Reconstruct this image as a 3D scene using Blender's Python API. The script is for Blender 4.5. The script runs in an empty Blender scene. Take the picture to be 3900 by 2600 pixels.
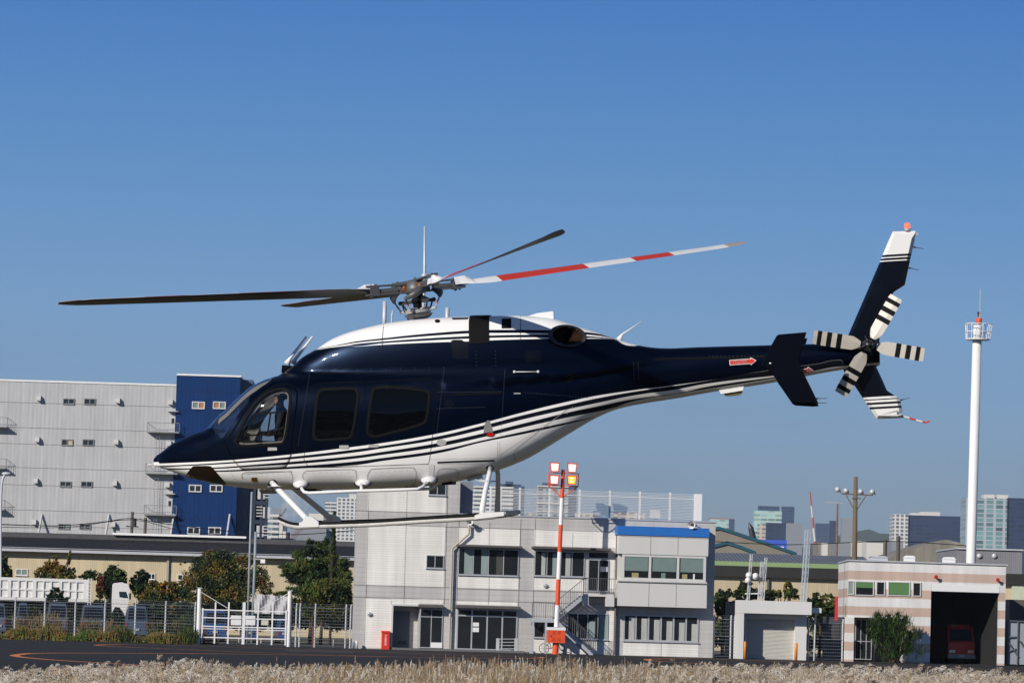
import bpy, bmesh, math, random
from mathutils import Vector, Matrix, geometry
from mathutils.bvhtree import BVHTree
import numpy as np
R = math.radians
scene = bpy.context.scene
col = scene.collection
random.seed(7); rng = np.random.default_rng(7)

# ---------------- camera ----------------
FPX, CX, CY, CAMH = 14400.0, 1950.0, 1300.0, 2.5
ROLL = R(1.6)
PITCH = math.atan(math.cos(ROLL) * 1033.0 / FPX)
CAM = Vector((0, 0, CAMH))
cf = Vector((0, math.cos(PITCH), math.sin(PITCH)))
cu0 = Vector((0, -math.sin(PITCH), math.cos(PITCH)))
cr = Vector((1, 0, 0)) * math.cos(ROLL) + cu0 * math.sin(ROLL)
cu = Vector((1, 0, 0)) * -math.sin(ROLL) + cu0 * math.cos(ROLL)
cd = bpy.data.cameras.new('camera'); cam = bpy.data.objects.new('camera', cd); col.objects.link(cam)
cd.lens = FPX / 3900 * 36; cd.sensor_width = 36; cd.clip_start = 1; cd.clip_end = 40000
cam.matrix_world = Matrix(((cr.x, cu.x, -cf.x, 0), (cr.y, cu.y, -cf.y, 0), (cr.z, cu.z, -cf.z, CAMH), (0, 0, 0, 1)))
scene.camera = cam
# ---------------- sky, sun, exposure ----------------
SUNV = Vector((-0.8, -1.0, 0.60)).normalized()
SUN_EL = math.asin(SUNV.z); SUN_AZ = math.atan2(SUNV.x, SUNV.y)
w = bpy.data.worlds.new("World"); scene.world = w; w.use_nodes = True
nt = w.node_tree; nt.nodes.clear(); nn = nt.nodes.new; lk = nt.links.new
wo = nn('ShaderNodeOutputWorld'); bg = nn('ShaderNodeBackground'); sky = nn('ShaderNodeTexSky')
sky.sky_type = 'NISHITA'; sky.sun_disc = False; sky.sun_elevation = SUN_EL; sky.sun_rotation = SUN_AZ % (2 * math.pi)
sky.air_density = 1.0; sky.dust_density = 0.6; sky.ozone_density = 2.5; sky.altitude = 0
tc = nn('ShaderNodeTexCoord'); mp = nn('ShaderNodeMapping')
mp.inputs['Scale'].default_value = (1, 1, 3.2); mp.inputs['Location'].default_value = (0, 0, 0.02)
mp.vector_type = 'POINT'
nz = nn('ShaderNodeVectorMath'); nz.operation = 'NORMALIZE'
hs = nn('ShaderNodeHueSaturation'); hs.inputs['Saturation'].default_value = 1.0
lk(tc.outputs['Generated'], mp.inputs['Vector']); lk(mp.outputs[0], nz.inputs[0]); lk(nz.outputs[0], sky.inputs['Vector'])
lk(sky.outputs[0], hs.inputs['Color'])
# low air over the bay: the sky near the horizon greys out; colours given per elevation
sepz = nn('ShaderNodeSeparateXYZ'); lk(tc.outputs['Generated'], sepz.inputs[0])
lo = nn('ShaderNodeMapRange'); lo.inputs[1].default_value = -0.02; lo.inputs[2].default_value = 0.28; lk(sepz.outputs[2], lo.inputs[0])
rp = nn('ShaderNodeValToRGB'); els = rp.color_ramp.elements
def s2l(c): return tuple(((x / 255 + .055) / 1.055) ** 2.4 for x in c) + (1,)
SK = [(-.02, (118, 134, 150)), (.012, (126, 143, 160)), (.03, (130, 151, 170)), (.05, (126, 157, 188)), (.08, (117, 156, 198)), (.11, (99, 146, 197)), (.14, (83, 134, 194)), (.165, (70, 122, 190)), (.28, (50, 95, 172))]
els[0].position = 0; els[0].color = s2l(SK[0][1]); els[1].position = 1; els[1].color = s2l(SK[-1][1])
for z_, c_ in SK[1:-1]: e_ = els.new((z_ + .02) / .30); e_.color = s2l(c_)
lk(lo.outputs[0], rp.inputs[0])
cm = nn('ShaderNodeMapping'); cm.inputs['Scale'].default_value = (5, 5, 34); lk(tc.outputs['Generated'], cm.inputs[0])
cn = nn('ShaderNodeTexNoise'); cn.inputs['Scale'].default_value = 2.2; cn.inputs['Detail'].default_value = 5; lk(cm.outputs[0], cn.inputs['Vector'])
cr2 = nn('ShaderNodeMapRange'); cr2.inputs[1].default_value = .5; cr2.inputs[2].default_value = .72; cr2.inputs[3].default_value = 0; cr2.inputs[4].default_value = .55; lk(cn.outputs[0], cr2.inputs[0])
cf_ = nn('ShaderNodeMapRange'); cf_.inputs[1].default_value = .015; cf_.inputs[2].default_value = .075; cf_.inputs[3].default_value = 1; cf_.inputs[4].default_value = 0; lk(sepz.outputs[2], cf_.inputs[0])
cmul = nn('ShaderNodeMath'); cmul.operation = 'MULTIPLY'; lk(cr2.outputs[0], cmul.inputs[0]); lk(cf_.outputs[0], cmul.inputs[1])
cmx = nn('ShaderNodeMix'); cmx.data_type = 'RGBA'; lk(cmul.outputs[0], cmx.inputs[0]); lk(rp.outputs[0], cmx.inputs[6]); cmx.inputs[7].default_value = s2l((112, 130, 155))
SKYSTR = 0.10
dv = nn('ShaderNodeVectorMath'); dv.operation = 'SCALE'; dv.inputs['Scale'].default_value = 1 / SKYSTR; lk(cmx.outputs[2], dv.inputs[0])
bl_ = nn('ShaderNodeMapRange'); bl_.inputs[1].default_value = .22; bl_.inputs[2].default_value = .5; lk(sepz.outputs[2], bl_.inputs[0])
fm = nn('ShaderNodeMix'); fm.data_type = 'RGBA'; lk(bl_.outputs[0], fm.inputs[0]); lk(dv.outputs[0], fm.inputs[6]); lk(hs.outputs[0], fm.inputs[7])
lk(fm.outputs[2], bg.inputs['Color']); lk(bg.outputs[0], wo.inputs['Surface'])
bg.inputs['Strength'].default_value = SKYSTR
sd = bpy.data.lights.new('sun', 'SUN'); sd.energy = 4.5; sd.angle = R(0.5); sd.color = (1.0, 0.93, 0.83)
sun = bpy.data.objects.new('sun', sd); col.objects.link(sun); sun.location = (-50, -60, 60)
sun.rotation_euler = (-SUNV).to_track_quat('-Z', 'Y').to_euler()
scene.view_settings.view_transform = 'Standard'; scene.view_settings.look = 'None'
scene.view_settings.exposure = 0; scene.view_settings.gamma = 1; scene.view_settings.use_curve_mapping = False
scene.cycles.max_bounces = 6; scene.cycles.transparent_max_bounces = 16

# ---------------- pixel <-> world ----------------
def ray(px, py): return cf + cr * ((px - CX) / FPX) - cu * ((py - CY) / FPX)
def P(px, py, D): d = ray(px, py); return CAM + d * (D / d.y)
def G(px, py, z=0.0): d = ray(px, py); return CAM + d * ((z - CAMH) / d.z)
def proj(v):
    q = Vector(v) - CAM; zz = q.dot(cf); return (CX + FPX * q.dot(cr) / zz, CY - FPX * q.dot(cu) / zz)

# ---------------- materials ----------------
def newmat(name):
    m = bpy.data.materials.new(name); m.use_nodes = True; t = m.node_tree
    return m, t, t.nodes['Principled BSDF']
def mat(name, c, rough=0.6, metal=0.0, var=0.12, scale=3.0, bump=0.0, coat=0.0, spec=0.5, emit=None, es=1.0, streak=False):
    m, t, b = newmat(name)
    b.inputs['Roughness'].default_value = rough; b.inputs['Metallic'].default_value = metal
    b.inputs['Coat Weight'].default_value = coat; b.inputs['Coat Roughness'].default_value = 0.04
    b.inputs['Specular IOR Level'].default_value = spec
    c4 = tuple(c) + (1,)
    if var > 0:
        tcn = t.nodes.new('ShaderNodeTexCoord'); mpn = t.nodes.new('ShaderNodeMapping')
        if streak: mpn.inputs['Scale'].default_value = (1, 1, 0.12)
        n = t.nodes.new('ShaderNodeTexNoise'); n.inputs['Scale'].default_value = scale; n.inputs['Detail'].default_value = 5
        n.inputs['Roughness'].default_value = 0.6
        mx = t.nodes.new('ShaderNodeMix'); mx.data_type = 'RGBA'
        mx.inputs[6].default_value = tuple(max(0, x * (1 - var * 1.6)) for x in c) + (1,)
        mx.inputs[7].default_value = tuple(x * (1 + var * 1.1) for x in c) + (1,)
        t.links.new(tcn.outputs['Object'], mpn.inputs[0]); t.links.new(mpn.outputs[0], n.inputs['Vector'])
        t.links.new(n.outputs[0], mx.inputs[0]); t.links.new(mx.outputs[2], b.inputs['Base Color'])
        if bump > 0:
            bp = t.nodes.new('ShaderNodeBump'); bp.inputs['Strength'].default_value = bump; bp.inputs['Distance'].default_value = 0.02
            t.links.new(n.outputs[0], bp.inputs['Height']); t.links.new(bp.outputs[0], b.inputs['Normal'])
    else: b.inputs['Base Color'].default_value = c4
    if emit: b.inputs['Emission Color'].default_value = tuple(emit) + (1,); b.inputs['Emission Strength'].default_value = es
    return m
def glassmat(name, tint, refl=1.0, rough=0.02, f0=.06):
    m, t, b = newmat(name); t.nodes.remove(b); o = t.nodes['Material Output']
    tr = t.nodes.new('ShaderNodeBsdfTransparent'); tr.inputs[0].default_value = tuple(tint) + (1,)
    gl = t.nodes.new('ShaderNodeBsdfGlossy'); gl.inputs['Roughness'].default_value = rough; gl.inputs[0].default_value = (refl, refl, refl, 1)
    lw = t.nodes.new('ShaderNodeLayerWeight'); lw.inputs[0].default_value = .5; pw = t.nodes.new('ShaderNodeMath'); pw.operation = 'POWER'; pw.inputs[1].default_value = 4.5; t.links.new(lw.outputs['Facing'], pw.inputs[0]); fr = t.nodes.new('ShaderNodeMath'); fr.operation = 'MULTIPLY_ADD'; fr.inputs[1].default_value = .9; fr.inputs[2].default_value = f0; t.links.new(pw.outputs[0], fr.inputs[0])
    ms = t.nodes.new('ShaderNodeMixShader'); t.links.new(fr.outputs[0], ms.inputs[0]); t.links.new(tr.outputs[0], ms.inputs[1]); t.links.new(gl.outputs[0], ms.inputs[2])
    t.links.new(ms.outputs[0], o.inputs['Surface']); return m

# ---------------- object helpers ----------------
ORG = {}
def tag(o, label=None, cat=None, group=None, kind=None):
    if label: o['label'] = label
    if cat: o['category'] = cat
    if group: o['group'] = group
    if kind: o['kind'] = kind
    return o
class Frame:
    """A local frame: u along a facade, v away from the camera, z up."""
    def __init__(s, org, yaw):
        s.o = Vector(org); s.yaw = yaw; s.e = Vector((math.cos(yaw), math.sin(yaw), 0)); s.n = Vector((-math.sin(yaw), math.cos(yaw), 0))
        s.m = Matrix.Translation(s.o) @ Matrix.Rotation(yaw, 4, 'Z')
    def uz(s, px, py, v=0.0):
        d = ray(px, py); k = (s.o + s.n * v - CAM).dot(s.n) / d.dot(s.n); q = CAM + d * k - s.o
        return q.dot(s.e), q.z
    def pt(s, px, py, v=0.0):
        u, z = s.uz(px, py, v); return (u, v, z)
WORLD = Frame((0, 0, 0), 0)
def empty(name, fr, base, label=None, cat=None, group=None, kind=None):
    o = bpy.data.objects.new(name, None); col.objects.link(o); o.empty_display_size = 0.2
    o.matrix_world = fr.m @ Matrix.Translation(Vector(base)); ORG[o.name] = (fr, Vector(base))
    return tag(o, label, cat, group, kind)
class MB:
    def __init__(s): s.v = []; s.f = []; s.mi = []; s.cur = 0
    def add(s, vs, fs):
        b = len(s.v); s.v += [tuple(v) for v in vs]; s.f += [tuple(b + i for i in f) for f in fs]; s.mi += [s.cur] * len(fs); return s
    def box(s, a, b):
        x0, x1 = sorted((a[0], b[0])); y0, y1 = sorted((a[1], b[1])); z0, z1 = sorted((a[2], b[2]))
        return s.add([(x0, y0, z0), (x1, y0, z0), (x1, y1, z0), (x0, y1, z0), (x0, y0, z1), (x1, y0, z1), (x1, y1, z1), (x0, y1, z1)],
                     [(0, 3, 2, 1), (4, 5, 6, 7), (0, 1, 5, 4), (1, 2, 6, 5), (2, 3, 7, 6), (3, 0, 4, 7)])
    def prism(s, poly, ax, d0, d1):
        """poly in the plane normal to axis ax ('y': (x,z), 'x': (y,z), 'z': (x,y)), extruded d0..d1"""
        def mk(p, d): return {'y': (p[0], d, p[1]), 'x': (d, p[0], p[1]), 'z': (p[0], p[1], d)}[ax]
        n = len(poly); vs = [mk(p, d0) for p in poly] + [mk(p, d1) for p in poly]
        fs = [tuple(range(n)), tuple(range(2 * n - 1, n - 1, -1))] + [(i, i + n, (i + 1) % n + n, (i + 1) % n) for i in range(n)]
        return s.add(vs, fs)
    def tube(s, pts, r, n=8, caps=True, flat=None):
        pts = [Vector(p) for p in pts]; rs = r if isinstance(r, (list, tuple)) else [r] * len(pts); b = len(s.v); up = None
        for i, p in enumerate(pts):
            d = (pts[min(i + 1, len(pts) - 1)] - pts[max(i - 1, 0)]).normalized()
            if up is None: up = Vector((0, 0, 1)) if abs(d.z) < 0.9 else Vector((1, 0, 0))
            a = d.cross(up).normalized(); c = a.cross(d).normalized(); up = c
            for k in range(n):
                t = 2 * math.pi * k / n; s.v.append(tuple(p + a * math.cos(t) * rs[i] + c * math.sin(t) * rs[i] * (flat or 1)))
        for i in range(len(pts) - 1):
            for k in range(n):
                s.f.append((b + i * n + k, b + i * n + (k + 1) % n, b + (i + 1) * n + (k + 1) % n, b + (i + 1) * n + k)); s.mi.append(s.cur)
        if caps:
            s.f.append(tuple(b + k for k in range(n - 1, -1, -1))); s.mi.append(s.cur)
            e = b + (len(pts) - 1) * n; s.f.append(tuple(e + k for k in range(n))); s.mi.append(s.cur)
        return s
    def ball(s, c, r, nu=10, nv=7):
        c = Vector(c); rr = r if isinstance(r, (tuple, list)) else (r, r, r); vs = []; fs = []
        for j in range(nv + 1):
            ph = math.pi * j / nv
            for i in range(nu):
                th = 2 * math.pi * i / nu; vs.append((c.x + rr[0] * math.sin(ph) * math.cos(th), c.y + rr[1] * math.sin(ph) * math.sin(th), c.z + rr[2] * math.cos(ph)))
        for j in range(nv):
            for i in range(nu):
                a = j * nu + i; b2 = j * nu + (i + 1) % nu; fs.append((a, a + nu, b2 + nu, b2))
        return s.add(vs, fs)
    def grid(s, rows, close=False):
        n = len(rows[0]); vs = [p for r_ in rows for p in r_]; fs = []
        for j in range(len(rows) - 1):
            for i in range(n if close else n - 1):
                k = (i + 1) % n; fs.append((j * n + i, j * n + k, (j + 1) * n + k, (j + 1) * n + i))
        return s.add(vs, fs)
    def build(s, name, mats, parent=None, fr=None, base=None, smooth=False, label=None, cat=None, group=None, kind=None, merge=False):
        if not isinstance(mats, (list, tuple)): mats = [mats]
        if parent is not None: fr, bs = ORG[parent.name]
        else: fr = fr or WORLD; bs = Vector(base or (0, 0, 0))
        me = bpy.data.meshes.new(name)
        me.from_pydata([(x - bs.x, y - bs.y, z - bs.z) for x, y, z in s.v], [], s.f)
        for m in mats: me.materials.append(m)
        if len(mats) > 1: me.polygons.foreach_set('material_index', s.mi)
        if smooth: me.polygons.foreach_set('use_smooth', [True] * len(me.polygons))
        if merge:
            bm = bmesh.new(); bm.from_mesh(me); bmesh.ops.remove_doubles(bm, verts=bm.verts, dist=1e-5); bm.to_mesh(me); bm.free()
        me.update()
        o = bpy.data.objects.new(name, me); col.objects.link(o)
        if parent is not None: o.parent = parent
        else: o.matrix_world = fr.m @ Matrix.Translation(bs)
        ORG[o.name] = (fr, bs)
        return tag(o, label, cat, group, kind)
def children(o): return [c for c in bpy.data.objects if c.parent == o]
def copy_tree(o, loc=None, label=None, parent=None, scale=None, rotz=None):
    c = o.copy(); col.objects.link(c); c.parent = parent
    if loc is not None: c.location = loc
    if scale is not None: c.scale = scale
    if rotz is not None: c.rotation_euler = (0, 0, rotz)
    if label: c['label'] = label
    for ch in children(o): copy_tree(ch, parent=c)
    return c
def interp(xs, ys, x):
    """smooth (Hermite) interpolation through the given points"""
    n = len(xs)
    if x <= xs[0]: return ys[0]
    if x >= xs[-1]: return ys[-1]
    i = next(k for k in range(n - 1) if xs[k] <= x <= xs[k + 1])
    def sl(k):
        if k <= 0 or k >= n - 1: 
            a, b = (0, 1) if k <= 0 else (n - 2, n - 1); return (ys[b] - ys[a]) / (xs[b] - xs[a])
        d0 = (ys[k] - ys[k - 1]) / (xs[k] - xs[k - 1]); d1 = (ys[k + 1] - ys[k]) / (xs[k + 1] - xs[k])
        h0 = xs[k] - xs[k - 1]; h1 = xs[k + 1] - xs[k]; return (d0 * h1 + d1 * h0) / (h0 + h1)
    h = xs[i + 1] - xs[i]; t = (x - xs[i]) / h; m0 = sl(i) * h; m1 = sl(i + 1) * h
    return (2 * t**3 - 3 * t**2 + 1) * ys[i] + (t**3 - 2 * t**2 + t) * m0 + (-2 * t**3 + 3 * t**2) * ys[i + 1] + (t**3 - t**2) * m1
def text_mesh(body, size, extrude=0.0):
    cu_ = bpy.data.curves.new('txt', 'FONT'); cu_.body = body; cu_.size = size; cu_.extrude = extrude; cu_.align_x = 'CENTER'; cu_.align_y = 'CENTER'
    to = bpy.data.objects.new('txt', cu_); col.objects.link(to); dg = bpy.context.evaluated_depsgraph_get(); dg.update()
    me = bpy.data.meshes.new_from_object(to.evaluated_get(dg)); vs = [tuple(v.co) for v in me.vertices]; fs = [tuple(p.vertices) for p in me.polygons]
    bpy.data.objects.remove(to); bpy.data.curves.remove(cu_); bpy.data.meshes.remove(me); return vs, fs
def inside(poly, x, y):
    c = False; n = len(poly); j = n - 1
    for i in range(n):
        xi, yi = poly[i]; xj, yj = poly[j]
        if (yi > y) != (yj > y) and x < (xj - xi) * (y - yi) / (yj - yi) + xi: c = not c
        j = i
    return c
def smoothpoly(pts, n=4, closed=True):
    """Catmull-Rom through points"""
    out = []; m = len(pts)
    for i in range(m if closed else m - 1):
        p0, p1, p2, p3 = (pts[(i - 1) % m], pts[i], pts[(i + 1) % m], pts[(i + 2) % m]) if closed else (pts[max(i - 1, 0)], pts[i], pts[i + 1], pts[min(i + 2, m - 1)])
        for k in range(n):
            t = k / n
            out.append(tuple(0.5 * (2 * p1[a] + (-p0[a] + p2[a]) * t + (2 * p0[a] - 5 * p1[a] + 4 * p2[a] - p3[a]) * t * t + (-p0[a] + 3 * p1[a] - 3 * p2[a] + p3[a]) * t**3) for a in range(len(p1))))
    if not closed: out.append(tuple(pts[-1]))
    return out
def inset(poly, d):
    n = len(poly); ar = sum(poly[i][0] * poly[(i + 1) % n][1] - poly[(i + 1) % n][0] * poly[i][1] for i in range(n)); sg = 1 if ar > 0 else -1; out = []
    for i in range(n):
        a = Vector(poly[i - 1]); b = Vector(poly[i]); c = Vector(poly[(i + 1) % n])
        t = (c - a); t.normalize() if t.length > 1e-9 else None
        out.append((b.x - t.y * d * sg, b.y + t.x * d * sg))
    return out
# ================= HELICOPTER =================
HY = 57.0
def rotm(ax, a): return Matrix.Rotation(a, 3, ax)
# body axes: s toward the tail, w to the far (starboard) side, t up
HROT = rotm('Z', R(-5.0)) @ rotm('Y', R(-4.55)) @ rotm('X', R(2.2))
HO = P(1583, 1500, HY)
HM = Matrix.Translation(HO) @ HROT.to_4x4(); HMI = HM.inverted()
def hp(px, py, wv=0.0):
    o = HMI @ CAM; d = HMI.to_3x3() @ ray(px, py); k = (wv - o.y) / d.y; q = o + d * k; return (q.x, q.z)
def h3(px, py, wv=0.0): s_, t_ = hp(px, py, wv); return Vector((s_, wv, t_))
def hproj(v): return proj(HM @ Vector(v))
Z1 = lambda x, y: (500 + x / 2.6133, 1100 + y / 2.6133)
Z2 = lambda x, y: (500 + x / 2.6133, 1500 + y / 2.6133)
Z3 = lambda x, y: (1200 + x / 2.6133, 1100 + y / 2.6133)
Z4 = lambda x, y: (1300 + x / 2.6133, 1500 + y / 2.6133)
Z5 = lambda x, y: (2000 + x / 2.6133, 1100 + y / 2.6133)
Z6 = lambda x, y: (2700 + x / 2.6133, 800 + y / 2.6133)
Z7 = lambda x, y: (2700 + x / 2.6133, 1200 + y / 2.6133)
Z8 = lambda x, y: (560 + x / 5.6, 1700 + y / 5.6)
heli = bpy.data.objects.new('helicopter', None); col.objects.link(heli); heli.matrix_world = HM
ORG[heli.name] = (WORLD, Vector((0, 0, 0)))
tag(heli, 'navy blue and white striped helicopter hovering over the grass with its rotors turning', 'helicopter')

TOP = [(584, 1752), (588, 1744), (595, 1736), (615, 1722), (661, 1688), (699, 1669), (745, 1650), (798, 1629), (821, 1607), (844, 1580), (860, 1568), (883, 1545), (921, 1507), (959, 1475), (1009, 1449), (1059, 1431), (1112, 1398), (1158, 1360), (1216, 1326), (1261, 1296), (1315, 1272), (1391, 1250), (1460, 1234), (1544, 1222), (1659, 1212), (1774, 1206.5), (1889, 1204), (1984, 1203), (2038, 1206), (2111, 1215), (2172, 1233), (2230, 1252), (2291, 1271), (2337, 1287), (2383, 1302), (2429, 1314), (2482, 1323), (2536, 1326), (2650, 1322), (2900, 1315), (3236, 1306), (3345, 1303)]
BOT = [(584, 1754), (590, 1762), (603, 1774), (634, 1787), (672, 1800), (730, 1818), (806, 1838), (883, 1851), (986, 1861), (1170, 1864), (1338, 1863.5), (1453, 1862), (1606, 1853), (1721, 1837), (1778, 1824), (1874, 1797), (1950, 1770), (2008, 1745), (2065, 1713), (2142, 1666), (2200, 1631), (2268, 1592), (2344, 1560), (2398, 1546), (2459, 1535), (2574, 1517), (2727, 1490), (2900, 1464), (3213, 1407), (3345, 1390)]
ROOF = [(584, 1752), (798, 1629), (1000, 1452), (1059, 1433), (1100, 1426), (1200, 1421), (1459, 1417), (1659, 1412), (1843, 1404), (2000, 1392), (2200, 1372), (2350, 1350), (2450, 1330), (2536, 1326), (3345, 1303)]
def cvt(c): q = [hp(*p) for p in c]; return [a for a, _ in q], [b for _, b in q]
tS, tT = cvt(TOP); bS, bT = cvt(BOT)
S0 = min(tS[0], bS[0]); tS[0] = bS[0] = S0; S1 = max(tS[-1], bS[-1])
def sx(px): return hp(px, 1500)[0]
WID = [(584, 0.02), (590, 0.09), (600, .15), (620, .22), (661, .33), (745, .50), (840, .64), (959, .76), (1100, .815), (1300, .83), (1500, .83), (1700, .80), (1900, .71), (2100, .56), (2300, .40), (2450, .31), (2700, .26), (3200, .19), (3345, .18)]
wS = [sx(p) for p, _ in WID]; wW = [v for _, v in WID]; wS[0] = S0
CW = [(1040, 0.0), (1078, .20), (1150, .40), (1300, .53), (1500, .60), (1900, .62), (2100, .58), (2300, .46), (2420, .32), (2520, .2), (2700, 0)]
cS = [sx(p) for p, _ in CW]; cW = [v for _, v in CW]
rS, rT = cvt(ROOF)
def section(s, v):
    """v 0..1 from keel to crown; returns (half width, height)"""
    T = interp(tS, tT, s); B = interp(bS, bT, s); 
    if T < B + 0.004: T = B + 0.004
    W = max(interp(wS, wW, s), 0.004); Wk = max(0, interp(cS, cW, s))
    C = T if s < sx(1040) else min(T, interp(rS, rT, s))
    if s > sx(2520): C = T
    t = B + (T - B) * (1 - math.cos(math.pi * v)) / 2
    f = min(1, max(0, (s - sx(1900)) / (sx(2500) - sx(1900)))); nose = min(1, max(0, (sx(800) - s) / (sx(800) - S0)))
    mid = B + (C - B) * (0.46 + 0.04 * f - 0.1 * nose); nl = 3.3 - 1.1 * f - 0.9 * nose; nu = 3.5 - 1.2 * f - 1.2 * nose
    # the windshield zone rolls inward more strongly
    k = min(1, max(0, 1 - abs(s - sx(930)) / (sx(930) - sx(760)))) ; nu -= 0.9 * k
    wc = 0.0
    if t < C:
        y = (mid - t) / (mid - B) if t < mid else (t - mid) / (C - mid); n = nl if t < mid else nu
        wc = W * max(0.0, 1 - min(1, y) ** n) ** (1 / n)
    wk = 0.0
    if Wk > 0 and T > C + 0.01:
        tcn = C - 0.25; y = (t - tcn) / (T - tcn)
        if y > 0: wk = Wk * max(0.0, 1 - min(1, y) ** 3.5) ** (1 / 3.5)
        wk *= min(1, max(0, (t - B) / (C - B)) * 4)
    return (max(0.0, (wc ** 8 + wk ** 8) ** 0.125), t)
NV = 60
def frange(a, b, st):
    n = max(1, int(round((b - a) / st))); return [a + (b - a) * i / n for i in range(n)]
stations = [S0 + x for x in (0.0, .004, .01, .018, .03, .045, .06)] + frange(S0 + .08, sx(770), .03) + frange(sx(770), sx(1150), .02) + frange(sx(1150), sx(2500), .045) + frange(sx(2500), S1, .09) + [S1]
HV = []; 
for s_ in stations:
    prof = [section(s_, j / NV) for j in range(NV + 1)]
    ring = [(s_, -w_, t_) for w_, t_ in prof] + [(s_, w_, t_) for w_, t_ in reversed(prof[1:-1])]
    HV.append(ring)
nr = len(HV[0]); allv = [Vector(p) for r_ in HV for p in r_]; allf = []
for j in range(len(HV) - 1):
    for i in range(nr):
        k = (i + 1) % nr; allf.append((j * nr + i, j * nr + k, (j + 1) * nr + k, (j + 1) * nr + i))
hull_bvh = BVHTree.FromPolygons(allv, allf)
def hray(px, py):
    o = HMI @ CAM; d = (HMI.to_3x3() @ ray(px, py)).normalized(); h = hull_bvh.ray_cast(o, d)
    return h
# smooth normal from the section function
def snorm(q):
    best = hull_bvh.find_nearest(q); return best[1]
vn = [Vector((0, 0, 0)) for _ in allv]
for f in allf:
    a, b, c, d = (allv[i] for i in f); n = (c - a).cross(d - b)
    for i in f: vn[i] += n
for i in range(len(vn)): vn[i] = vn[i].normalized() if vn[i].length > 1e-12 else Vector((-1, 0, 0))
sgn = 1 if vn[(len(HV) // 2) * nr + NV // 2].y < 0 else -1
vn = [v * sgn for v in vn]
if sgn < 0: allf = [tuple(reversed(f)) for f in allf]
def hit(px, py, off=0.0):
    """point on the near side of the hull under a pixel, lifted by off along the smooth normal"""
    h = hray(px, py)
    if h[0] is None:
        q = hull_bvh.find_nearest(h3(px, py, -0.3)); p0, idx = q[0], q[2]
    else: p0, idx = h[0], h[2]
    f = allf[idx]; wsum = 0; n = Vector((0, 0, 0))
    for i in f:
        wt = 1 / ((allv[i] - p0).length + 1e-4); n += vn[i] * wt; wsum += wt
    n.normalize(); return p0 + n * off, n

# ---- paint: stripe edges follow curves along the body ----
SLO, SHI = S0, S1 + 0.05
def curve_node(t, pts, tlo, thi, sock):
    """pts [(s,t)] -> node output giving t(s)"""
    fc = t.nodes.new('ShaderNodeFloatCurve'); cv = fc.mapping.curves[0]
    fc.mapping.use_clip = False
    q = [((a - SLO) / (SHI - SLO), (b - tlo) / (thi - tlo)) for a, b in pts]
    cv.points[0].location = q[0]; cv.points[1].location = q[-1]
    for a in q[1:-1]: cv.points.new(*a)
    for p_ in cv.points: p_.handle_type = 'AUTO'
    fc.mapping.update(); t.links.new(sock, fc.inputs['Value'])
    m1 = t.nodes.new('ShaderNodeMath'); m1.operation = 'MULTIPLY_ADD'; m1.inputs[1].default_value = thi - tlo; m1.inputs[2].default_value = tlo
    t.links.new(fc.outputs[0], m1.inputs[0]); return m1.outputs[0]
def on_hull(lst):
    out = []
    for p_ in lst:
        q, _ = hit(*p_); out.append((q.x, q.z))
    out.sort(); return out
NAVY = (0.0003, 0.0013, 0.0055); WHITE = (0.80, 0.80, 0.80); BLACK = (0.006, 0.007, 0.012)
LOW = { # px x : the seven stripe edges, top to bottom
 660: (1762.5, 1771, 1776, 1783, 1788, 1794, 1798), 844: (1753.7, 1761, 1766.7, 1778, 1783.5, 1790.5, 1796), 959: (1744.5, 1752, 1759, 1769, 1776, 1785, 1791.5),
 1101: (1730.5, 1739.5, 1748.5, 1758, 1768, 1776.5, 1785), 1361: (1699, 1709.5, 1721, 1733.5, 1744.5, 1755.5, 1769.5), 1441: (1688.6, 1699, 1709, 1722, 1733.5, 1745, 1757),
 1644: (1655, 1665.5, 1678, 1690.5, 1705, 1718, 1729.5), 1843: (1609, 1619, 1634, 1648.5, 1663, 1675, 1682), 2000: (1567.6, 1578.3, 1594.4, 1610, 1625, 1641, 1651),
 2191: (1522.8, 1534.3, 1551.6, 1563.8, 1583, 1601.3, 1607), 2275: (1506, 1516, 1534, 1547, 1567, 1585.5, 1585.8), 2425: (1484, 1489.5, 1503.7, 1517.5, 1534, 1560, 1560.3),
 2574: (1465.4, 1468, 1482.7, 1498, 1515.5, 1540, 1540.3), 2700: (1448, 1448.3, 1459.5, 1471, 1483.5, 1520, 1520.3), 2937: (1408, 1408.3, 1431.6, 1437.2, 1449, 1480, 1480.3), 3110: (1385, 1385.3, 1413, 1416, 1424, 1450, 1450.3), 3205: (1370, 1370.3, 1400, 1401, 1408, 1435, 1435.3), 3225: (1440, 1440.3, 1441, 1441.5, 1442, 1443, 1443.3), 3340: (1440, 1440.3, 1441, 1441.5, 1442, 1443, 1443.3)}
UPP = {1215: (1326, 1328, 1330, 1330.3, 1330.6), 1238: (1322, 1324, 1326, 1326.3, 1326.6), 1334: (1303.6, 1308.5, 1313.5, 1316, 1316.5), 1355: (1299.5, 1305, 1309.5, 1318.5, 1319.5), 1460: (1287.5, 1294.4, 1300, 1307, 1312.5), 1630: (1270, 1279.3, 1288, 1296.5, 1304.5), 1805: (1257.6, 1268.4, 1279, 1288.3, 1299),
 1889: (1256, 1267.6, 1276.8, 1285.6, 1295), 2080: (1257, 1268.4, 1274.2, 1284.4, 1290.2), 2237: (1265.3, 1274, 1280, 1286.4, 1289.4), 2337: (1288, 1289, 1290, 1290.3, 1290.5), 2420: (1316, 1316.3, 1316.6, 1317, 1317.3)}
UEND = 1200
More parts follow.
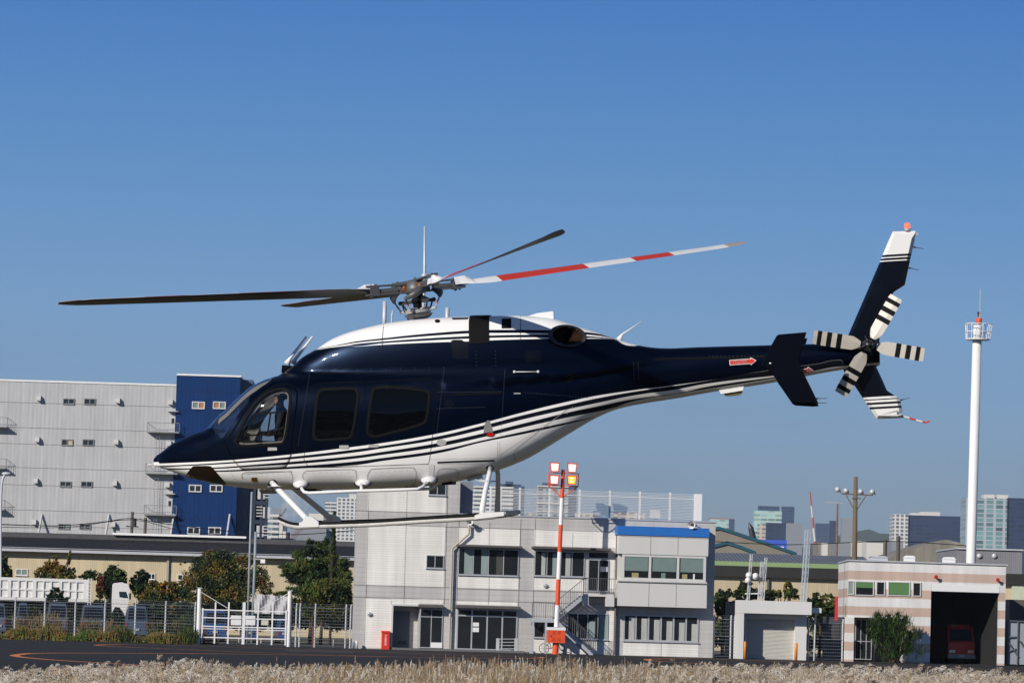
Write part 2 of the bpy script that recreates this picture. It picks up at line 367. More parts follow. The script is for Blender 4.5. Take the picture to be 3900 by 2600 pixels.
def edge_curves(tab, k, back=None):
    pts = on_hull([(px, tab[px][k]) for px in sorted(tab)])
    if tab is UPP:  # above the skin ahead of and behind the cowling
        pts = [(SLO, interp(tS, tT, SLO) + 1.2), (sx(1190), interp(tS, tT, sx(1190)) + .05)] + pts + [(sx(2480), interp(tS, tT, sx(2480)) + .15), (SHI, interp(tS, tT, SHI) + .3)]
    return pts
def livery(name):
    m, t, b = newmat(name)
    tcn = t.nodes.new('ShaderNodeTexCoord'); sp = t.nodes.new('ShaderNodeSeparateXYZ'); t.links.new(tcn.outputs['Object'], sp.inputs[0])
    ns = t.nodes.new('ShaderNodeMapRange'); ns.inputs[1].default_value = SLO; ns.inputs[2].default_value = SHI; ns.clamp = False; t.links.new(sp.outputs[0], ns.inputs[0])
    def below(pts):
        ts = [p_[1] for p_ in pts]; lo, hi = min(ts) - .05, max(ts) + .05
        c = curve_node(t, pts, lo, hi, ns.outputs[0]); g = t.nodes.new('ShaderNodeMath'); g.operation = 'LESS_THAN'; t.links.new(sp.outputs[2], g.inputs[0]); t.links.new(c, g.inputs[1]); return g.outputs[0]
    cur = t.nodes.new('ShaderNodeRGB'); cur.outputs[0].default_value = WHITE + (1,); out = cur.outputs[0]
    def layer(fac, c):
        nonlocal out
        mx = t.nodes.new('ShaderNodeMix'); mx.data_type = 'RGBA'; t.links.new(fac, mx.inputs[0]); t.links.new(out, mx.inputs[6]); mx.inputs[7].default_value = c + (1,); out = mx.outputs[2]
    for k, c in zip(range(5), (NAVY, WHITE, NAVY, WHITE, NAVY)): layer(below(edge_curves(UPP, k)), c)
    for k, c in zip(range(7), (WHITE, BLACK, WHITE, BLACK, WHITE, BLACK, WHITE)): layer(below(edge_curves(LOW, k)), c)
    # faint dirt towards nothing in particular: uneven wax and dust
    n = t.nodes.new('ShaderNodeTexNoise'); n.inputs['Scale'].default_value = 2.2; n.inputs['Detail'].default_value = 6; t.links.new(tcn.outputs['Object'], n.inputs['Vector'])
    mr = t.nodes.new('ShaderNodeMapRange'); mr.inputs[3].default_value = 0.9; mr.inputs[4].default_value = 1.08; t.links.new(n.outputs[0], mr.inputs[0])
    vm = t.nodes.new('ShaderNodeVectorMath'); vm.operation = 'SCALE'; t.links.new(out, vm.inputs[0]); t.links.new(mr.outputs[0], vm.inputs['Scale']); t.links.new(vm.outputs[0], b.inputs['Base Color'])
    b.inputs['Roughness'].default_value = 0.33; b.inputs['Specular Tint'].default_value = (.30, .50, 1, 1); b.inputs['Coat Weight'].default_value = 0.12; b.inputs['Coat Roughness'].default_value = 0.03
    b.inputs['Specular IOR Level'].default_value = 0.16
    return m
M_liv = livery('livery_paint')
M_navy = mat('navy_paint', NAVY, .33, coat=.2, var=.1, spec=.15); M_white = mat('white_paint', (.78, .78, .78), .3, coat=.3, var=.05)
M_blk = mat('black_paint', (.005, .005, .006), .7, var=.2, scale=8, spec=.12); M_rub = mat('black_rubber', (.012, .012, .012), .8, var=.1, spec=.15)
M_gask = mat('grey_gasket', (.004, .0045, .005), .7, var=.15, scale=9, spec=.1)
M_win = mat('dark_cabin_glass', (.002, .0025, .0035), .03, var=0, coat=0.0, spec=0.22)
M_glass = glassmat('cockpit_glass', (.72, .74, .76)); M_trim = mat('beige_cabin_trim', (.32, .29, .25), .8)
M_dk = mat('dark_metal', (.04, .042, .045), .45, .6, var=.3, scale=20); M_mid = mat('grey_metal', (.11, .115, .12), .45, .3, var=.3, scale=14)
M_lt = mat('pale_grey_metal', (.42, .42, .42), .4, .1, var=.2, scale=14); M_chr = mat('bright_metal', (.6, .6, .6), .2, 1.0, var=.1)
M_red = mat('red_paint', (.62, .03, .015), .45, var=.08); M_cu = mat('copper_rubber', (.20, .055, .018), .55, var=.3, scale=15)
M_seam = mat('panel_seam', (.005, .0055, .007), .8, var=0, spec=.1); M_seamw = mat('pale_panel_seam', (.28, .28, .28), .7, var=0)

# ---- outlines in pixels ----
PW = smoothpoly([Z1(1020, 1520), Z1(1080, 1380), Z1(1150, 1240), Z1(1240, 1110), Z1(1340, 1030), Z1(1430, 992), Z1(1510, 983), Z1(1560, 1003), Z1(1590, 1050), Z1(1595, 1120), Z1(1580, 1250), Z1(1562, 1400), Z2(1547, 430), Z2(1525, 490), Z2(1480, 508), Z2(1300, 520), Z2(1120, 530), Z2(1060, 517), Z2(1030, 485)], 3)
W1 = smoothpoly([Z1(1850, 1040), Z1(1880, 1000), Z1(1930, 988), Z1(2080, 981), Z1(2200, 978), Z1(2250, 1000), Z1(2272, 1050), Z1(2266, 1110), Z1(2245, 1280), Z1(2215, 1435), Z1(2190, 1485), Z1(2130, 1503), Z1(2000, 1511), Z1(1900, 1517), Z1(1850, 1515), Z1(1812, 1487), Z1(1801, 1445), Z1(1815, 1295), Z1(1835, 1105)], 3)
W2 = smoothpoly([Z3(555, 1040), Z3(575, 995), Z3(620, 972), Z3(700, 968), Z3(860, 972), Z3(1060, 992), Z3(1120, 1005), Z3(1148, 1030), Z3(1152, 1070), Z3(1140, 1190), Z3(1120, 1300), Z3(1100, 1340), Z3(1060, 1360), Z3(900, 1410), Z3(640, 1475), Z3(590, 1483), Z3(540, 1465), Z3(512, 1430), Z3(508, 1390), Z3(530, 1200)], 3)
PD = smoothpoly([Z2(945, 520), Z2(962, 465), Z2(1040, 328), Z2(1130, 205), Z2(1230, 92), Z1(1310, 1040), Z1(1420, 972), Z1(1530, 950), Z1(1600, 957), Z1(1640, 990), Z1(1656, 1050), Z1(1650, 1150), Z1(1628, 1330), Z1(1610, 1480), Z2(1600, 560), Z2(1572, 655), Z2(1540, 712), Z2(1490, 732), Z2(1300, 742), Z2(1115, 745), Z2(1060, 702), Z2(980, 605)], 3)
D1 = [Z1(1800, 1010), Z1(1812, 975), Z1(1840, 948), Z1(1880, 937), Z1(2110, 931), Z1(2336, 926), Z1(2318, 1130), Z1(2300, 1330), Z1(2288, 1530), Z2(2268, 600), Z2(2248, 714), Z2(2020, 722), Z2(1790, 726), Z2(1750, 700), Z2(1722, 645), Z2(1742, 500), Z2(1766, 300), Z1(1785, 1150)]
D2 = [Z3(522, 930), Z3(700, 918), Z3(900, 908), Z3(1140, 900), Z3(1190, 915), Z3(1222, 960), Z3(1222, 1040), Z3(1200, 1200), Z3(1175, 1400), Z4(893, 520), Z4(878, 640), Z4(866, 692), Z4(500, 704), Z4(160, 716), Z4(175, 400), Z4(195, 200), Z3(490, 1200)]
CHIN = smoothpoly([Z8(1000, 412), Z8(1170, 408), Z8(1330, 410), Z8(1400, 450), Z8(1540, 610), Z8(1680, 780), Z8(1640, 800), Z8(1400, 755), Z8(1100, 690), Z8(840, 632), Z8(835, 600), Z8(880, 530), Z8(950, 455)], 2)
WSR = [Z2(795, 345), Z2(822, 400), Z2(852, 440), Z2(885, 458), Z2(915, 452), Z2(945, 425), Z2(1000, 340), Z2(1050, 265), Z2(1110, 180), Z2(1180, 95), Z1(1200, 1080), Z1(1290, 1005), Z1(1380, 945), Z1(1425, 900)]
WSP = WSR + [(1020, 1380), (900, 1430), (780, 1560), (770, 1625)]
PWi = inset(PW, 8)
def both(name, build_fn):
    pass
def proj_side(q): return hproj((q[0], -abs(q[1]), q[2]))
# split hull faces: body, windshield halves, cockpit side panes
fs_body, fs_ws, fs_pw = [], {1: [], -1: []}, {1: [], -1: []}
EXH = [Z5(420 + 160 * math.cos(a * math.pi / 12), 466 + 88 * math.sin(a * math.pi / 12) + 12 * math.cos(a * math.pi / 12)) for a in range(24)]
for f in allf:
    c = sum((allv[i] for i in f), Vector()) / 4
    if sx(2040) < c.x < sx(2260) and inside(EXH, *proj_side(c)): continue
    if sx(770) < c.x < sx(1140):
        q = proj_side(c)
        if inside(PWi, *q): fs_pw[1 if c.y > 0 else -1].append(f); continue
        if inside(WSP, *q) and c.z > hp(800, 1700)[1] and abs(c.y) > 0.035: fs_ws[1 if c.y > 0 else -1].append(f); continue
    fs_body.append(f)
def sub(name, fs, m, parent, off=0.0):
    ids = sorted({i for f in fs for i in f}); mp_ = {i: k for k, i in enumerate(ids)}
    b = MB(); b.add([allv[i] + vn[i] * off for i in ids], [tuple(mp_[i] for i in f) for f in fs]); return b.build(name, m, parent, smooth=True)
body = sub('body', fs_body, M_liv, heli)
# inner cabin lining behind the windows
bl = MB(); 
ids_all = [f for f in fs_body if sx(770) < allv[f[0]].x < sx(1135)]
lin = sub('cabin_lining', [tuple(reversed(f)) for f in ids_all], mat('grey_cabin_lining', (.26, .24, .22), .9), body, off=-0.02)
def panel(name, poly, m, parent, off=0.006, rim=0.03, step=11, mirror=True, ms=None):
    """a skin panel laid on the hull: outline in pixels, real thickness"""
    n = len(poly); dens = []
    for i in range(n):
        a, b2 = Vector(poly[i]), Vector(poly[(i + 1) % n]); k = max(1, int((b2 - a).length / step))
        for j in range(k): dens.append(a.lerp(b2, j / k))
    nb = len(dens); pts = list(dens); x0 = min(p_.x for p_ in dens); x1 = max(p_.x for p_ in dens); y0 = min(p_.y for p_ in dens); y1 = max(p_.y for p_ in dens)
    pl = [(p_.x, p_.y) for p_ in dens]; ins = inset(pl, step * .5)
    yy = y0 + step * .5
    while yy < y1:
        xx = x0 + step * .5
        while xx < x1:
            if inside(ins, xx, yy): pts.append(Vector((xx, yy)))
            xx += step
        yy += step
    res = geometry.delaunay_2d_cdt(pts, [(i, (i + 1) % nb) for i in range(nb)], [], 1, 1e-4)
    vs2, _, fs2 = res[0], res[1], res[2]
    hs_ = [hit(v.x, v.y) for v in vs2]; top = [q + nn_ * off for q, nn_ in hs_]
    ori = res[3]; mapb = {}
    for k, o_ in enumerate(ori):
        for i in o_:
            if i < nb: mapb[i] = k
    bidx = [mapb[i] for i in range(nb)]
    def mk(sgn_):
        b = MB(); vv = [(v.x, v.y * sgn_, v.z) for v in top]; low = [hs_[k][0] + hs_[k][1] * (off - rim) for k in bidx]; lv = [(v.x, v.y * sgn_, v.z) for v in low]
        fl = []
        for f in fs2:
            if len(f) < 3: continue
            a, bb, c = (Vector(vv[f[i]]) for i in range(3)); nrm = (bb - a).cross(c - a)
            hn = hs_[f[0]][1]; hn = Vector((hn.x, hn.y * sgn_, hn.z)); fl.append(tuple(f) if nrm.dot(hn) > 0 else tuple(reversed(f)))
        nv_ = len(vv); b.add(vv + [vv[k] for k in bidx] + lv, fl + [(nv_ + i, nv_ + (i + 1) % nb, nv_ + nb + (i + 1) % nb, nv_ + nb + i) for i in range(nb)])
        return b.build(name, m, parent, smooth=True)
    o = mk(1)
    o2 = mk(-1) if mirror else None
    return (o, o2)
def ringp(name, poly, wd, m, parents, off=0.012, depth=0.03, mirror=True):
    """a frame following the hull between an outline and its inset; parents = (near, far)"""
    inn = inset(poly, wd); n = len(poly); A = [hit(*p_) for p_ in poly]; Mi = [hit((poly[i][0] + inn[i][0]) / 2, (poly[i][1] + inn[i][1]) / 2) for i in range(n)]; B_ = [hit(*p_) for p_ in inn]
    outs = []
    for sg, par in ((1, parents[0]), (-1, parents[1])):
        if par is None: continue
        rows = [[q + nn_ * (off - depth) for q, nn_ in A], [q + nn_ * off for q, nn_ in A], [q + nn_ * (off + .002) for q, nn_ in Mi], [q + nn_ * off for q, nn_ in B_], [q + nn_ * (off - depth) for q, nn_ in B_]]
        b = MB(); b.grid([[(v.x, v.y * sg, v.z) for v in r_] for r_ in rows], close=True); outs.append(b.build(name, m, par, smooth=False))
    return outs
def ribbon(pts, wpx, off=0.006, closed=False, mb=None, mirror=True, smooth_n=3):
    """thin raised line on the skin along a pixel path"""
    pp = smoothpoly(pts, smooth_n, closed) if smooth_n > 1 else list(pts)
    n = len(pp); L, Rr = [], []
    for i in range(n):
        a = Vector(pp[i - 1] if (i > 0 or closed) else pp[i]); c = Vector(pp[(i + 1) % n] if (i < n - 1 or closed) else pp[i]); t = (c - a).normalized() if (c - a).length > 0 else Vector((1, 0))
        p_ = Vector(pp[i]); L.append(hit(p_.x - t.y * wpx / 2, p_.y + t.x * wpx / 2, off)[0]); Rr.append(hit(p_.x + t.y * wpx / 2, p_.y - t.x * wpx / 2, off)[0])
    for sg in ((1, -1) if mirror else (1,)):
        mb.grid([[(v.x, v.y * sg, v.z) for v in (L + ([L[0]] if closed else []))], [(v.x, v.y * sg, v.z) for v in (Rr + ([Rr[0]] if closed else []))]])
# doors
pd = panel('cockpit_door_skin', PD, M_liv, heli, mirror=False) if False else None
def door(name, outline, win, frame_w, hollow):
    near, far = None, None
    if hollow:
        # door skin is a frame between the door edge and its window
        n = len(outline); inn = []
        for (x, y) in outline:
            best = min(PWi, key=lambda q: (q[0] - x) ** 2 + (q[1] - y) ** 2); inn.append(best)
        rows = []
        for k in range(7):
            f = k / 6; rows.append([hit(outline[i][0] * (1 - f) + inn[i][0] * f, outline[i][1] * (1 - f) + inn[i][1] * f, .006)[0] for i in range(n)])
        edge = [hit(*outline[i], -.02)[0] for i in range(n)]
        res = []
        for sg in (1, -1):
            b = MB(); b.grid([[(v.x, v.y * sg, v.z) for v in r_] for r_ in ([edge] + rows)], close=True); res.append(b.build(name, M_liv, heli, smooth=True))
        near, far = res
    else:
        near, far = panel(name, outline, M_liv, heli)
    return near, far
pdn, pdf = door('cockpit_door', PD, PW, 10, True)
d1n, d1f = door('cabin_door', D1, W1, 11, False)
d2n, d2f = door('cabin_door', D2, W2, 11, False)
gl_n = sub('window_pane', fs_pw[-1], M_glass, pdn, 0.004); gl_f = sub('window_pane', fs_pw[1], M_glass, pdf, 0.004)
ringp('window_frame', PW, 10.5, M_gask, (pdn, pdf), off=.014)
for (dn, df, W_) in ((d1n, d1f, W1), (d2n, d2f, W2)):
    a, c = panel('window_pane', inset(W_, 5), M_win, dn, off=.010, rim=.01)
    c.parent = df
    ringp('window_frame', W_, 10.5, M_gask, (dn, df), off=.016)
panel('chin_window', CHIN, mat('chin_glass', (.012, .006, .003), .05, var=0), heli, off=.014, rim=.02)
# windshield
M_glw = glassmat('windshield_glass', (.80, .82, .84), f0=.14); 
for sd_ in (-1, 1): sub('windshield', fs_ws[sd_], M_glw, heli, 0.002)
sb = MB(); ribbon([(p_[0], p_[1]) for p_ in WSR], 13, off=.010, mb=sb, mirror=False); sb.build('windshield_frame', M_liv, heli, smooth=True); s2_ = MB(); s2_.add([(x, -y, z) for x, y, z in sb.v], sb.f); s2_.build('windshield_frame', M_liv, heli, smooth=True)
cb = MB(); cb.grid([[ (s_, -.075, interp(tS, tT, s_) - .006), (s_, -.04, interp(tS, tT, s_) + .005), (s_, 0, interp(tS, tT, s_) + .009), (s_, .04, interp(tS, tT, s_) + .005), (s_, .075, interp(tS, tT, s_) - .006)] for s_ in frange(sx(795), sx(1035), .03)]); cb.build('centre_post', M_navy, heli, smooth=True)
cb = MB(); cb.grid([[(s_, -.09, interp(tS, tT, s_) - .10), (s_, -.075, interp(tS, tT, s_) - .03), (s_, .075, interp(tS, tT, s_) - .03), (s_, .09, interp(tS, tT, s_) - .10)] for s_ in frange(sx(830), sx(1035), .03)]); cb.build('roof_trim', M_trim, body, smooth=True)
# interior trim on the window openings (seen through the panes)
tr = MB()
for sg in (1, -1):
    A = [hit(*p_, -.03)[0] for p_ in PW]; B_ = [hit(*p_, -.05)[0] for p_ in inset(PW, 15)]
    tr.grid([[(v.x, v.y * sg, v.z) for v in A], [(v.x, v.y * sg, v.z) for v in B_]], close=True)
    A = [hit(p_[0] + 4, p_[1], -.03)[0] for p_ in WSR[4:]]; B_ = [hit(p_[0] + 34, p_[1] + 6, -.04)[0] for p_ in WSR[4:]]
    tr.grid([[(v.x, v.y * sg, v.z) for v in A], [(v.x, v.y * sg, v.z) for v in B_]])
tr.build('interior_trim', M_trim, heli)
# sliding vent pane bars in the near cockpit window
vb = MB()
for a, c in ((Z1(1245, 1245), Z1(1520, 1222)), (Z1(1245, 1245), Z1(1128, 1455)), (Z1(1128, 1460), Z1(1490, 1437)), (Z1(1388, 1240), Z1(1358, 1440))):
    ribbon([a, ((a[0] + c[0]) / 2, (a[1] + c[1]) / 2), c], 6.5, off=.012, mb=vb, mirror=False)
vb.build('sliding_pane_frame', M_gask, pdn)
# seams
def seam(pts, w_, nm='panel_seam', mm=None, **k):
    q_ = MB(); ribbon(pts, w_, mb=q_, mirror=False, **k); q_.build(nm, mm or M_seam, body)
for o_ in (PD, D1, D2): seam(o_, 4.2, off=.005, closed=True, smooth_n=1)
for L_ in ([Z2(740, 480), Z2(735, 570), Z2(730, 660)], [Z2(325, 580), Z2(322, 640), Z2(324, 680)], [Z3(0, 845), Z3(400, 838), Z3(800, 828), Z3(1200, 818), Z3(1680, 808)],
           [Z3(683, 352), Z3(672, 480), Z3(670, 600)], [Z3(2045, 272), Z3(2045, 400), Z3(2045, 520)], [Z5(1100, 575), Z5(1102, 700), Z5(1105, 800)], [Z7(330, 318), Z7(333, 410)],
           [Z5(760, 450), Z5(762, 600), Z5(762, 700)]): seam(L_, 1.8)
seam([Z5(1280, 700), Z5(1700, 690), Z5(2352, 678), Z7(525, 405)], 7, off=.004)
seam([Z3(1350, 1052), Z3(1600, 1046), Z3(1850, 1041)], 6, off=.01)
seam([Z4(955, 679), Z4(1240, 668), Z4(1525, 659)], 6, off=.006)
seam([Z3(1215, 1062), Z3(1290, 1066), Z3(1340, 1052)], 2.5, off=.01)
for L_, cl in (([Z2(1110, 840), Z2(1100, 800), Z2(1130, 780), Z2(1200, 772), Z2(1560, 768), Z2(1595, 790), Z2(1605, 840), Z2(1600, 900), Z2(1580, 925)], False),
           ([Z2(1720, 850), Z2(1705, 810), Z2(1730, 770), Z2(1790, 760), Z2(2190, 748), Z2(2235, 780), Z2(2245, 850), Z2(2225, 915)], False),
           ([Z4(262, 850), Z4(262, 800), Z4(290, 755), Z4(340, 742), Z4(690, 728), Z4(730, 750), Z4(745, 790), Z4(735, 880), Z4(700, 905)], False),
           ([Z4(950, 830), Z4(955, 780), Z4(985, 745), Z4(1110, 738), Z4(1150, 755), Z4(1165, 800), Z4(1155, 840)], False),
           ([Z4(1740, 660), Z4(1715, 600), Z4(1740, 540), Z4(1800, 490), Z4(2000, 340), Z4(2250, 150)], False), ([Z4(925, 700), Z4(915, 860)], False),
           ([Z2(1150, 790), Z2(1600, 765)], False)): seam(L_, 1.6, 'panel_outline', M_seamw)
rv = MB()
def rivets(a, c, n, r=.006):
    for i in range(n):
        f = i / (n - 1); q, nn_ = hit(a[0] + (c[0] - a[0]) * f, a[1] + (c[1] - a[1]) * f, .001); rv.ball(q, r, 6, 4); 
for a, c, n in ((Z4(900, 650), Z4(1540, 632), 40), (Z4(960, 695), Z4(1530, 683), 38), (Z4(1555, 480), Z4(1550, 700), 16), (Z4(1575, 480), Z4(1572, 690), 16), (Z4(1590, 590), Z4(2300, 130), 40), (Z4(880, 700), Z4(875, 810), 8), (Z4(900, 700), Z4(895, 810), 8),
                (Z2(1130, 790), Z2(1580, 795), 9), (Z2(1740, 785), Z2(2230, 770), 8), (Z2(1720, 925), Z2(2200, 915), 8), (Z2(1110, 925), Z2(1580, 930), 9), (Z4(280, 780), Z4(720, 755), 8), (Z4(290, 905), Z4(720, 893), 8), (Z2(960, 740), Z2(1090, 920), 14), (Z4(1750, 580), Z4(2330, 130), 8)): rivets(a, c, n)
rv.build('rivets', M_lt, body, smooth=True, kind='stuff')
rv = MB()
for a, c, n in ((Z1(1775, 850), Z1(1660, 1560), 34), (Z3(1285, 800), Z3(1210, 1450), 30), (Z3(1890, 800), Z3(1850, 1450), 30), (Z3(1150, 1028), Z3(1850, 1022), 34), (Z5(1080, 730), Z5(1085, 900), 10), (Z5(1125, 730), Z5(1130, 900), 10), (Z3(1220, 1190), Z3(1680, 1176), 22), (Z5(0, 1030), Z5(700, 1090), 26), (Z7(0, 410), Z7(525, 405), 14), (Z7(600, 440), Z7(840, 432), 6), (Z3(130, 815), Z3(1280, 782), 9), (Z3(1600, 620), Z3(1605, 760), 5), (Z3(1795, 620), Z3(1800, 760), 5)): rivets(a, c, n, .0055)
rv.build('rivets', M_mid, body, smooth=True, kind='stuff')
# air intake louvre band over the cowling
def surfgrid(px0, px1, vlo, off, ns=8, nvv=30):
    rows = []
    for i in range(ns + 1):
        s_ = sx(px0) + (sx(px1) - sx(px0)) * i / ns; r_ = []
        for j in range(-nvv, nvv + 1):
            v = 1 - (1 - vlo) * abs(j) / nvv; w_, t_ = section(s_, v); w2, t2 = section(s_, min(1, v + .01)); w1, t1 = section(s_, max(0, v - .01))
            dw, dt = w2 - w1, t2 - t1; L_ = math.hypot(dw, dt) or 1; nw, ntt = dt / L_, -dw / L_
            if v > .995: nw, ntt = 0, 1
            sg = -1 if j < 0 else 1; r_.append((s_, sg * (w_ + nw * off), t_ + abs(ntt) * off if v > .6 else t_ + ntt * off))
        rows.append(r_)
    return rows
b = MB(); b.grid(surfgrid(1811, 1887, .72, .012)); b.build('intake_screen', M_blk, heli, smooth=True)
b = MB()
for k in range(9): 
    x = 1818 + k * 7.6; b.grid(surfgrid(x, x + 2, .73, .020, 1))
b.build('intake_louvres', M_rub, heli)
# small fittings in side panels
def disc_on(name, px, py, rpx, m, off=.008, ry=None, parent=heli, mirror=False):
    return panel(name, [(px + rpx * math.cos(a * math.pi / 8), py + (ry or rpx) * math.sin(a * math.pi / 8)) for a in range(16)], m, parent, off=off, rim=.012, step=8, mirror=mirror)
disc_on('round_port', *Z5(445, 882), 16.5, M_gask); disc_on('round_port', *Z5(443, 882), 12, M_navy, off=.012)
disc_on('vent_scoop', *Z3(1332, 1140), 20, M_navy, ry=15); disc_on('vent_scoop', *Z4(996, 480), 19, M_lt, ry=13)
disc_on('cooling_scoop', *Z3(1218, 322), 10, M_blk, ry=6)
panel('cooling_grille', [Z3(1360, 290), Z3(1528, 286), Z3(1520, 303), Z3(1370, 307)], M_dk, heli, off=.006)
M_hat = M_navy
panel('access_hatch', smoothpoly([Z3(1858, 298), Z3(1952, 296), Z3(1952, 394), Z3(1856, 394)], 1), M_blk, heli, off=.006)
panel('access_hatch', [Z3(1355, 515), Z3(1380, 507), Z3(1460, 507), Z3(1480, 522), Z3(1530, 530), Z3(1522, 690), Z3(1375, 690), Z3(1358, 600)], M_hat, heli, off=.006)
panel('access_hatch', [Z3(2100, 612), Z3(2255, 612), Z3(2250, 725), Z3(2095, 725)], M_hat, heli, off=.005)
panel('fuel_port', [Z4(1415, 385), Z4(1425, 300), Z4(1450, 262), Z4(1475, 262), Z4(1505, 350), Z4(1508, 385)], mat('grey_fairing', (.2, .2, .2), .5), heli, off=.006, mirror=False)
disc_on('position_light', *Z4(1480, 402), 18, M_blk, ry=8.5); disc_on('position_light', *Z4(1482, 402), 14, mat('red_lens', (.5, .01, .01), .2), off=.02, ry=6.5)
panel('door_handle', [Z2(1362, 530), Z2(1450, 530), Z2(1452, 560), Z2(1360, 562)], M_lt, pdn, off=.02, mirror=False)
panel('door_handle', [Z2(2072, 510), Z2(2162, 508), Z2(2168, 530), Z2(2160, 540), Z2(2072, 540)], M_lt, d1n, off=.02, mirror=False)
panel('door_handle', [Z4(272, 502), Z4(364, 500), Z4(370, 530), Z4(272, 532)], M_lt, d2n, off=.02, mirror=False)
panel('static_plate', [Z3(1978, 1034), Z3(2044, 1034), Z3(2044, 1045), Z3(1978, 1045)], M_lt, heli, off=.006, mirror=False)
panel('landing_light', smoothpoly([Z2(1195, 830), Z2(1250, 828), Z2(1256, 866), Z2(1198, 866)], 1), mat('amber_lamp_glass', (.12, .06, .01), .15), heli, off=.006, mirror=False)
lb = MB(); a_, _ = hit(*Z3(1985, 830), .03); c_, _ = hit(*Z3(2220, 827), .03); lb.tube([a_, c_], .006)
for q in (a_, c_): lb.ball(q, .022, 8, 6)
lb.build('grab_handle', M_white, heli, smooth=True)
# exhaust
def duct(sg):
    o_, ou, il, dp = [], [], [], []
    for k in range(28):
        a = 2 * math.pi * k / 28; x, y = Z5(418 + 192 * math.cos(a), 466 + 108 * math.sin(a) + 12 * math.cos(a)); h_, n_ = hit(x, y)
        base = h_ - n_ * .04; f = (1 - math.cos(a)) / 2; out_ = h_ + Vector((0, -1, 0)) * (.02 + .10 * f) + Vector((.02, 0, 0)) * f
        xi, yi = Z5(428 + 150 * math.cos(a), 466 + 92 * math.sin(a) + 12 * math.cos(a)); hi_, ni_ = hit(xi, yi); inn = hi_ + Vector((0, -1, 0)) * (.01 + .07 * f); deep = Vector(hit(*Z5(400 + 80 * math.cos(a), 466 + 55 * math.sin(a)))[0]) + Vector((-.15, .30, 0))
        o_.append(base); ou.append(out_); il.append(inn); dp.append(deep)
    fl = lambda r_: [(v.x, v.y * sg, v.z) for v in r_]
    e = MB(); e.grid([fl(o_), fl(ou)], close=True); e.cur = 0; e.grid([fl(ou), fl(il)], close=True); ex = e.build('exhaust', mat('heated_steel', (.07, .075, .085), .45, .7, var=.6, scale=5), heli, smooth=True)
    e = MB(); e.grid([fl(il), fl(dp)], close=True); e.add(fl(dp), [tuple(range(28))]); e.build('exhaust_liner', mat('burnt_bronze', (.06, .032, .018), .45, .7, var=.5, scale=6), ex, smooth=True)
duct(1); duct(-1)
b = MB(); b.prism([tuple(h3(*Z5(*p_)).xz) for p_ in ((25, 275), (120, 245), (274, 224), (286, 232), (288, 306), (150, 300))], 'y', -.09, .09); b.build('tail_pipe_fairing', M_white, heli)
# dark rear strip of the fairing is its outlet
# antennas
for dx, wv in ((0, -.05), (14, .12)):
    a0 = Z1(1548 + dx * 4.2, 745); b = MB(); pA = h3(*a0, wv); pB = h3(a0[0] + 10, a0[1] - 18, wv); pC = h3(a0[0] + 76, a0[1] - 104, wv)
    b.tube([pA, pB, pC], [.055, .027, .018], 8); b.build('whip_antenna', M_white, heli, smooth=True)
b = MB(); q = [h3(*Z1(*p_)) for p_ in ((1515, 760), (1600, 765), (1575, 830), (1508, 835))]; b.prism([(v.x, v.z) for v in q], 'y', -.16, .16); b.build('antenna_pedestal', M_navy, heli)
b = MB(); b.tube([h3(*Z5(935, 505)), h3(*Z5(962, 455)), h3(*Z5(1160, 323))], [.05, .014, .006], 8); b.build('whip_antenna', M_white, heli, smooth=True)
b = MB(); b.tube([h3(*Z7(225, 720)), h3(*Z7(225, 745))], .02); 
b = MB(); b.prism([tuple(h3(*Z7(*p_)).xz) for p_ in ((100, 745), (348, 708), (340, 750), (122, 785))], 'y', -.09, .09); t1 = b.build('belly_antenna', M_white, heli)
b = MB(); b.prism([tuple(h3(*Z7(*p_)).xz) for p_ in ((148, 780), (338, 750), (325, 785), (290, 800), (185, 808), (160, 800))], 'y', -.05, .05); b.build('antenna_dome', mat('olive_dome', (.13, .12, .07), .3), t1)
b = MB(); b.prism([tuple(h3(*Z4(*p_)).xz) for p_ in ((1268, 850), (1370, 820), (1372, 835), (1290, 866))], 'y', -.4, -.2); b.prism([tuple(h3(*Z4(*p_)).xz) for p_ in ((1370, 808), (1420, 800), (1425, 850), (1375, 848))], 'y', -.38, -.25); b.build('belly_fitting', M_lt, heli)
b = MB(); b.prism([tuple(h3(*Z2(*p_)).xz) for p_ in ((1270, 950), (1470, 950), (1440, 990), (1300, 992))], 'y', -.05, .05); b.build('belly_fin', M_lt, heli)
b = MB()
for p_, q_ in ((Z4(640, 925), Z4(760, 932)), (Z4(1010, 885), Z4(1110, 870)), (Z2(1700, 958), Z2(1850, 962)), (Z4(390, 940), Z4(440, 945))): 
    A = h3(*p_, -.2); C_ = h3(*q_, -.2); b = MB(); b.box((A.x, -.35, A.z - .03), (C_.x, .3, C_.z + .06)); b.build('belly_locker', M_blk, heli)
b = MB(); b.tube([h3(*Z2(158, 703), -.1), h3(*Z2(230, 700), -.1)], .010); b.tube([h3(*Z2(230, 698), -.1), h3(*Z2(345, 696), -.13), h3(*Z2(362, 706), -.15)], [.035, .035, .02]); b.build('pitot_tube', M_white, heli, smooth=True)
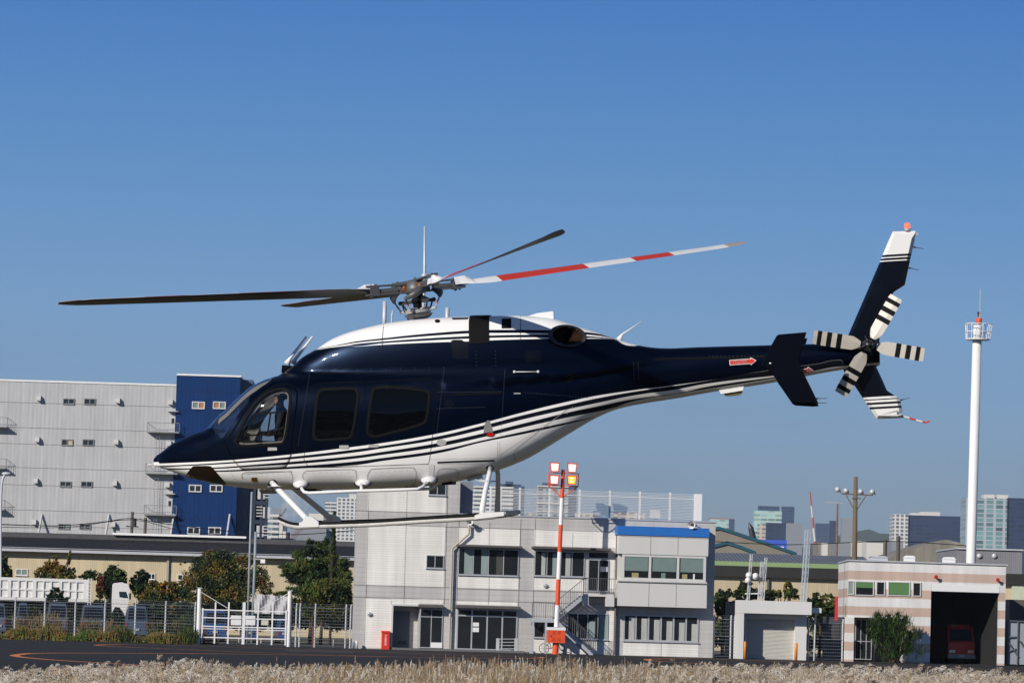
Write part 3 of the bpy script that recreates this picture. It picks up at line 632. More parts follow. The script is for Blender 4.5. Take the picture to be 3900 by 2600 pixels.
# tail fin
FIN_U = [Z6(1825, 213), Z6(1775, 335), Z6(1700, 520), Z6(1540, 890), Z6(1375, 1270)]
fin = [Z6(1830, 213), Z6(2058, 208), Z6(2050, 290), Z6(2000, 510), Z6(1950, 745), Z6(1840, 815), Z6(1812, 862), Z6(1760, 1080), Z6(1697, 1240), Z7(1703, 488), Z7(1690, 502), Z7(1665, 512), Z7(1720, 630), Z7(1772, 748), Z7(1850, 800), Z7(1890, 825), Z7(1905, 850), Z7(1928, 960), Z7(1893, 972), Z7(1888, 985), Z7(1932, 1022), Z7(1672, 1032), Z7(1590, 910), Z7(1535, 830), Z7(1410, 640), Z7(1340, 555), Z7(1345, 250), Z6(1375, 1270), Z6(1540, 890), Z6(1700, 520), Z6(1775, 335)]
def fin_mat():
    m, t, b = newmat('fin_paint'); tcn = t.nodes.new('ShaderNodeTexCoord'); sp = t.nodes.new('ShaderNodeSeparateXYZ'); t.links.new(tcn.outputs['Object'], sp.inputs[0])
    tz = lambda z, x, y: h3(*z(x, y)).z
    ed = [tz(Z7, 1750, 932), tz(Z7, 1750, 912), tz(Z7, 1750, 891), tz(Z7, 1750, 870), tz(Z7, 1750, 850), tz(Z7, 1750, 832), tz(Z7, 1750, 815), tz(Z6, 1870, 519), tz(Z6, 1870, 502), tz(Z6, 1870, 484), tz(Z6, 1870, 467), tz(Z6, 1870, 450)]
    lo, hi = min(ed) - 1, max(ed) + 1; mr = t.nodes.new('ShaderNodeMapRange'); mr.inputs[1].default_value = lo; mr.inputs[2].default_value = hi; t.links.new(sp.outputs[2], mr.inputs[0])
    cr_ = t.nodes.new('ShaderNodeValToRGB'); cr_.color_ramp.interpolation = 'CONSTANT'; els = cr_.color_ramp.elements; els[0].color = WHITE + (1,); els[0].position = 0
    cols = [BLACK, WHITE, BLACK, WHITE, BLACK, WHITE, NAVY, WHITE, BLACK, WHITE, BLACK, WHITE]; els[1].position = (ed[0] - lo) / (hi - lo); els[1].color = BLACK + (1,)
    for e_, c in list(zip(ed, cols))[1:]: x = els.new((e_ - lo) / (hi - lo)); x.color = c + (1,)
    t.links.new(mr.outputs[0], cr_.inputs[0]); t.links.new(cr_.outputs[0], b.inputs['Base Color']); b.inputs['Roughness'].default_value = .25; b.inputs['Coat Weight'].default_value = .5; return m
M_fin = fin_mat()
def foil(name, poly_px, wv, th, m, parent, bev=.05):
    """flat surface with bevelled edges, outline traced at its own depth"""
    q = [h3(*p_, wv) for p_ in poly_px]; pl = [(v.x, v.z) for v in q]; inn = inset(pl, bev)
    fs = geometry.tessellate_polygon([[Vector((a, c, 0)) for a, c in pl]]); b = MB(); n = len(pl)
    vs = [(a, wv, c) for a, c in pl] + [(a, wv - th / 2, c) for a, c in inn] + [(a, wv + th / 2, c) for a, c in inn]; ff = []
    for f in fs: ff.append(tuple(n + i for i in f)); ff.append(tuple(2 * n + i for i in reversed(f)))
    for i in range(n):
        j = (i + 1) % n; ff.append((i, j, n + j, n + i)); ff.append((j, i, 2 * n + i, 2 * n + j))
    b.add(vs, ff); o = b.build(name, m, parent)
    bm = bmesh.new(); bm.from_mesh(o.data); bmesh.ops.recalc_face_normals(bm, faces=bm.faces); bm.to_mesh(o.data); bm.free(); return o
tfin = foil('tail_fin', fin, 0.0, .13, M_fin, heli)
b = MB(); q = h3(*Z6(1976, 205)); b.tube([q + Vector((0, 0, -.01)), q + Vector((0, 0, .035))], .045, 12); b.build('beacon_base', M_lt, tfin, smooth=True)
b = MB(); b.tube([q + Vector((0, 0, .03)), q + Vector((0, 0, .08)), q + Vector((0, 0, .11))], [.042, .042, .03], 12); b.build('beacon_lamp', mat('lit_red_beacon', (.6, .03, .02), .3, var=0, emit=(1, .08, .03), es=3.0), tfin, smooth=True)
b = MB(); b.ball(q + Vector((.0, 0, .075)), (.02, .02, .03)); b.build('beacon_filament', mat('beacon_glow', (1, .6, .3), .3, var=0, emit=(1, .55, .25), es=12), tfin)
b = MB(); A = h3(*Z6(2058, 225)); C_ = h3(*Z6(2083, 255)); b.box((A.x, -.04, C_.z), (C_.x, .04, A.z)); b.build('position_light', M_lt, tfin)
for z_, a0, a1 in ((Z6, (2035, 368), (2138, 386)), (Z6, (1988, 575), (2090, 596)), (Z7, (1905, 845), (2000, 820))):
    b = MB(); b.tube([h3(*z_(*a0)), h3(*z_(*a0)).lerp(h3(*z_(*a1)), .3), h3(*z_(*a1))], [.018, .006, .004], 6); b.build('static_wick', M_dk, tfin)
b = MB(); pts = [h3(*Z7(x, y)) for x, y in ((1880, 990), (1935, 1008), (1995, 1022), (2060, 1043), (2125, 1060), (2160, 1066), (2198, 1052))]
for i in range(len(pts) - 1): b.cur = [2, 0, 1, 0, 1, 1][i]; b.tube([pts[i], pts[i + 1]], .013, 8)
b.build('tail_skid', [M_white, M_red, M_blk], tfin)
# stabiliser
EP = [Z7(672, 207), Z7(692, 192), Z7(972, 168), Z7(930, 320), Z7(885, 462), Z7(990, 670), Z7(1090, 873), Z7(1030, 880), Z7(845, 868), Z7(815, 850), Z7(705, 690), Z7(598, 540), Z7(525, 488), Z7(595, 345)]
epn = foil('endplate', EP, -1.22, .04, M_navy, heli, bev=.015)
b = MB(); b.add([(x, -y, z) for x, y, z in [v.co for v in epn.data.vertices]], [tuple(reversed(p_.vertices)) for p_ in epn.data.polygons]); b.build('endplate', M_navy, heli)
A = h3(*Z7(540, 490), -1.2); C_ = h3(*Z7(885, 462), -1.2); L_ = C_.x - A.x
prof = [(A.x, A.z), (A.x + .1 * L_, A.z + .035), (A.x + .35 * L_, A.z + .05), (C_.x, C_.z), (A.x + .35 * L_, A.z - .04), (A.x + .1 * L_, A.z - .035)]
b = MB(); b.prism(prof, 'y', -1.2, 1.2); b.build('stabiliser', M_navy, heli)
b = MB(); b.ball(h3(*Z7(615, 480), -1.26), (.03, .02, .022)); b.build('position_light', M_chr, heli, smooth=True)
for y in (828, 872): b = MB(); b.tube([h3(*Z7(1070, y), -1.22), h3(*Z7(1090, y), -1.22), h3(*Z7(1175, y - 1), -1.22)], [.02, .006, .004], 6); b.build('static_wick', M_dk, epn)
# ---- warning arrows on the boom ----
def arrow_sign(pts, tpts, lines, size, mir=False):
    near, _ = panel('warning_arrow', pts, M_white, heli, off=.006, rim=.008, step=9, mirror=False)
    near['label'] = 'red arrow decal with white border and lettering'
    panel('arrow_field', tpts, M_red, near, off=.009, rim=.004, step=9, mirror=False)
    return near
ar = [Z7(202, 447), Z7(412, 432), Z7(414, 420), Z7(473, 450), Z7(418, 498), Z7(416, 484), Z7(207, 499)]
ari = [Z7(208, 452), Z7(418, 437), Z7(419, 430), Z7(464, 451), Z7(423, 487), Z7(421, 478), Z7(212, 493)]
sgn_o = arrow_sign(ar, ari, None, 0)
def text_on(body_, cxy, hpx, ang, m, parent, name='lettering', off=.012, sxs=1.0):
    vs, fs = text_mesh(body_, 1.0); c, s__ = math.cos(ang), math.sin(ang); b = MB(); out = []
    for x, y, z in vs:
        X = x * hpx * sxs; Y = y * hpx; out.append(hit(cxy[0] + X * c + Y * s__, cxy[1] + X * -(-s__) * 1.0 * (1) - Y * c if False else cxy[1] - (Y * c) + X * s__, off)[0])
    b.add(out, fs); return b.build(name, m, parent)
text_on('危険 ここを通過', Z7(308, 455), 7.5, R(-4), M_lt, sgn_o); text_on('してはならない', Z7(308, 474), 7.5, R(-4), M_lt, sgn_o)
ar2 = [Z7(800, 558), Z7(975, 528), Z7(985, 511), Z7(1042, 548), Z7(990, 586), Z7(983, 575), Z7(800, 590)]
ar2i = [Z7(800, 562), Z7(980, 532), Z7(988, 520), Z7(1032, 549), Z7(993, 577), Z7(988, 570), Z7(800, 585)]
s2 = arrow_sign(ar2, ar2i, None, 0); text_on('DANGER', Z7(932, 556), 17, R(-4), M_lt, s2)
# ---- skid gear ----
def mirw(o, name, m, parent):
    b = MB(); b.add([(v.co.x, -v.co.y, v.co.z) for v in o.data.vertices], [tuple(reversed(p_.vertices)) for p_ in o.data.polygons]); return b.build(name, m, parent, smooth=True)
M_skid = mat('worn_white_paint', (.62, .61, .59), .45, var=.22, scale=14)
SK = smoothpoly([(1060, 1982), (1078, 1991), (1105, 2001), (1143, 2005.5), (1210, 2003), (1400, 1997), (1606, 1984), (1809, 1972.6), (1880, 1966), (1928, 1953.5)], 4, closed=False)
WS_ = -1.30
b = MB(); n_ = len(SK); b.tube([h3(*p_, WS_) for p_ in SK], [.012 + .024 * min(1, i / 5) for i in range(n_ - 2)] + [.035, .026], 12); skn = b.build('skid', M_skid, heli, smooth=True); skf = mirw(skn, 'skid', M_skid, heli)
for sg, par in ((1, skn), (-1, skf)):
    b = MB()
    for i in range(n_ - 1):
        q0, q1 = h3(*SK[i], WS_), h3(*SK[i + 1], WS_); 
        if i > n_ - 6: continue
        rr4 = lambda q: [(q.x, (WS_ - .036) * sg, q.z + .024), (q.x, (WS_ - .030) * sg, q.z + .062), (q.x, (WS_ + .030) * sg, q.z + .062), (q.x, (WS_ + .030) * sg, q.z + .024)]; b.grid([rr4(q0), rr4(q1)], close=True)
    b.build('step_strip', M_rub, par)
    b = MB(); pA = h3(*Z2(1675, 1305), WS_); pB = h3(*Z2(1868, 1300), WS_); pC = h3(*Z2(1770, 1240), WS_)
    b.prism([(pA.x, pA.z - .03), (pB.x, pB.z - .03), (pB.x, pB.z + .045), (pC.x + .06, pC.z + .02), (pC.x - .06, pC.z + .05), (pA.x + .05, pA.z + .05), (pA.x, pA.z + .04)], 'y', (WS_ - .045) * sg, (WS_ + .045) * sg)
    b.build('skid_shoe', M_white, par); b = MB(); pA = h3(*Z4(1330, 1225), WS_); pB = h3(*Z4(1620, 1190), WS_); b.prism([(pA.x, pA.z - .03), (pB.x, pB.z - .03), (pB.x, pB.z + .03), (pA.x + .12, pA.z + .06), (pA.x, pA.z + .03)], 'y', (WS_ - .043) * sg, (WS_ + .043) * sg)
    b.build('skid_shoe', M_white, par)
def hose(pts, r, name, m, parent):
    for sg in (1, -1):
        b = MB(); b.tube([(v.x, v.y * sg, v.z) for v in pts], r, 12); b.build(name, m, parent, smooth=True)
hose([h3(*Z2(1400, 880), -.72), h3(*Z2(1440, 925), -.85), h3(*Z2(1600, 1090), -1.08), h3(*Z2(1720, 1215), -1.24), h3(*Z2(1775, 1275), -1.30)], [.040, .043, .043, .045, .04], 'cross_tube', M_white, heli)
hose([h3(*Z4(1483, 735), -.55), h3(*Z4(1472, 800), -.75), h3(*Z4(1430, 980), -1.1), h3(*Z4(1405, 1130), -1.27), h3(*Z4(1400, 1200), -1.30)], [.036, .037, .038, .045, .045], 'cross_tube', M_white, heli)
b = MB(); b.tube([h3(*Z4(1340, 862), -1.0), h3(*Z4(1440, 868), -.95), h3(*Z4(1530, 866), .6)], [.006, .02, .012]); b.build('cross_strut', M_white, heli)
for p_, wv in ((Z2(1385, 915), -.80), (Z2(1480, 913), -.80)): pass
b = MB(); b.box(tuple(h3(*Z2(1378, 922), -.74)), tuple(h3(*Z2(1485, 912), -.98))); b.build('tube_bracket', M_white, heli)
disc_on('tube_socket', *Z2(1408, 892), 17, M_blk, mirror=True); disc_on('tube_socket', *Z4(1478, 735), 15, M_blk, ry=11, mirror=True)
# cabin step
ST = [Z2(1690, 915), Z2(1700, 950), Z2(1722, 975), Z2(1770, 984), Z4(80, 966), Z4(200, 962), Z4(560, 952), Z4(755, 945), Z4(805, 925), Z4(850, 880)]
wl = [-.80, -.95, -1.02, -1.04, -1.04, -1.04, -1.04, -1.04, -1.0, -.82]
hose([h3(*p_, wv) for p_, wv in zip(ST, wl)], .024, 'cabin_step', M_white, heli)
hose([h3(*Z4(200, 900), -.82), h3(*Z4(200, 960), -1.04)], .024, 'step_arm', M_white, heli)
for c, rx, ry in ((Z2(1685, 893), 30, 18), (Z4(215, 878), 30, 17), (Z4(870, 852), 31, 18)):
    q, n_q = hit(*c); tgt = h3(c[0] + 2, c[1] + 14, -.95)
    for sg in (1, -1):
        b = MB(); rows = []
        for f, k in ((0, 1.0), (.2, .93), (.55, .72), (.85, .4), (1, .22)):
            ce = q.lerp(tgt, f * .8); rows.append([(ce.x + rx / 255 * k * math.cos(a * math.pi / 10), (ce.y + .04 * k * math.sin(a * math.pi / 10)) * sg, ce.z + ry / 255 * k * math.sin(a * math.pi / 10)) for a in range(20)])
        b.grid(rows, close=True); fo = b.build('step_fairing', M_white, heli, smooth=True)
        b = MB(); b.tube([(q.x + (rx + 2) / 255 * math.cos(a * math.pi / 10), (q.y + .03 * math.sin(a * math.pi / 10)) * sg, q.z + (ry + 2) / 255 * math.sin(a * math.pi / 10)) for a in range(21)], .008, 5, caps=False); b.build('fairing_seal', M_rub, fo)
# ---- rotor ----
RC = h3(1583, 1098)
DROT = rotm('Y', R(-3.3)); 
blade_pts = []
def blade(p0=24, p1=12):
    """along +x from the hub; chord toward +y is the trailing edge; rotor turns counter-clockwise seen from above"""
    b = MB(); rr = [.62, .70, .80, .95, 1.15, 1.34, 1.7, 2.2, 2.80, 3.2, 3.60, 3.95, 4.26, 4.7, 5.0, 5.2, 5.35, 5.45, 5.49]; rows = []
    for r in rr:
        ch = .285 if r > 1.15 else .12 + .165 * max(0, (r - .7) / .45); sw = 0
        if r > 5.0: k = (r - 5.0) / .49; ch = .285 * (1 - .62 * k * k); sw = .16 * k ** 1.5
        pit = R(p0 - p1 * r / 5.49); th = .10 if r < .9 else .016
        prof = [(-.25, 0), (-.22, .42), (-.12, .85), (.05, 1), (.3, .72), (.55, .36), (.75, .05), (.55, -.18), (.3, -.38), (.05, -.55), (-.12, -.5), (-.22, -.28)]
        rows.append([(r, -((x * ch + sw) * math.cos(pit) + z * th * math.sin(pit)), -(x * ch) * math.sin(pit) + z * th * math.cos(pit)) for x, z in prof])
    n = 12
    for j in range(len(rows) - 1):
        rm = (rr[j] + rr[j + 1]) / 2
        for i in range(n):
            k = (i + 1) % n; top = i < 6
            b.cur = 0 if not top else (1 if (1.34 < rm < 2.8 or 3.6 < rm < 4.26) else 2)
            if top and rm > 5.2: b.cur = 3
            if rm < 1.0 and not top: b.cur = 0
            b.add([rows[j][i], rows[j][k], rows[j + 1][k], rows[j + 1][i]], [(0, 1, 2, 3)])
    b.add(rows[0], [tuple(range(n))]); b.add(rows[-1], [tuple(reversed(range(n)))])
    return b
M_bl = mat('blade_underside', (.018, .017, .017), .4, var=.2, scale=5); M_tip = mat('worn_blade_tip', (.35, .27, .2), .5, var=.3)
rotor = bpy.data.objects.new('main_rotor', None); col.objects.link(rotor); rotor.parent = heli; ORG[rotor.name] = (WORLD, Vector((0, 0, 0)))
rotor.matrix_local = Matrix.Translation(RC) @ DROT.to_4x4()
blds = blade()
for k, az in enumerate((154, 60, -27, -121)):
    # azimuth measured from the tail toward the camera side (-w)
    me_o = (blade(26, 27) if k == 1 else blds).build('rotor_blade', [M_bl, mat('red_blade', (.52, .035, .015), .4, var=.1) if k == 0 else bpy.data.materials['red_blade'], M_white, M_tip], rotor, smooth=False, merge=True)
    me_o.matrix_local = Matrix.Rotation(R(-az), 4, 'Z') @ Matrix.Rotation(R(-2.7), 4, 'Y')
    arm = MB()
    for z_ in (.075, -.05):
        arm.prism([(.08, -.07), (.32, -.045), (.62, -.05), (.80, -.035), (.80, .035), (.62, .05), (.32, .045), (.08, .07)], 'z', z_, z_ + .025)
    arm.tube([(.3, 0, .0), (.68, 0, .0)], [.055, .04], 10); arm.box((.60, -.06, -.06), (.74, .06, .07))
    arm.tube([(.64, 0, -.085), (.64, 0, .12)], .022, 8); arm.tube([(.72, .03, -.08), (.72, .03, .11)], .016, 8)
    ao = arm.build('blade_grip', M_mid, rotor); ao.matrix_local = Matrix.Rotation(R(-az), 4, 'Z') @ Matrix.Rotation(R(-1.5), 4, 'Y') @ Matrix.Translation((0, 0, 0.03 if k % 2 else -0.02))
    hn = MB(); hn.tube([(.30, .0, -.02), (.32, -.16, -.10), (.26, -.30, -.16)], [.05, .055, .03], 8); hn.ball((.26, -.30, -.16), .03, 8, 6)
    ho = hn.build('pitch_horn', M_mid, rotor, smooth=True); ho.matrix_local = Matrix.Rotation(R(-az), 4, 'Z')
    dm = MB(); dm.tube([(.18, .0, -.05), (.18, 0, .075)], .05, 12); do = dm.build('elastomer_damper', M_cu, rotor, smooth=True); do.matrix_local = Matrix.Rotation(R(-az), 4, 'Z')
    pl_ = MB(); a = R(-az); hx = Vector((.26 * math.cos(a) + .30 * math.sin(a), .26 * math.sin(a) - .30 * math.cos(a), -.16)); lo = Vector((hx.x * .74, hx.y * .74, -.33))
    pl_.cur = 0; pl_.tube([hx, hx.lerp(lo, .5)], .012, 8); pl_.cur = 2; pl_.tube([hx.lerp(lo, .5), hx.lerp(lo, .62)], .016, 8); pl_.cur = 1; pl_.tube([hx.lerp(lo, .62), lo], .012, 8); pl_.ball(lo, .026, 8, 6)
    pl_.build('pitch_link', [M_dk, M_lt, M_red], rotor, smooth=True)
    sa = MB(); sa.tube([(0, 0, -.34), (lo.x, lo.y, -.33)], [.05, .022], 8); sa.build('swashplate_arm', M_lt, rotor)
h = MB(); h.tube([(0, 0, -.58), (0, 0, .08)], .066, 20); h.tube([(0, 0, -.12), (0, 0, -.05)], .10, 20); h.tube([(0, 0, -.22), (0, 0, -.16)], .085, 16); h.build('mast', M_blk, rotor, smooth=True)
h = MB(); h.tube([(0, 0, -.08), (0, 0, -.04), (0, 0, .02), (0, 0, .10), (0, 0, .13)], [.14, .2, .17, .16, .09], 20); h.tube([(0, 0, .12), (0, 0, .17)], .02, 10); h.build('hub', M_mid, rotor, smooth=True)
h = MB(); h.tube([(0, 0, -.38), (0, 0, -.33), (0, 0, -.32)], [.19, .20, .15], 28); h.build('rotating_swashplate', M_lt, rotor)
h = MB(); h.tube([(0, 0, -.45), (0, 0, -.395)], [.17, .22], 28); h.tube([(0, 0, -.70), (0, 0, -.44)], [.085, .10], 20); h.build('fixed_swashplate', M_mid, rotor)
h = MB(); h.box((-.26, -.035, -.225), (.26, .035, -.175))
for sx_ in (-1, 1): h.tube([(sx_ * .24, 0, -.20), (sx_ * .17, .05, -.34)], .012, 6); h.tube([(sx_ * .24, 0, -.20), (sx_ * .20, -.05, -.34)], .012, 6); h.ball((sx_ * .26, 0, -.20), .035, 8, 6)
h.build('scissor_links', M_dk, rotor).rotation_euler = (0, 0, R(-6))
h = MB()
for a in (200, 250, 320): h.tube([(.17 * math.cos(R(a)), .17 * math.sin(R(a)), -.42), (.15 * math.cos(R(a)), .15 * math.sin(R(a)), -.85)], .016, 8)
h.build('control_rods', M_dk, rotor)
# ---- tail rotor ----
TR = h3(3308, 1315, -.34); trot = bpy.data.objects.new('tail_rotor', None); col.objects.link(trot); trot.parent = heli; trot.location = TR; ORG[trot.name] = (WORLD, Vector((0, 0, 0)))
M_trw = mat('pale_tail_blade', (.50, .47, .42), .4, var=.08)
for k, az in enumerate((168, -13, 57, 237)):
    b = MB(); rb = [.12, .17, .24, .405, .48, .555, .63, .705, .77, .832]; cw_ = [.04, .07, .1, .105, .105, .105, .105, .105, .105, .095]
    for i in range(len(rb) - 1):
        b.cur = 1 if i in (3, 5, 7) else 0
        a0, a1 = rb[i], rb[i + 1]; c0, c1 = cw_[i], cw_[i + 1]; tw = .35
        def sec(r, c): return [(r, -.25 * c * tw * 0 - .0 + -.028 * 0 + (-c) * .28, c * -1), (r, -.012, -.2 * c), (r, c * .28, c), (r, .012, -.2 * c)]
        A_, B2 = sec(a0, c0), sec(a1, c1); b.grid([A_, B2], close=True)
        if i in (0, len(rb) - 2): b.add(A_ if i == 0 else B2, [(0, 1, 2, 3)])
    o = b.build('tail_blade', [M_trw, M_blk], trot); o.rotation_euler = (0, -R(az), 0)
    if k > 1: o.location = (0, .06, 0)
h = MB(); h.tube([(0, .32, 0), (0, .1, 0), (0, -.04, 0), (0, -.08, 0)], [.09, .10, .075, .04], 16); h.tube([(0, -.06, 0), (0, -.16, 0)], .02, 10)
for a in range(4): h.tube([(.05 * math.cos(a * 1.57), -.1, .05 * math.sin(a * 1.57)), (.15 * math.cos(a * 1.57 + .3), -.02, .15 * math.sin(a * 1.57 + .3))], .014, 6)
h.build('tail_rotor_hub', M_dk, trot, smooth=True)
# ================= SETTING =================
HZ = lambda px: CY + 1033.0 + (px - CX) * math.tan(ROLL)
FF = Frame((0, 0, 0), R(8)); q0 = P(2000, 2484, 240.6); FF = Frame((q0.x, q0.y, 0), R(8))
def ff(px, py, v=0.0): return FF.pt(px, py, v)
# ground sheet to the horizon
M_earth = mat('dry_field_soil', (.10, .085, .05), .95, var=.35, scale=.3)
b = MB(); b.add([(-9000, -600, 0), (9000, -600, 0), (9000, 14000, 0), (-9000, 14000, 0)], [(0, 1, 2, 3)]); b.build('ground', M_earth, kind='structure')
def asphalt(name, c):
    m = mat(name, c, .9, var=.22, scale=.35, bump=.0, spec=.15); t = m.node_tree
    for n_ in t.nodes:
        if n_.type == 'MAPPING': n_.inputs['Scale'].default_value = (.12, 1.0, 1)
        if n_.type == 'TEX_NOISE': n_.inputs['Detail'].default_value = 9; n_.inputs['Roughness'].default_value = .7
    return m
b = MB(); L = [ff(-1500, 2480), ff(5600, 2480)]
def quad_world(name, pts, z, m, **k):
    bb = MB(); bb.add([(x, y, z) for x, y in pts], [tuple(range(len(pts)))]); return bb.build(name, m, **k)
M_asph = asphalt('taxiway_asphalt', (.034, .033, .033))
fw = FF.m
def fw_pt(u, v): p_ = fw @ Vector((u, v, 0)); return (p_.x, p_.y)
quad_world('taxiway', [(-260, 99), (260, 99), fw_pt(260, -.3), fw_pt(-260, -.3)], .004, M_asph, kind='structure')
quad_world('apron', [fw_pt(-260, -.3), fw_pt(260, -.3), fw_pt(260, 26), fw_pt(-260, 26)], .004, asphalt('apron_asphalt', (.06, .058, .056)), kind='structure')
# painted guide lines: flattened loops on the taxiway
M_or = mat('orange_line_paint', (.80, .25, .05), .7, var=.25, scale=1.2); M_wl = mat('white_line_paint', (.6, .6, .58), .7, var=.25, scale=1.5)
def line_px(name, pts, wd, m, closed=False, n=6):
    pp = smoothpoly(pts, n, closed) if n > 1 else pts
    g = [G(*p_) for p_ in pp]; Lf, Rt = [], []; N = len(g)
    for i in range(N):
        a = g[i - 1] if (i > 0 or closed) else g[i]; c = g[(i + 1) % N] if (i < N - 1 or closed) else g[i]; t = (c - a); t.z = 0; t.normalize(); nr_ = Vector((-t.y, t.x, 0)) * wd / 2
        Lf.append((g[i].x + nr_.x, g[i].y + nr_.y, .008)); Rt.append((g[i].x - nr_.x, g[i].y - nr_.y, .008))
    bb = MB(); bb.grid([Lf + ([Lf[0]] if closed else []), Rt + ([Rt[0]] if closed else [])]); return bb.build(name, m, kind='structure')
line_px('taxi_guide_line', [(1500, 2500), (900, 2489), (520, 2486.5), (260, 2485.5), (120, 2487), (75, 2491), (55, 2495), (75, 2500), (120, 2505), (220, 2513), (400, 2524), (700, 2540)], .42, M_or)
line_px('taxi_guide_line', [(1500, 2484), (900, 2463), (520, 2453), (430, 2452.5), (380, 2454), (366, 2455.2), (385, 2457), (450, 2461), (700, 2472), (1100, 2488), (1500, 2500)], .32, M_or)
line_px('taxi_guide_line', [(1500, 2484), (1750, 2493), (1990, 2499), (2055, 2501), (2066, 2502.6), (2040, 2504.5), (1960, 2505.5), (1700, 2503), (1500, 2500)], .30, M_or)
line_px('taxi_guide_line', [(3900, 2551), (3300, 2533), (2900, 2515), (2650, 2507), (2490, 2508), (2463, 2511), (2500, 2516), (2700, 2526), (3000, 2538), (3500, 2556)], .36, M_or)
for x0, y0, x1, y1 in ((1083, 2475, 1350, 2480), (1100, 2478.5, 1352, 2483.5), (3176, 2526, 3440, 2533.5)): line_px('road_marking', [(x0, y0), (x1, y1)], .22, M_wl, n=1)
# ---------------- materials ----------------
def weather(t, tcn, sock, lo=.84, hi=1.08, sc=.9):
    """rain streaks and grime: a vertically drawn-out noise scales the colour"""
    mpn = t.nodes.new('ShaderNodeMapping'); mpn.inputs['Scale'].default_value = (1.6, 1.6, .13); t.links.new(tcn.outputs['Object'], mpn.inputs[0])
    n = t.nodes.new('ShaderNodeTexNoise'); n.inputs['Scale'].default_value = sc; n.inputs['Detail'].default_value = 7; n.inputs['Roughness'].default_value = .65; t.links.new(mpn.outputs[0], n.inputs['Vector'])
    mr = t.nodes.new('ShaderNodeMapRange'); mr.inputs[1].default_value = .3; mr.inputs[2].default_value = .7; mr.inputs[3].default_value = lo; mr.inputs[4].default_value = hi; t.links.new(n.outputs[0], mr.inputs[0])
    vm = t.nodes.new('ShaderNodeVectorMath'); vm.operation = 'SCALE'; t.links.new(sock, vm.inputs[0]); t.links.new(mr.outputs[0], vm.inputs['Scale']); return vm.outputs[0]
def tile_mat(name, c, mc, sc=(1, 1, 1), rough=.55, bw=.30, rh=.10, mort=.012, yz=True):
    m, t, bs = newmat(name); tcn = t.nodes.new('ShaderNodeTexCoord'); sp = t.nodes.new('ShaderNodeSeparateXYZ'); cb_ = t.nodes.new('ShaderNodeCombineXYZ'); br = t.nodes.new('ShaderNodeTexBrick')
    t.links.new(tcn.outputs['Object'], sp.inputs[0]); ad = t.nodes.new('ShaderNodeMath'); ad.operation = 'ADD'; t.links.new(sp.outputs[0], ad.inputs[0]); t.links.new(sp.outputs[1], ad.inputs[1])
    t.links.new(ad.outputs[0], cb_.inputs[0]); t.links.new(sp.outputs[2], cb_.inputs[1]); t.links.new(cb_.outputs[0], br.inputs['Vector'])
    br.inputs['Color1'].default_value = tuple(x * 1.03 for x in c) + (1,); br.inputs['Color2'].default_value = tuple(x * .96 for x in c) + (1,); br.inputs['Mortar'].default_value = tuple(mc) + (1,)
    br.inputs['Scale'].default_value = 1; br.inputs['Mortar Size'].default_value = mort; br.inputs['Brick Width'].default_value = bw; br.inputs['Row Height'].default_value = rh; br.offset = 0.0
    n = t.nodes.new('ShaderNodeTexNoise'); n.inputs['Scale'].default_value = .5; n.inputs['Detail'].default_value = 6; t.links.new(tcn.outputs['Object'], n.inputs['Vector'])
    mr = t.nodes.new('ShaderNodeMapRange'); mr.inputs[3].default_value = .88; mr.inputs[4].default_value = 1.1; t.links.new(n.outputs[0], mr.inputs[0])
    vm = t.nodes.new('ShaderNodeVectorMath'); vm.operation = 'SCALE'; t.links.new(br.outputs[0], vm.inputs[0]); t.links.new(mr.outputs[0], vm.inputs['Scale']); t.links.new(weather(t, tcn, vm.outputs[0]), bs.inputs['Base Color']); bs.inputs['Roughness'].default_value = rough
    return m
def band_mat(name, c0, c1, period, phase, duty=.5):
    m, t, bs = newmat(name); tcn = t.nodes.new('ShaderNodeTexCoord'); sp = t.nodes.new('ShaderNodeSeparateXYZ'); t.links.new(tcn.outputs['Object'], sp.inputs[0])
    a = t.nodes.new('ShaderNodeMath'); a.operation = 'MULTIPLY_ADD'; a.inputs[1].default_value = 1 / period; a.inputs[2].default_value = phase; t.links.new(sp.outputs[2], a.inputs[0])
    f = t.nodes.new('ShaderNodeMath'); f.operation = 'FRACT'; t.links.new(a.outputs[0], f.inputs[0]); g = t.nodes.new('ShaderNodeMath'); g.operation = 'LESS_THAN'; g.inputs[1].default_value = duty; t.links.new(f.outputs[0], g.inputs[0])
    mx = t.nodes.new('ShaderNodeMix'); mx.data_type = 'RGBA'; mx.inputs[6].default_value = c0 + (1,); mx.inputs[7].default_value = c1 + (1,); t.links.new(g.outputs[0], mx.inputs[0])
    n = t.nodes.new('ShaderNodeTexNoise'); n.inputs['Scale'].default_value = .9; n.inputs['Detail'].default_value = 6; t.links.new(tcn.outputs['Object'], n.inputs['Vector'])
    mr = t.nodes.new('ShaderNodeMapRange'); mr.inputs[3].default_value = .9; mr.inputs[4].default_value = 1.08; t.links.new(n.outputs[0], mr.inputs[0])
    vm = t.nodes.new('ShaderNodeVectorMath'); vm.operation = 'SCALE'; t.links.new(mx.outputs[2], vm.inputs[0]); t.links.new(mr.outputs[0], vm.inputs['Scale']); t.links.new(weather(t, tcn, vm.outputs[0]), bs.inputs['Base Color']); bs.inputs['Roughness'].default_value = .65; return m
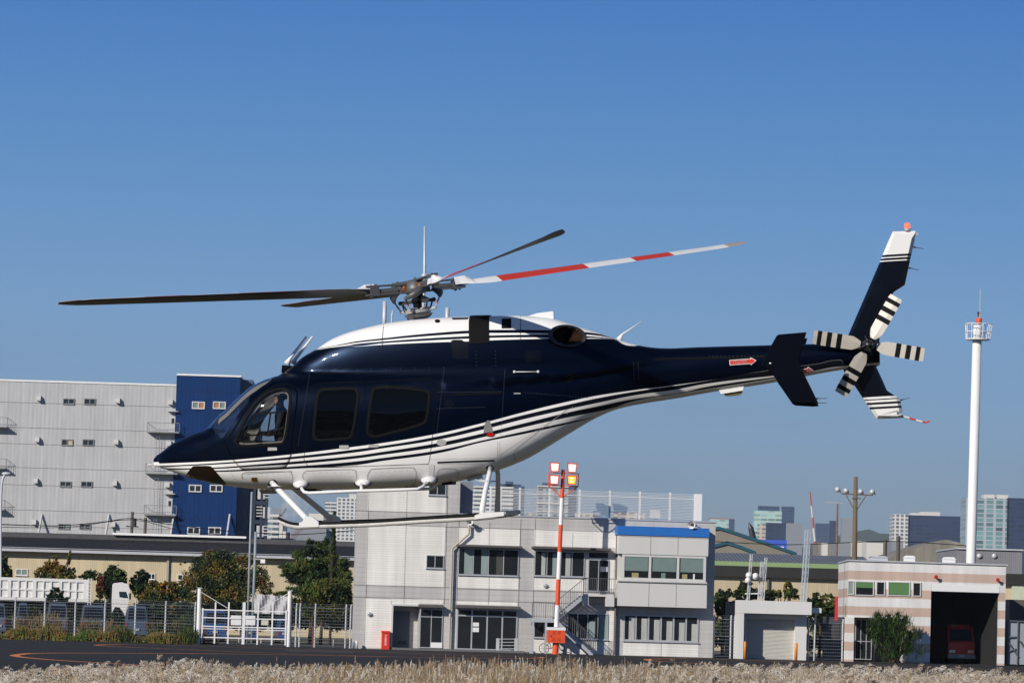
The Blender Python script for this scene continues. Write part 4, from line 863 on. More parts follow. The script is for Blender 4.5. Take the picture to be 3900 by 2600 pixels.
def ribs_mat(name, c, period, depth=.25, ax=0, rough=.6, metal=0.0):
    """corrugated sheet: fine ribs as bump plus slight tone"""
    m, t, bs = newmat(name); tcn = t.nodes.new('ShaderNodeTexCoord'); wv = t.nodes.new('ShaderNodeTexWave'); wv.bands_direction = 'XYZ'[ax]; wv.inputs['Scale'].default_value = 1 / period / 2 * 1.0
    mpn = t.nodes.new('ShaderNodeMapping'); t.links.new(tcn.outputs['Object'], mpn.inputs[0]); t.links.new(mpn.outputs[0], wv.inputs['Vector'])
    n = t.nodes.new('ShaderNodeTexNoise'); n.inputs['Scale'].default_value = .25; n.inputs['Detail'].default_value = 7; t.links.new(tcn.outputs['Object'], n.inputs['Vector'])
    mx = t.nodes.new('ShaderNodeMix'); mx.data_type = 'RGBA'; mx.inputs[6].default_value = tuple(x * (1 - depth) for x in c) + (1,); mx.inputs[7].default_value = tuple(x * 1.06 for x in c) + (1,); t.links.new(wv.outputs['Fac'], mx.inputs[0])
    mr = t.nodes.new('ShaderNodeMapRange'); mr.inputs[3].default_value = .86; mr.inputs[4].default_value = 1.12; t.links.new(n.outputs[0], mr.inputs[0])
    vm = t.nodes.new('ShaderNodeVectorMath'); vm.operation = 'SCALE'; t.links.new(mx.outputs[2], vm.inputs[0]); t.links.new(mr.outputs[0], vm.inputs['Scale']); t.links.new(weather(t, tcn, vm.outputs[0]), bs.inputs['Base Color'])
    bs.inputs['Roughness'].default_value = rough; bs.inputs['Metallic'].default_value = metal; bs.inputs['Specular IOR Level'].default_value = .15
    bp = t.nodes.new('ShaderNodeBump'); bp.inputs['Strength'].default_value = .25; bp.inputs['Distance'].default_value = .02; t.links.new(wv.outputs['Fac'], bp.inputs['Height']); t.links.new(bp.outputs[0], bs.inputs['Normal']); return m
M_gtile = tile_mat('grey_wall_tile', (.50, .49, .48), (.43, .42, .41), bw=40, rh=.30, mort=.02); M_wtile = tile_mat('white_wall_tile', (.80, .785, .75), (.70, .685, .65), bw=40, rh=.15, mort=.02)
M_conc = mat('pale_render_wall', (.58, .58, .57), .75, var=.06, scale=.8, streak=True); M_alu = mat('aluminium', (.50, .52, .55), .4, .3, var=.08); M_alug = mat('galvanised_steel', (.55, .57, .60), .5, .2, var=.15, scale=5)
M_gl = mat('dark_window_glass', (.018, .022, .026), .05, var=.3, scale=1.2); M_cur = mat('pale_green_curtain', (.26, .33, .32), .6, var=.25, scale=4, streak=True); M_bli = mat('grey_green_blind', (.16, .23, .22), .6, var=.1)
M_brn = mat('brown_canopy', (.10, .09, .085), .6, var=.15); M_blue = mat('blue_fascia', (.02, .15, .50), .45, var=.1); M_orange = mat('orange_red_paint', (.75, .085, .02), .5, var=.1, scale=4); M_wh = mat('white_gloss_paint', (.78, .78, .78), .5, var=.05)
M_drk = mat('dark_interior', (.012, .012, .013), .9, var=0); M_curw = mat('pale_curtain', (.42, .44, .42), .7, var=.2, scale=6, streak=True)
M_gdoor = mat('slate_grey_door', (.10, .115, .14), .6, var=.08); M_seamd = mat('wall_joint', (.18, .18, .18), .9, var=0)
def box_px(mb, fr, x0, y0, x1, y1, v0, v1, vref=None):
    """axis-aligned box from pixel bounds measured at depth vref (x at mid height, y at mid width)"""
    vr = v0 if vref is None else vref; ym, xm = (y0 + y1) / 2, (x0 + x1) / 2
    u0 = fr.uz(x0, ym, vr)[0]; u1 = fr.uz(x1, ym, vr)[0]; z1 = fr.uz(xm, y0, vr)[1]; z0 = fr.uz(xm, y1, vr)[1]
    mb.box((u0, v0, z0), (u1, v1, z1)); return u0, u1, z0, z1
def window(fr, parent, x0, y0, x1, y1, v=0.0, n=2, gm=None, fm=None, fwid=.05, dep=.07, label=None, covers=None, sill=True, rails=(), name='window'):
    gm = gm or M_gl; fm = fm or M_alu; ym, xm = (y0 + y1) / 2, (x0 + x1) / 2
    u0 = fr.uz(x0, ym, v)[0]; u1 = fr.uz(x1, ym, v)[0]; z1 = fr.uz(xm, y0, v)[1]; z0 = fr.uz(xm, y1, v)[1]; f = MB(); a, c = v - dep, v
    f.box((u0, a, z0), (u0 + fwid, c, z1)); f.box((u1 - fwid, a, z0), (u1, c, z1)); f.box((u0 + fwid, a, z1 - fwid), (u1 - fwid, c, z1)); f.box((u0 + fwid, a, z0), (u1 - fwid, c, z0 + fwid))
    for i in range(1, n): um = u0 + (u1 - u0) * i / n; f.box((um - fwid / 2, a + .01, z0 + fwid), (um + fwid / 2, c, z1 - fwid))
    for r_ in rails: zm = z0 + (z1 - z0) * r_; f.box((u0 + fwid, a + .012, zm - fwid / 2), (u1 - fwid, c, zm + fwid / 2))
    if sill: f.box((u0 - .04, v - dep - .06, z0 - .05), (u1 + .04, v, z0 - .002))
    w_ = f.build(name, fm, parent, label=label); g = MB(); g.box((u0 + fwid * .5, v - .025, z0 + fwid * .5), (u1 - fwid * .5, v - .004, z1 - fwid * .5)); g.build('pane', gm, w_)
    if covers:
        for k, (ca, cb2, za, zb, cm_) in enumerate(covers): g = MB(); g.box((u0 + (u1 - u0) * ca, v - .032, z0 + (z1 - z0) * za), (u0 + (u1 - u0) * cb2, v - .027, z0 + (z1 - z0) * zb)); g.build('curtain', cm_, w_)
    return w_
# ---------------- office building ----------------
ob = ff(1340, 2466); obase = (ob[0], 0, 0)
office = empty('office_building', FF, obase, 'pale grey tiled two-storey office building with a projecting blue-topped bay on the right', 'building')
def X(px, py, v=0.0): return FF.uz(px, py, v)[0]
def Zc(px, py, v=0.0): return FF.uz(px, py, v)[1]
b = MB(); uL = X(1347, 2200); uM = X(1752, 1900); uR = X(2722, 2150); zt = Zc(2200, 1974); zt2 = Zc(1700, 1829)
dr0, dr1, drz = X(1495, 2390), X(1598, 2390), Zc(1545, 2306)
# left block with the door recess cut out, then the main block
b.prism([(uL, 0), (dr0, 0), (dr0, 12), (uL + 1.5, 12)], 'z', 0, zt2); b.box((dr1, 0, 0), (uM, 12, zt2)); b.box((dr0, 0, drz), (dr1, 12, zt2)); b.box((dr0, 1.3, 0), (dr1, 12, drz))
b.box((uM, 0, 0), (uR, 12, zt)); b.build('wall', M_gtile, office)
b = MB(); b.box((uM, .9, zt), (X(1800, 1900, .9), 6, zt2)); b.build('stair_tower_wall', mat('shaded_stair_wall', (.20, .22, .25), .7, var=.1), office)  # set-back side: its shade is put into the dark blue-grey wall colour
b = MB(); b.box((uM - .1, -.06, zt), (uR + .06, 12, zt + .10)); b.build('roof_coping', M_alu, office)
pn = MB()
for r_ in ((1402, 1836, 1699, 1950), (1396, 2001, 1693, 2231), (1389, 2279, 1490, 2466), (1600, 2279, 1687, 2298), (1745, 2012, 1980, 2075), (1743, 2197, 1975, 2240), (1738, 2289, 1971, 2303), (2035, 2019, 2346, 2082), (2031, 2203, 2222, 2247), (2373, 2445, 2660, 2497), (2026, 2430, 2316, 2487), (2319, 2125, 2340, 2240), (2319, 2310, 2338, 2440), (1490, 2279, 1600, 2302)):
    box_px(pn, FF, *r_, -.015, 0)
pn.build('white_tile_panels', M_wtile, office)
jn = MB()
for x, ya, yb in ((1397, 1836, 2466), (1545, 1836, 2300), (1699, 1836, 2300), (1744, 1960, 2300), (1864, 1990, 2076), (1862, 2197, 2300), (1979, 1975, 2310), (2033, 1975, 2440), (2181, 2030, 2082), (2518, 2445, 2497)):
    u = X(x - 4 * 0, (ya + yb) / 2); jn.box((u - .012, -.022, Zc(x, yb)), (u + .012, -.016, Zc(x, ya)))
for y in (1949, 2000, 2231, 2277):
    z = Zc(1545, y); jn.box((uL, -.024, z - .012), (uM, -.0165, z + .012))
for y in (2014, 2247, 2292): 
    z = Zc(2000, y); jn.box((uM, -.024, z - .012), (X(2345, 2200), -.0165, z + .012))
jn.build('wall_joints', M_seamd, office)
window(FF, office, 1632, 1836, 1699, 1885, label='dark upper window just under the helicopter belly'); window(FF, office, 1623, 2113, 1690, 2163)
window(FF, office, 1745, 2089, 1975, 2190, n=4, covers=((.10, .24, .04, .96, M_cur), (.38, .49, .04, .96, M_cur), (.63, .74, .04, .9, mat('dim_curtain', (.06, .062, .06), .8, var=.3, scale=8, streak=True))))
window(FF, office, 2035, 2098, 2226, 2194, n=4, covers=((.14, .22, .04, .92, M_curw), (.36, .48, .04, .92, M_cur), (.62, .72, .04, .92, M_curw)))
window(FF, office, 2239, 2100, 2319, 2126, n=1, sill=False)
dw = window(FF, office, 2239, 2130, 2319, 2251, n=2, sill=False, name='balcony_door'); b = MB(); box_px(b, FF, 2288, 2157, 2314, 2176, -.06, -.045); b.build('notice', M_wh, dw)
window(FF, office, 1598, 2318, 1685, 2466, n=2, sill=False, rails=(.80,), name='glazed_door')
b = MB(); box_px(b, FF, 1641, 2445, 1684, 2465, -.09, -.03); b.build('kick_panel', M_wh, office)
en = window(FF, office, 1738, 2318, 1970, 2475, n=4, sill=False, rails=(.83,), fwid=.09, name='entrance_door'); 
for r_ in ((1801, 2369, 1824, 2384), (1800, 2388, 1824, 2405)): b = MB(); box_px(b, FF, *r_, -.05, -.04); b.build('notice', M_wh, en)
window(FF, office, 2033, 2364, 2110, 2427, n=2); window(FF, office, 2160, 2335, 2316, 2433, n=4, covers=((.78, .98, .03, .95, M_cur), (.5, .68, .03, .7, M_cur)))
window(FF, office, 2373, 2341, 2660, 2442, n=6, fwid=.10, covers=tuple((k / 6 + .075, k / 6 + .15, .02, .9 - .04 * k, M_curw) for k in range(6)))
b = MB(); b.box((dr0 + .1, 1.2, 0), (dr1 - .5, 1.3, drz - .35)); gd = b.build('service_door', M_gdoor, office)
b = MB(); 
for k in range(3): b.box((dr0 + .5, 1.185, .35 + k * .07), (dr0 + 1.05, 1.2, .39 + k * .07))
b.build('door_vent', M_drk, gd)
b = MB(); b.box((dr0 - .08, -.10, 0), (dr0, 1.25, drz + .12)); b.box((dr0, -.10, drz), (dr1 + .02, 1.25, drz + .12)); b.build('door_surround', M_conc, office)
for r_, dp, lb in (((1744, 2075, 1990, 2083), .85, 1), ((2031, 2083, 2328, 2091), .85, 2), ((1597, 2301, 1690, 2312), .8, 3), ((1738, 2305, 1983, 2316), .8, 4)):
    b = MB(); box_px(b, FF, *r_, -dp, 0, vref=-dp); b.build('canopy', M_brn, office)
# bay
BV = -1.15
b = MB(); box_px(b, FF, 2352, 2211, 2692, 2310, BV, 0); box_px(b, FF, 2358, 2038, 2698, 2112, BV, 0); 
u0, u1 = X(2352, 2260, BV), X(2694, 2260, BV); b.box((u0 + .08, -.35, Zc(2520, 2212, BV)), (u1 - .08, 0, Zc(2520, 2110, BV)))
bay = b.build('bay', M_conc, office)
b = MB(); box_px(b, FF, 2354, 2006, 2702, 2040, BV - .08, .02); b.build('blue_fascia', M_blue, bay)
window(FF, bay, 2368, 2112, 2688, 2211, v=BV + .12, n=3, fwid=.16, fm=M_conc, sill=False, covers=tuple((k / 3 + .03, k / 3 + .31, .36, .99, M_bli) for k in range(3)) + ((.12, .2, .06, .28, mat('yellow_cabinet', (.35, .3, .14), .6)), (.47, .52, .06, .3, M_bli), (.72, .78, .06, .28, bpy.data.materials['yellow_cabinet']), (.85, .87, .05, .3, M_wh)))
b = MB(); 
for x in (2478, 2582): 
    for ya, yb in ((2042, 2112), (2212, 2308)): u = X(x - (yb - 2112) * .035, (ya + yb) / 2, BV); b.box((u - .012, BV - .012, Zc(x, yb, BV)), (u + .012, BV - .001, Zc(x, ya, BV)))
z = Zc(2520, 2046, BV); b.box((u0 + .1, BV - .013, z), (u1, BV - .002, z + .02)); z = Zc(2520, 2219, BV); b.box((u0, BV - .08, z), (u1, BV - .001, z + .06))
b.build('bay_joints', M_seamd, bay)
# pipes, lamps
b = MB(); b.tube([ff(1787, 1998, -.25), ff(1786, 2032, -.25), ff(1722, 2087, -.25), ff(1710, 2468, -.25)], .075, 8); b.build('downpipe', mat('beige_pipe', (.42, .38, .33), .5), office)
b = MB(); b.tube([ff(2352, 2030, -.2), ff(2341, 2490, -.2)], .09, 8); b.build('downpipe', M_brn, office)
for x, y in ((1407, 2337), (2077, 2229)):
    b = MB(); p_ = ff(x, y, -.06); b.tube([(p_[0], 0, p_[2]), (p_[0], -.12, p_[2])], .14, 16); lo_ = b.build('wall_lamp', M_alu, office); b = MB(); b.ball((p_[0], -.12, p_[2]), (.11, .06, .11)); b.box((p_[0] - .13, -.19, p_[2] - .015), (p_[0] + .13, -.17, p_[2] + .015)); b.build('lamp_glass', M_lt, lo_)
# outside stair
M_st = mat('stair_steel', (.42, .45, .50), .5, .1, var=.12); M_rl = mat('dark_grey_railing', (.10, .105, .115), .5, var=.1)
stair = empty('outside_staircase', FF, ff(2150, 2486), 'grey steel outside staircase with railings climbing to the upper glass door', 'staircase')
def flight(pa, pb, v0, v1, n, th=.28):
    a = FF.uz(*pa, v0); c = FF.uz(*pb, v0); m_ = MB(); 
    for vv in (v0, v1 - .05): m_.prism([(a[0], a[1]), (c[0], c[1]), (c[0], c[1] - th), (a[0], a[1] - th)], 'y', vv, vv + .05)
    for k in range(n): f = (k + .5) / n; u = a[0] + (c[0] - a[0]) * f; z = a[1] + (c[1] - a[1]) * f; m_.box((u - .14, v0 + .06, z - .05), (u + .14, v1 - .06, z - .02))
    return m_, a, c
def rail(pts, v, h=1.0, sp=.13, parent=None):
    m_ = MB()
    for (ua, za), (uc, zc) in zip(pts[:-1], pts[1:]):
        m_.tube([(ua, v, za + h), (uc, v, zc + h)], .025, 6); m_.tube([(ua, v, za + .1), (uc, v, zc + .1)], .015, 5); n = max(2, int(abs(uc - ua) / sp))
        for k in range(n + 1): f = k / n; u = ua + (uc - ua) * f; z = za + (zc - za) * f; m_.tube([(u, v, z + .02), (u, v, z + h)], .022 if k % 6 == 0 else .012, 5, caps=False)
    return m_.build('railing', M_rl, parent or stair)
m_, a1, c1 = flight((2222, 2263), (2112, 2352), -1.3, -.3, 11); m_.build('upper_flight', M_st, stair)
b = MB(); uA, zA = FF.uz(2222, 2260, -1.3); uB = X(2337, 2260, -1.3); b.box((uA, -1.3, zA - .14), (uB, 0, zA)); b.box((uB - .5, -1.32, zA - .75), (uB + .05, -1.1, zA - .142)); b.box((uA, -1.28, zA - .7), (uA + .35, -1.1, zA - .142)); b.build('upper_landing', M_conc, stair)
b = MB(); uC, zC = FF.uz(2027, 2352, -2.4); uD = X(2112, 2352, -2.4); b.box((uC, -2.4, zC - .25), (uD, -.3, zC)); b.build('lower_landing', M_st, stair)
for uu in (uC + .08, uC + .9): b = MB(); b.box((uu - .06, -2.38, 0), (uu + .06, -2.26, zC - .25)); b.build('post', M_st, stair)
m_, a2, c2 = flight((2118, 2356), (2258, 2488), -2.4, -1.4, 13); m_.build('lower_flight', M_st, stair)
rail([(a1[0], a1[1]), (c1[0], c1[1])], -1.28); rail([(uA, zA), (uB, zA)], -1.28); rail([(uC, zC), (uD, zC)], -2.38); rail([(a2[0], a2[1]), (c2[0], c2[1])], -2.38); rail([(a2[0], a2[1]), (c2[0], c2[1])], -1.42)
# entrance ramp rail
b = MB(); pr = [ff(1896, 2432, -1.2), ff(1966, 2432, -1.2), ff(2022, 2472, -1.2)]; 
for k in range(4): b.tube([(p_[0], p_[1], p_[2] - k * .2) for p_ in pr], .025, 6)
for p_ in (pr[0], pr[1], pr[2]): b.box((p_[0] - .1, p_[1] - .06, 0), (p_[0] + .1, p_[1] + .06, p_[2] + .05))
b.build('ramp_handrail', M_alug, FF and None, fr=FF, base=ff(1960, 2478, -1.2), label='low grey handrail with stub posts in front of the glass entrance', cat='handrail')
b = MB(); b.box((X(1490, 2470), -1.6, .004), (X(1985, 2478), -.002, .13)); b.build('entrance_step', mat('entrance_paving', (.14, .14, .14), .85), fr=FF, base=ff(1700, 2470), kind='structure')
# roof fence
rf = empty('roof_fence', FF, (X(1870, 1965), 0, zt + .1), 'white wire mesh fence along the flat roof of the office building', 'fence')
fx = [1869, 1908, 1980, 2093, 2208, 2324, 2438, 2553, 2646]; zr1 = Zc(2208, 1866); us = [X(x, 1915) for x in fx]
for u in us[:-1]: b = MB(); b.box((u - .06, .1, zt + .1), (u + .06, .2, zr1 + .05)); b.build('post', M_wh, rf)
b = MB(); nw = 17
for k in range(nw): z = zt + .2 + (zr1 - zt - .25) * k / (nw - 1); b.tube([(us[0], .09, z), (us[-1], .09, z)], .012 if k not in (13,) else .03, 4, caps=False)
b.build('mesh_wires', M_wh, rf)
b = MB(); u = us[0]
while u < us[-1]: b.add([(u, .085, zt + .15), (u + .010, .085, zt + .15), (u + .010, .085, zr1), (u, .085, zr1)], [(0, 1, 2, 3)]); u += .075
b.build('vertical_wires', M_alug, rf)
b = MB()
for u in us[::2]: b.tube([(u, .2, zt + 1.2), (u + .1, 1.3, zt + .1)], .03, 5)
b.build('brace', M_alug, rf)
b = MB(); box_px(b, FF, 2645, 1880, 2673, 1984, -.05, .25); b.build('white_end_panel', M_wh, fr=FF, base=ff(2659, 1984), label='upright white panel at the right end of the roof fence', cat='panel')
b = MB(); box_px(b, FF, 2480, 1941, 2515, 1971, .3, .8); p_ = ff(2497, 1972, .5); b.tube([(p_[0], .5, zt + .1), (p_[0], .5, p_[2])], .06); b.build('equipment_box', M_wh, fr=FF, base=(p_[0], .5, zt + .1), label='small white equipment box behind the roof fence', cat='box')
def horn(px, py, v, lab, s=1.0, face=(-.5, -1, 0)):
    c = Vector(ff(px, py, v)); d = Vector(face).normalized(); r_ = MB(); r_.tube([c + d * -.35 * s, c + d * -.1 * s, c + d * .1 * s, c + d * .22 * s], [.08 * s, .09 * s, .18 * s, .26 * s], 16, caps=False); t_ = empty('loudspeaker', FF, (c.x, c.y, c.z), lab, 'loudspeaker')
    r_.build('horn', M_wh, t_, smooth=True); k = MB(); k.tube([c + d * .0, c + d * .16 * s], .07 * s, 10); k.build('horn_cone', M_drk, t_); k = MB(); k.tube([c + d * -.35 * s, c + d * -.75 * s], .10 * s, 8); k.tube([c + d * -.3 * s, c + Vector((.9 * s, .2, -.28))], .03, 5); k.build('driver', M_alug, t_)
horn(2637, 1998, BV, 'white horn loudspeaker on the blue-topped bay corner'); horn(1790, 1988, -.45, 'white horn loudspeaker on the office wall above the bent downpipe', .8, (-.2, -1, .1))
# ladder above bay (its shadow falls on the wall)
# antennas on the stair tower roof, seen above the helicopter
for pts, r_, lab in (([(1590, 1826), (1617, 1040), (1617, 862)], [.10, .10, .05], 'very tall grey antenna pole on the office roof rising behind the rotor hub'), ([(1445, 1826), (1463, 1250), (1464, 1225), (1466, 1147)], [.05, .05, .14, .14], 'grey stick antenna on the office roof rising just left of the rotor mast'), ([(1686, 1826), (1702, 1240), (1703, 1225), (1704, 1171)], [.05, .05, .14, .14], 'grey stick antenna on the office roof rising just right of the rotor mast'), ([(1478, 1826), (1493, 1200), (1496, 1180)], [.07, .06, .05], 'thin guyed aerial with a small red band on the office roof')):
    q_ = [ff(x, y, 4) for x, y in pts]; q_[0] = (q_[0][0], q_[0][1], zt2 - .05); b = MB(); b.tube(q_, r_, 10)
    if len(pts) == 3 and pts[2][1] < 900: p_ = ff(1617, 1050, 4); b.tube([(p_[0], p_[1], p_[2] - .1), (p_[0], p_[1], p_[2] + .1)], .22, 8)
    b.build('aerial', M_alug, fr=FF, base=q_[0], label=lab, cat='antenna', smooth=True)
# small items at the foot of the facade
hb = empty('extinguisher_cabinet', FF, ff(1467, 2470, -.2), 'red upright fire extinguisher cabinet with white lettering beside the recessed door', 'cabinet')
b = MB(); u0, u1, z0, z1 = box_px(b, FF, 1454.5, 2408, 1482.5, 2471, -.45, -.06); b.build('body', M_orange if False else mat('signal_red_paint', (.68, .035, .015), .45, var=.06), hb)
b = MB(); b.box((u0 - .03, -.5, z1), (u1 + .03, -.04, z1 + .12)); b.build('lid', bpy.data.materials['signal_red_paint'], hb)
vs, fs = [], []
b = MB()
for k, ch in enumerate('消火器格納箱'):
    v_, f_ = text_mesh(ch, .14); zc = z1 - .17 - k * .115; b.add([((u0 + u1) / 2 + x, -.455, zc + y) for x, y, z in v_], f_)
b.build('lettering', M_wh, hb)
# ================= NEAR FRONTAGE =================
M_post = mat('fence_galvanised', (.50, .52, .56), .5, .2, var=.1); M_wire = mat('fence_wire', (.30, .32, .35), .5, .3, var=.1)
def wire_fence(name, posts, v, zt_, label, mid=True, wr=.009, n=13, top=.9, cat='fence', pr=.055):
    us = [FF.uz(x, y, v)[0] for x, y in posts]; root = empty(name, FF, (us[0], v, 0), label, cat)
    for u in us: m_ = MB(); m_.tube([(u, v, 0), (u, v, zt_ - .35), (u + .02, v - .03, zt_)], pr, 6); m_.build('post', M_post, root)
    m_ = MB(); zz = zt_ * top
    for k in range(n): z = .12 + (zz - .12) * k / (n - 1); m_.tube([(us[0], v - .06, z), (us[-1], v - .06, z)], wr * (2.0 if mid and k in (n // 2, n - 1) else 1), 4, caps=False)
    for k in range(2): z = zz + .12 + k * .12; m_.tube([(us[0], v - .06, z), (us[-1], v - .06, z)], wr * .6, 4, caps=False)
    m_.build('wires', M_wire, root); m_ = MB(); u = us[0]
    while u < us[-1]: m_.add([(u, v - .05, .1), (u + .003, v - .05, .1), (u + .003, v - .05, zz), (u, v - .05, zz)], [(0, 1, 2, 3)]); u += .15
    m_.build('vertical_wires', M_wire, root); return root
wire_fence('wire_fence', [(-57, 2340), (57, 2343), (170, 2345), (286, 2350), (399, 2352), (515, 2354), (630, 2356), (742, 2360)], 0, 2.65, 'long wire fence with pale posts left of the double gate')
gate = empty('double_gate', FF, ff(930, 2455), 'white steel double gate with tall end posts and stay rods', 'gate')
for px, yt in ((757, 2238), (1101, 2249)):
    m_ = MB(); u = X(px, 2350); z = Zc(px, yt); m_.tube([(u, 0, 0), (u, 0, z)], .13, 14); m_.box((u - .15, -.15, z), (u + .15, .15, z + .03)); m_.build('gate_post', M_wh, gate)
gl, gr_ = X(766, 2380), X(1093, 2380); zr = [Zc(930, y) for y in (2324, 2354, 2387, 2396, 2429)]
m_ = MB()
for z, t_ in zip(zr, (.05, .05, .05, .035, .05)): m_.box((gl, -.13, z - t_ / 1.4), (gr_, -.05, z + t_ / 1.4))
for k, x in enumerate((770, 818, 869, 927, 981, 1036, 1088)):
    u = X(x, 2380); w_ = .09 if k == 3 else .045; m_.box((u - w_, -.10 - .04, .08), (u + w_, -.02, Zc(x, 2292) if k % 6 else zr[0] + .1))
m_.build('gate_frame', M_wh, gate); m_ = MB()
for k in range(13): z = .15 + k * .17; m_.tube([(gl, -.03, z), (gr_, -.03, z)], .010, 4, caps=False)
m_.build('gate_wires', M_wire, gate)
for a_, c_ in (((764, 2252), (866, 2314)), ((1096, 2260), (992, 2318))): m_ = MB(); m_.tube([ff(*a_, -.1), ff(*c_, -.1)], .022, 6); m_.build('stay_rod', M_wh, gate)
for r_ in ((879, 2342, 919, 2356), (879, 2358, 919, 2379), (935, 2343, 972, 2356), (935, 2358, 972, 2379), (995, 2360, 1022, 2379)): m_ = MB(); box_px(m_, FF, *r_, -.17, -.142); m_.build('notice_plate', M_wh if r_[0] < 990 else mat('cream_plate', (.62, .60, .5), .5), gate)
wire_fence('wire_fence', [(1108, 2390), (1127, 2390), (1141, 2390)], .1, 2.75, 'short section of wire fence with a bent post right beside the gate', n=10)
wire_fence('wire_fence', [(1141, 2390), (1199, 2395), (1316, 2397), (1334, 2397)], .15, 2.75, 'wire fence between the gate and the tiled office building')
wire_fence('wire_fence', [(2718, 2435), (2782, 2435), (2797, 2435)], .15, 2.75, 'narrow wire gate between the office building and the shutter garage', n=12)
wire_fence('wire_fence', [(3078, 2440), (3102, 2440), (3208, 2445)], .3, 2.7, 'wire fence between the shutter garage and the striped fire station', n=12)
m_ = MB(); p_ = ff(1189, 2465, .9); m_.tube([(p_[0], .9, 0), (p_[0], .9, 1.25)], .05, 8); m_.tube([(p_[0] - .09, .9, 1.2), (p_[0] + .09, .9, 1.2)], .06, 8); m_.build('fire_hydrant', mat('rusty_red_paint', (.30, .08, .04), .7, var=.3, scale=9), fr=FF, base=(p_[0], .9, 0), label='thin rusty red standpipe behind the fence left of the office', cat='hydrant')
# orange guide marker, bollards
def bollard(px, py0, py1, v, r, m, label, cat='bollard', grp=None):
    p_ = ff(px, py1, v); m2 = MB(); zt_ = FF.uz(px, py0, v)[1]; m2.tube([(p_[0], v, 0), (p_[0], v, zt_ - .05), (p_[0], v, zt_)], [r, r, r * .7], 12); return m2.build('bollard', m, fr=FF, base=(p_[0], v, 0), smooth=True, label=label, cat=cat, group=grp)
M_bor = mat('orange_bollard_paint', (.75, .26, .03), .5, var=.08)
bollard(2836, 2441, 2504, -1.0, .10, M_bor, 'orange bollard at the left side of the roller shutter', grp='orange bollards at the garage'); bollard(3031, 2447, 2511, -1.0, .10, M_bor, 'orange bollard at the right side of the roller shutter', grp='orange bollards at the garage')
M_kb = mat('white_post_paint', (.7, .7, .7), .5); M_gb = mat('beige_stub_post', (.45, .42, .36), .7)
bollard(298, 2392, 2418, 1.4, .06, M_kb, 'small white marker post behind the fence beside the parked vans', 'marker post'); bollard(783, 2405, 2432, 1.6, .05, M_kb, 'small white marker post behind the left leaf of the gate', 'marker post')
bollard(909, 2430, 2456, .5, .06, M_gb, 'beige stub post under the middle of the gate', 'post'); bollard(994, 2432, 2458, .5, .06, M_gb, 'beige stub post under the right leaf of the gate', 'post')
bollard(1358, 2438, 2466, -.5, .09, M_kb, 'white stub post at the left corner of the office', 'post'); bollard(1346, 2442, 2466, -.6, .07, mat('blue_canister', (.15, .22, .32), .5), 'short blue grey canister at the left corner of the office', 'canister')
bollard(1269, 2433, 2463, .8, .04, M_post, 'thin grey stub post behind the fence near the office corner', 'post')
# ---- tall poles behind the gate ----
M_pgr = mat('dull_pole_paint', (.26, .30, .35), .6, var=.15)
def pole(name, pts_px, D, r, m, label, cat, **k):
    fr = WORLD; pts = [tuple(P(x, y, D)) for x, y in pts_px]; base = G_at(pts[-1][0], D); pts[-1] = (pts[-1][0], D, 0); m2 = MB(); m2.tube(pts, r, 10); return m2.build(name, m, base=(pts[-1][0], D, 0), label=label, cat=cat, smooth=True, **k)
def G_at(x, D): return (x, D, 0)
pole('lamp_pole', [(959, 1872), (951, 2110), (944, 2345)], 252, .075, M_pgr, 'slender pale grey pole, the taller of two behind the gate', 'pole')
pole('lamp_pole', [(974, 2024), (969, 2180), (962, 2345)], 254, .095, M_pgr, 'grey banded pole, the shorter of two behind the gate', 'pole')
fl = empty('floodlight', WORLD, tuple(P(1000, 2130, 254)), 'white box floodlight on the banded pole in front of the cream warehouse', 'floodlight')
m_ = MB(); c = P(1002, 2136, 253.5); m_.box((c.x - .16, 253.3, c.z - .13), (c.x + .16, 253.6, c.z + .13)); m_.build('lamp_housing', M_wh, fl); m_ = MB(); m_.tube([tuple(P(971, 2128, 254)), tuple(P(1000, 2130, 253.6))], .03, 6); m_.build('arm', M_alug, fl)
m_ = MB(); pts = smoothpoly([tuple(P(x, y, 270)) for x, y in ((2, 2230), (3, 1960), (5, 1870), (10, 1825), (20, 1806), (30, 1801))], 4, closed=False); pts[0] = (pts[0][0], 270, 0); sl_ = empty('street_lamp', WORLD, (pts[0][0], 270, 0), 'tall curved grey street lamp at the left edge', 'street lamp'); m_.tube(pts, .085, 8); m_.build('pole', M_alug, sl_, smooth=True)
m_ = MB(); c = P(24, 1803, 270); m_.ball(c, (.35, .2, .13), 12, 8); m_.build('lamp_head', M_alug, sl_, smooth=True)
# ---- obstruction light mast ----
MV = -3.2
mast = empty('floodlight_mast', FF, ff(2117, 2489, MV), 'red and white banded mast with four lit floodlights in front of the office', 'lamp mast')
ys = [2487, 2445]; u, _ = FF.uz(2116, 2466, MV)
def mz(y): return FF.uz(2116, y, MV)[1]
def mu(y): return FF.uz(2117 + (2440 - y) * .0425, y, MV)[0]
m_ = MB()
seg = [(2487, 2440, 0, .20), (2386, 2303, 1, .15), (2303, 2204, 0, .145), (2204, 2100, 1, .14), (2100, 1997, 0, .135), (1997, 1895, 1, .13), (1895, 1787, 0, .12)]
uc = mu(2440)
for a_, c_, k, r_ in seg: m_.cur = k; z0_ = 0 if a_ == 2487 else mz(a_); m_.tube([(mu(a_), MV, z0_), (mu(c_), MV, mz(c_))], [r_, r_ * .97], 14)
m_.build('mast_tube', [M_orange, M_wh], mast, smooth=False)
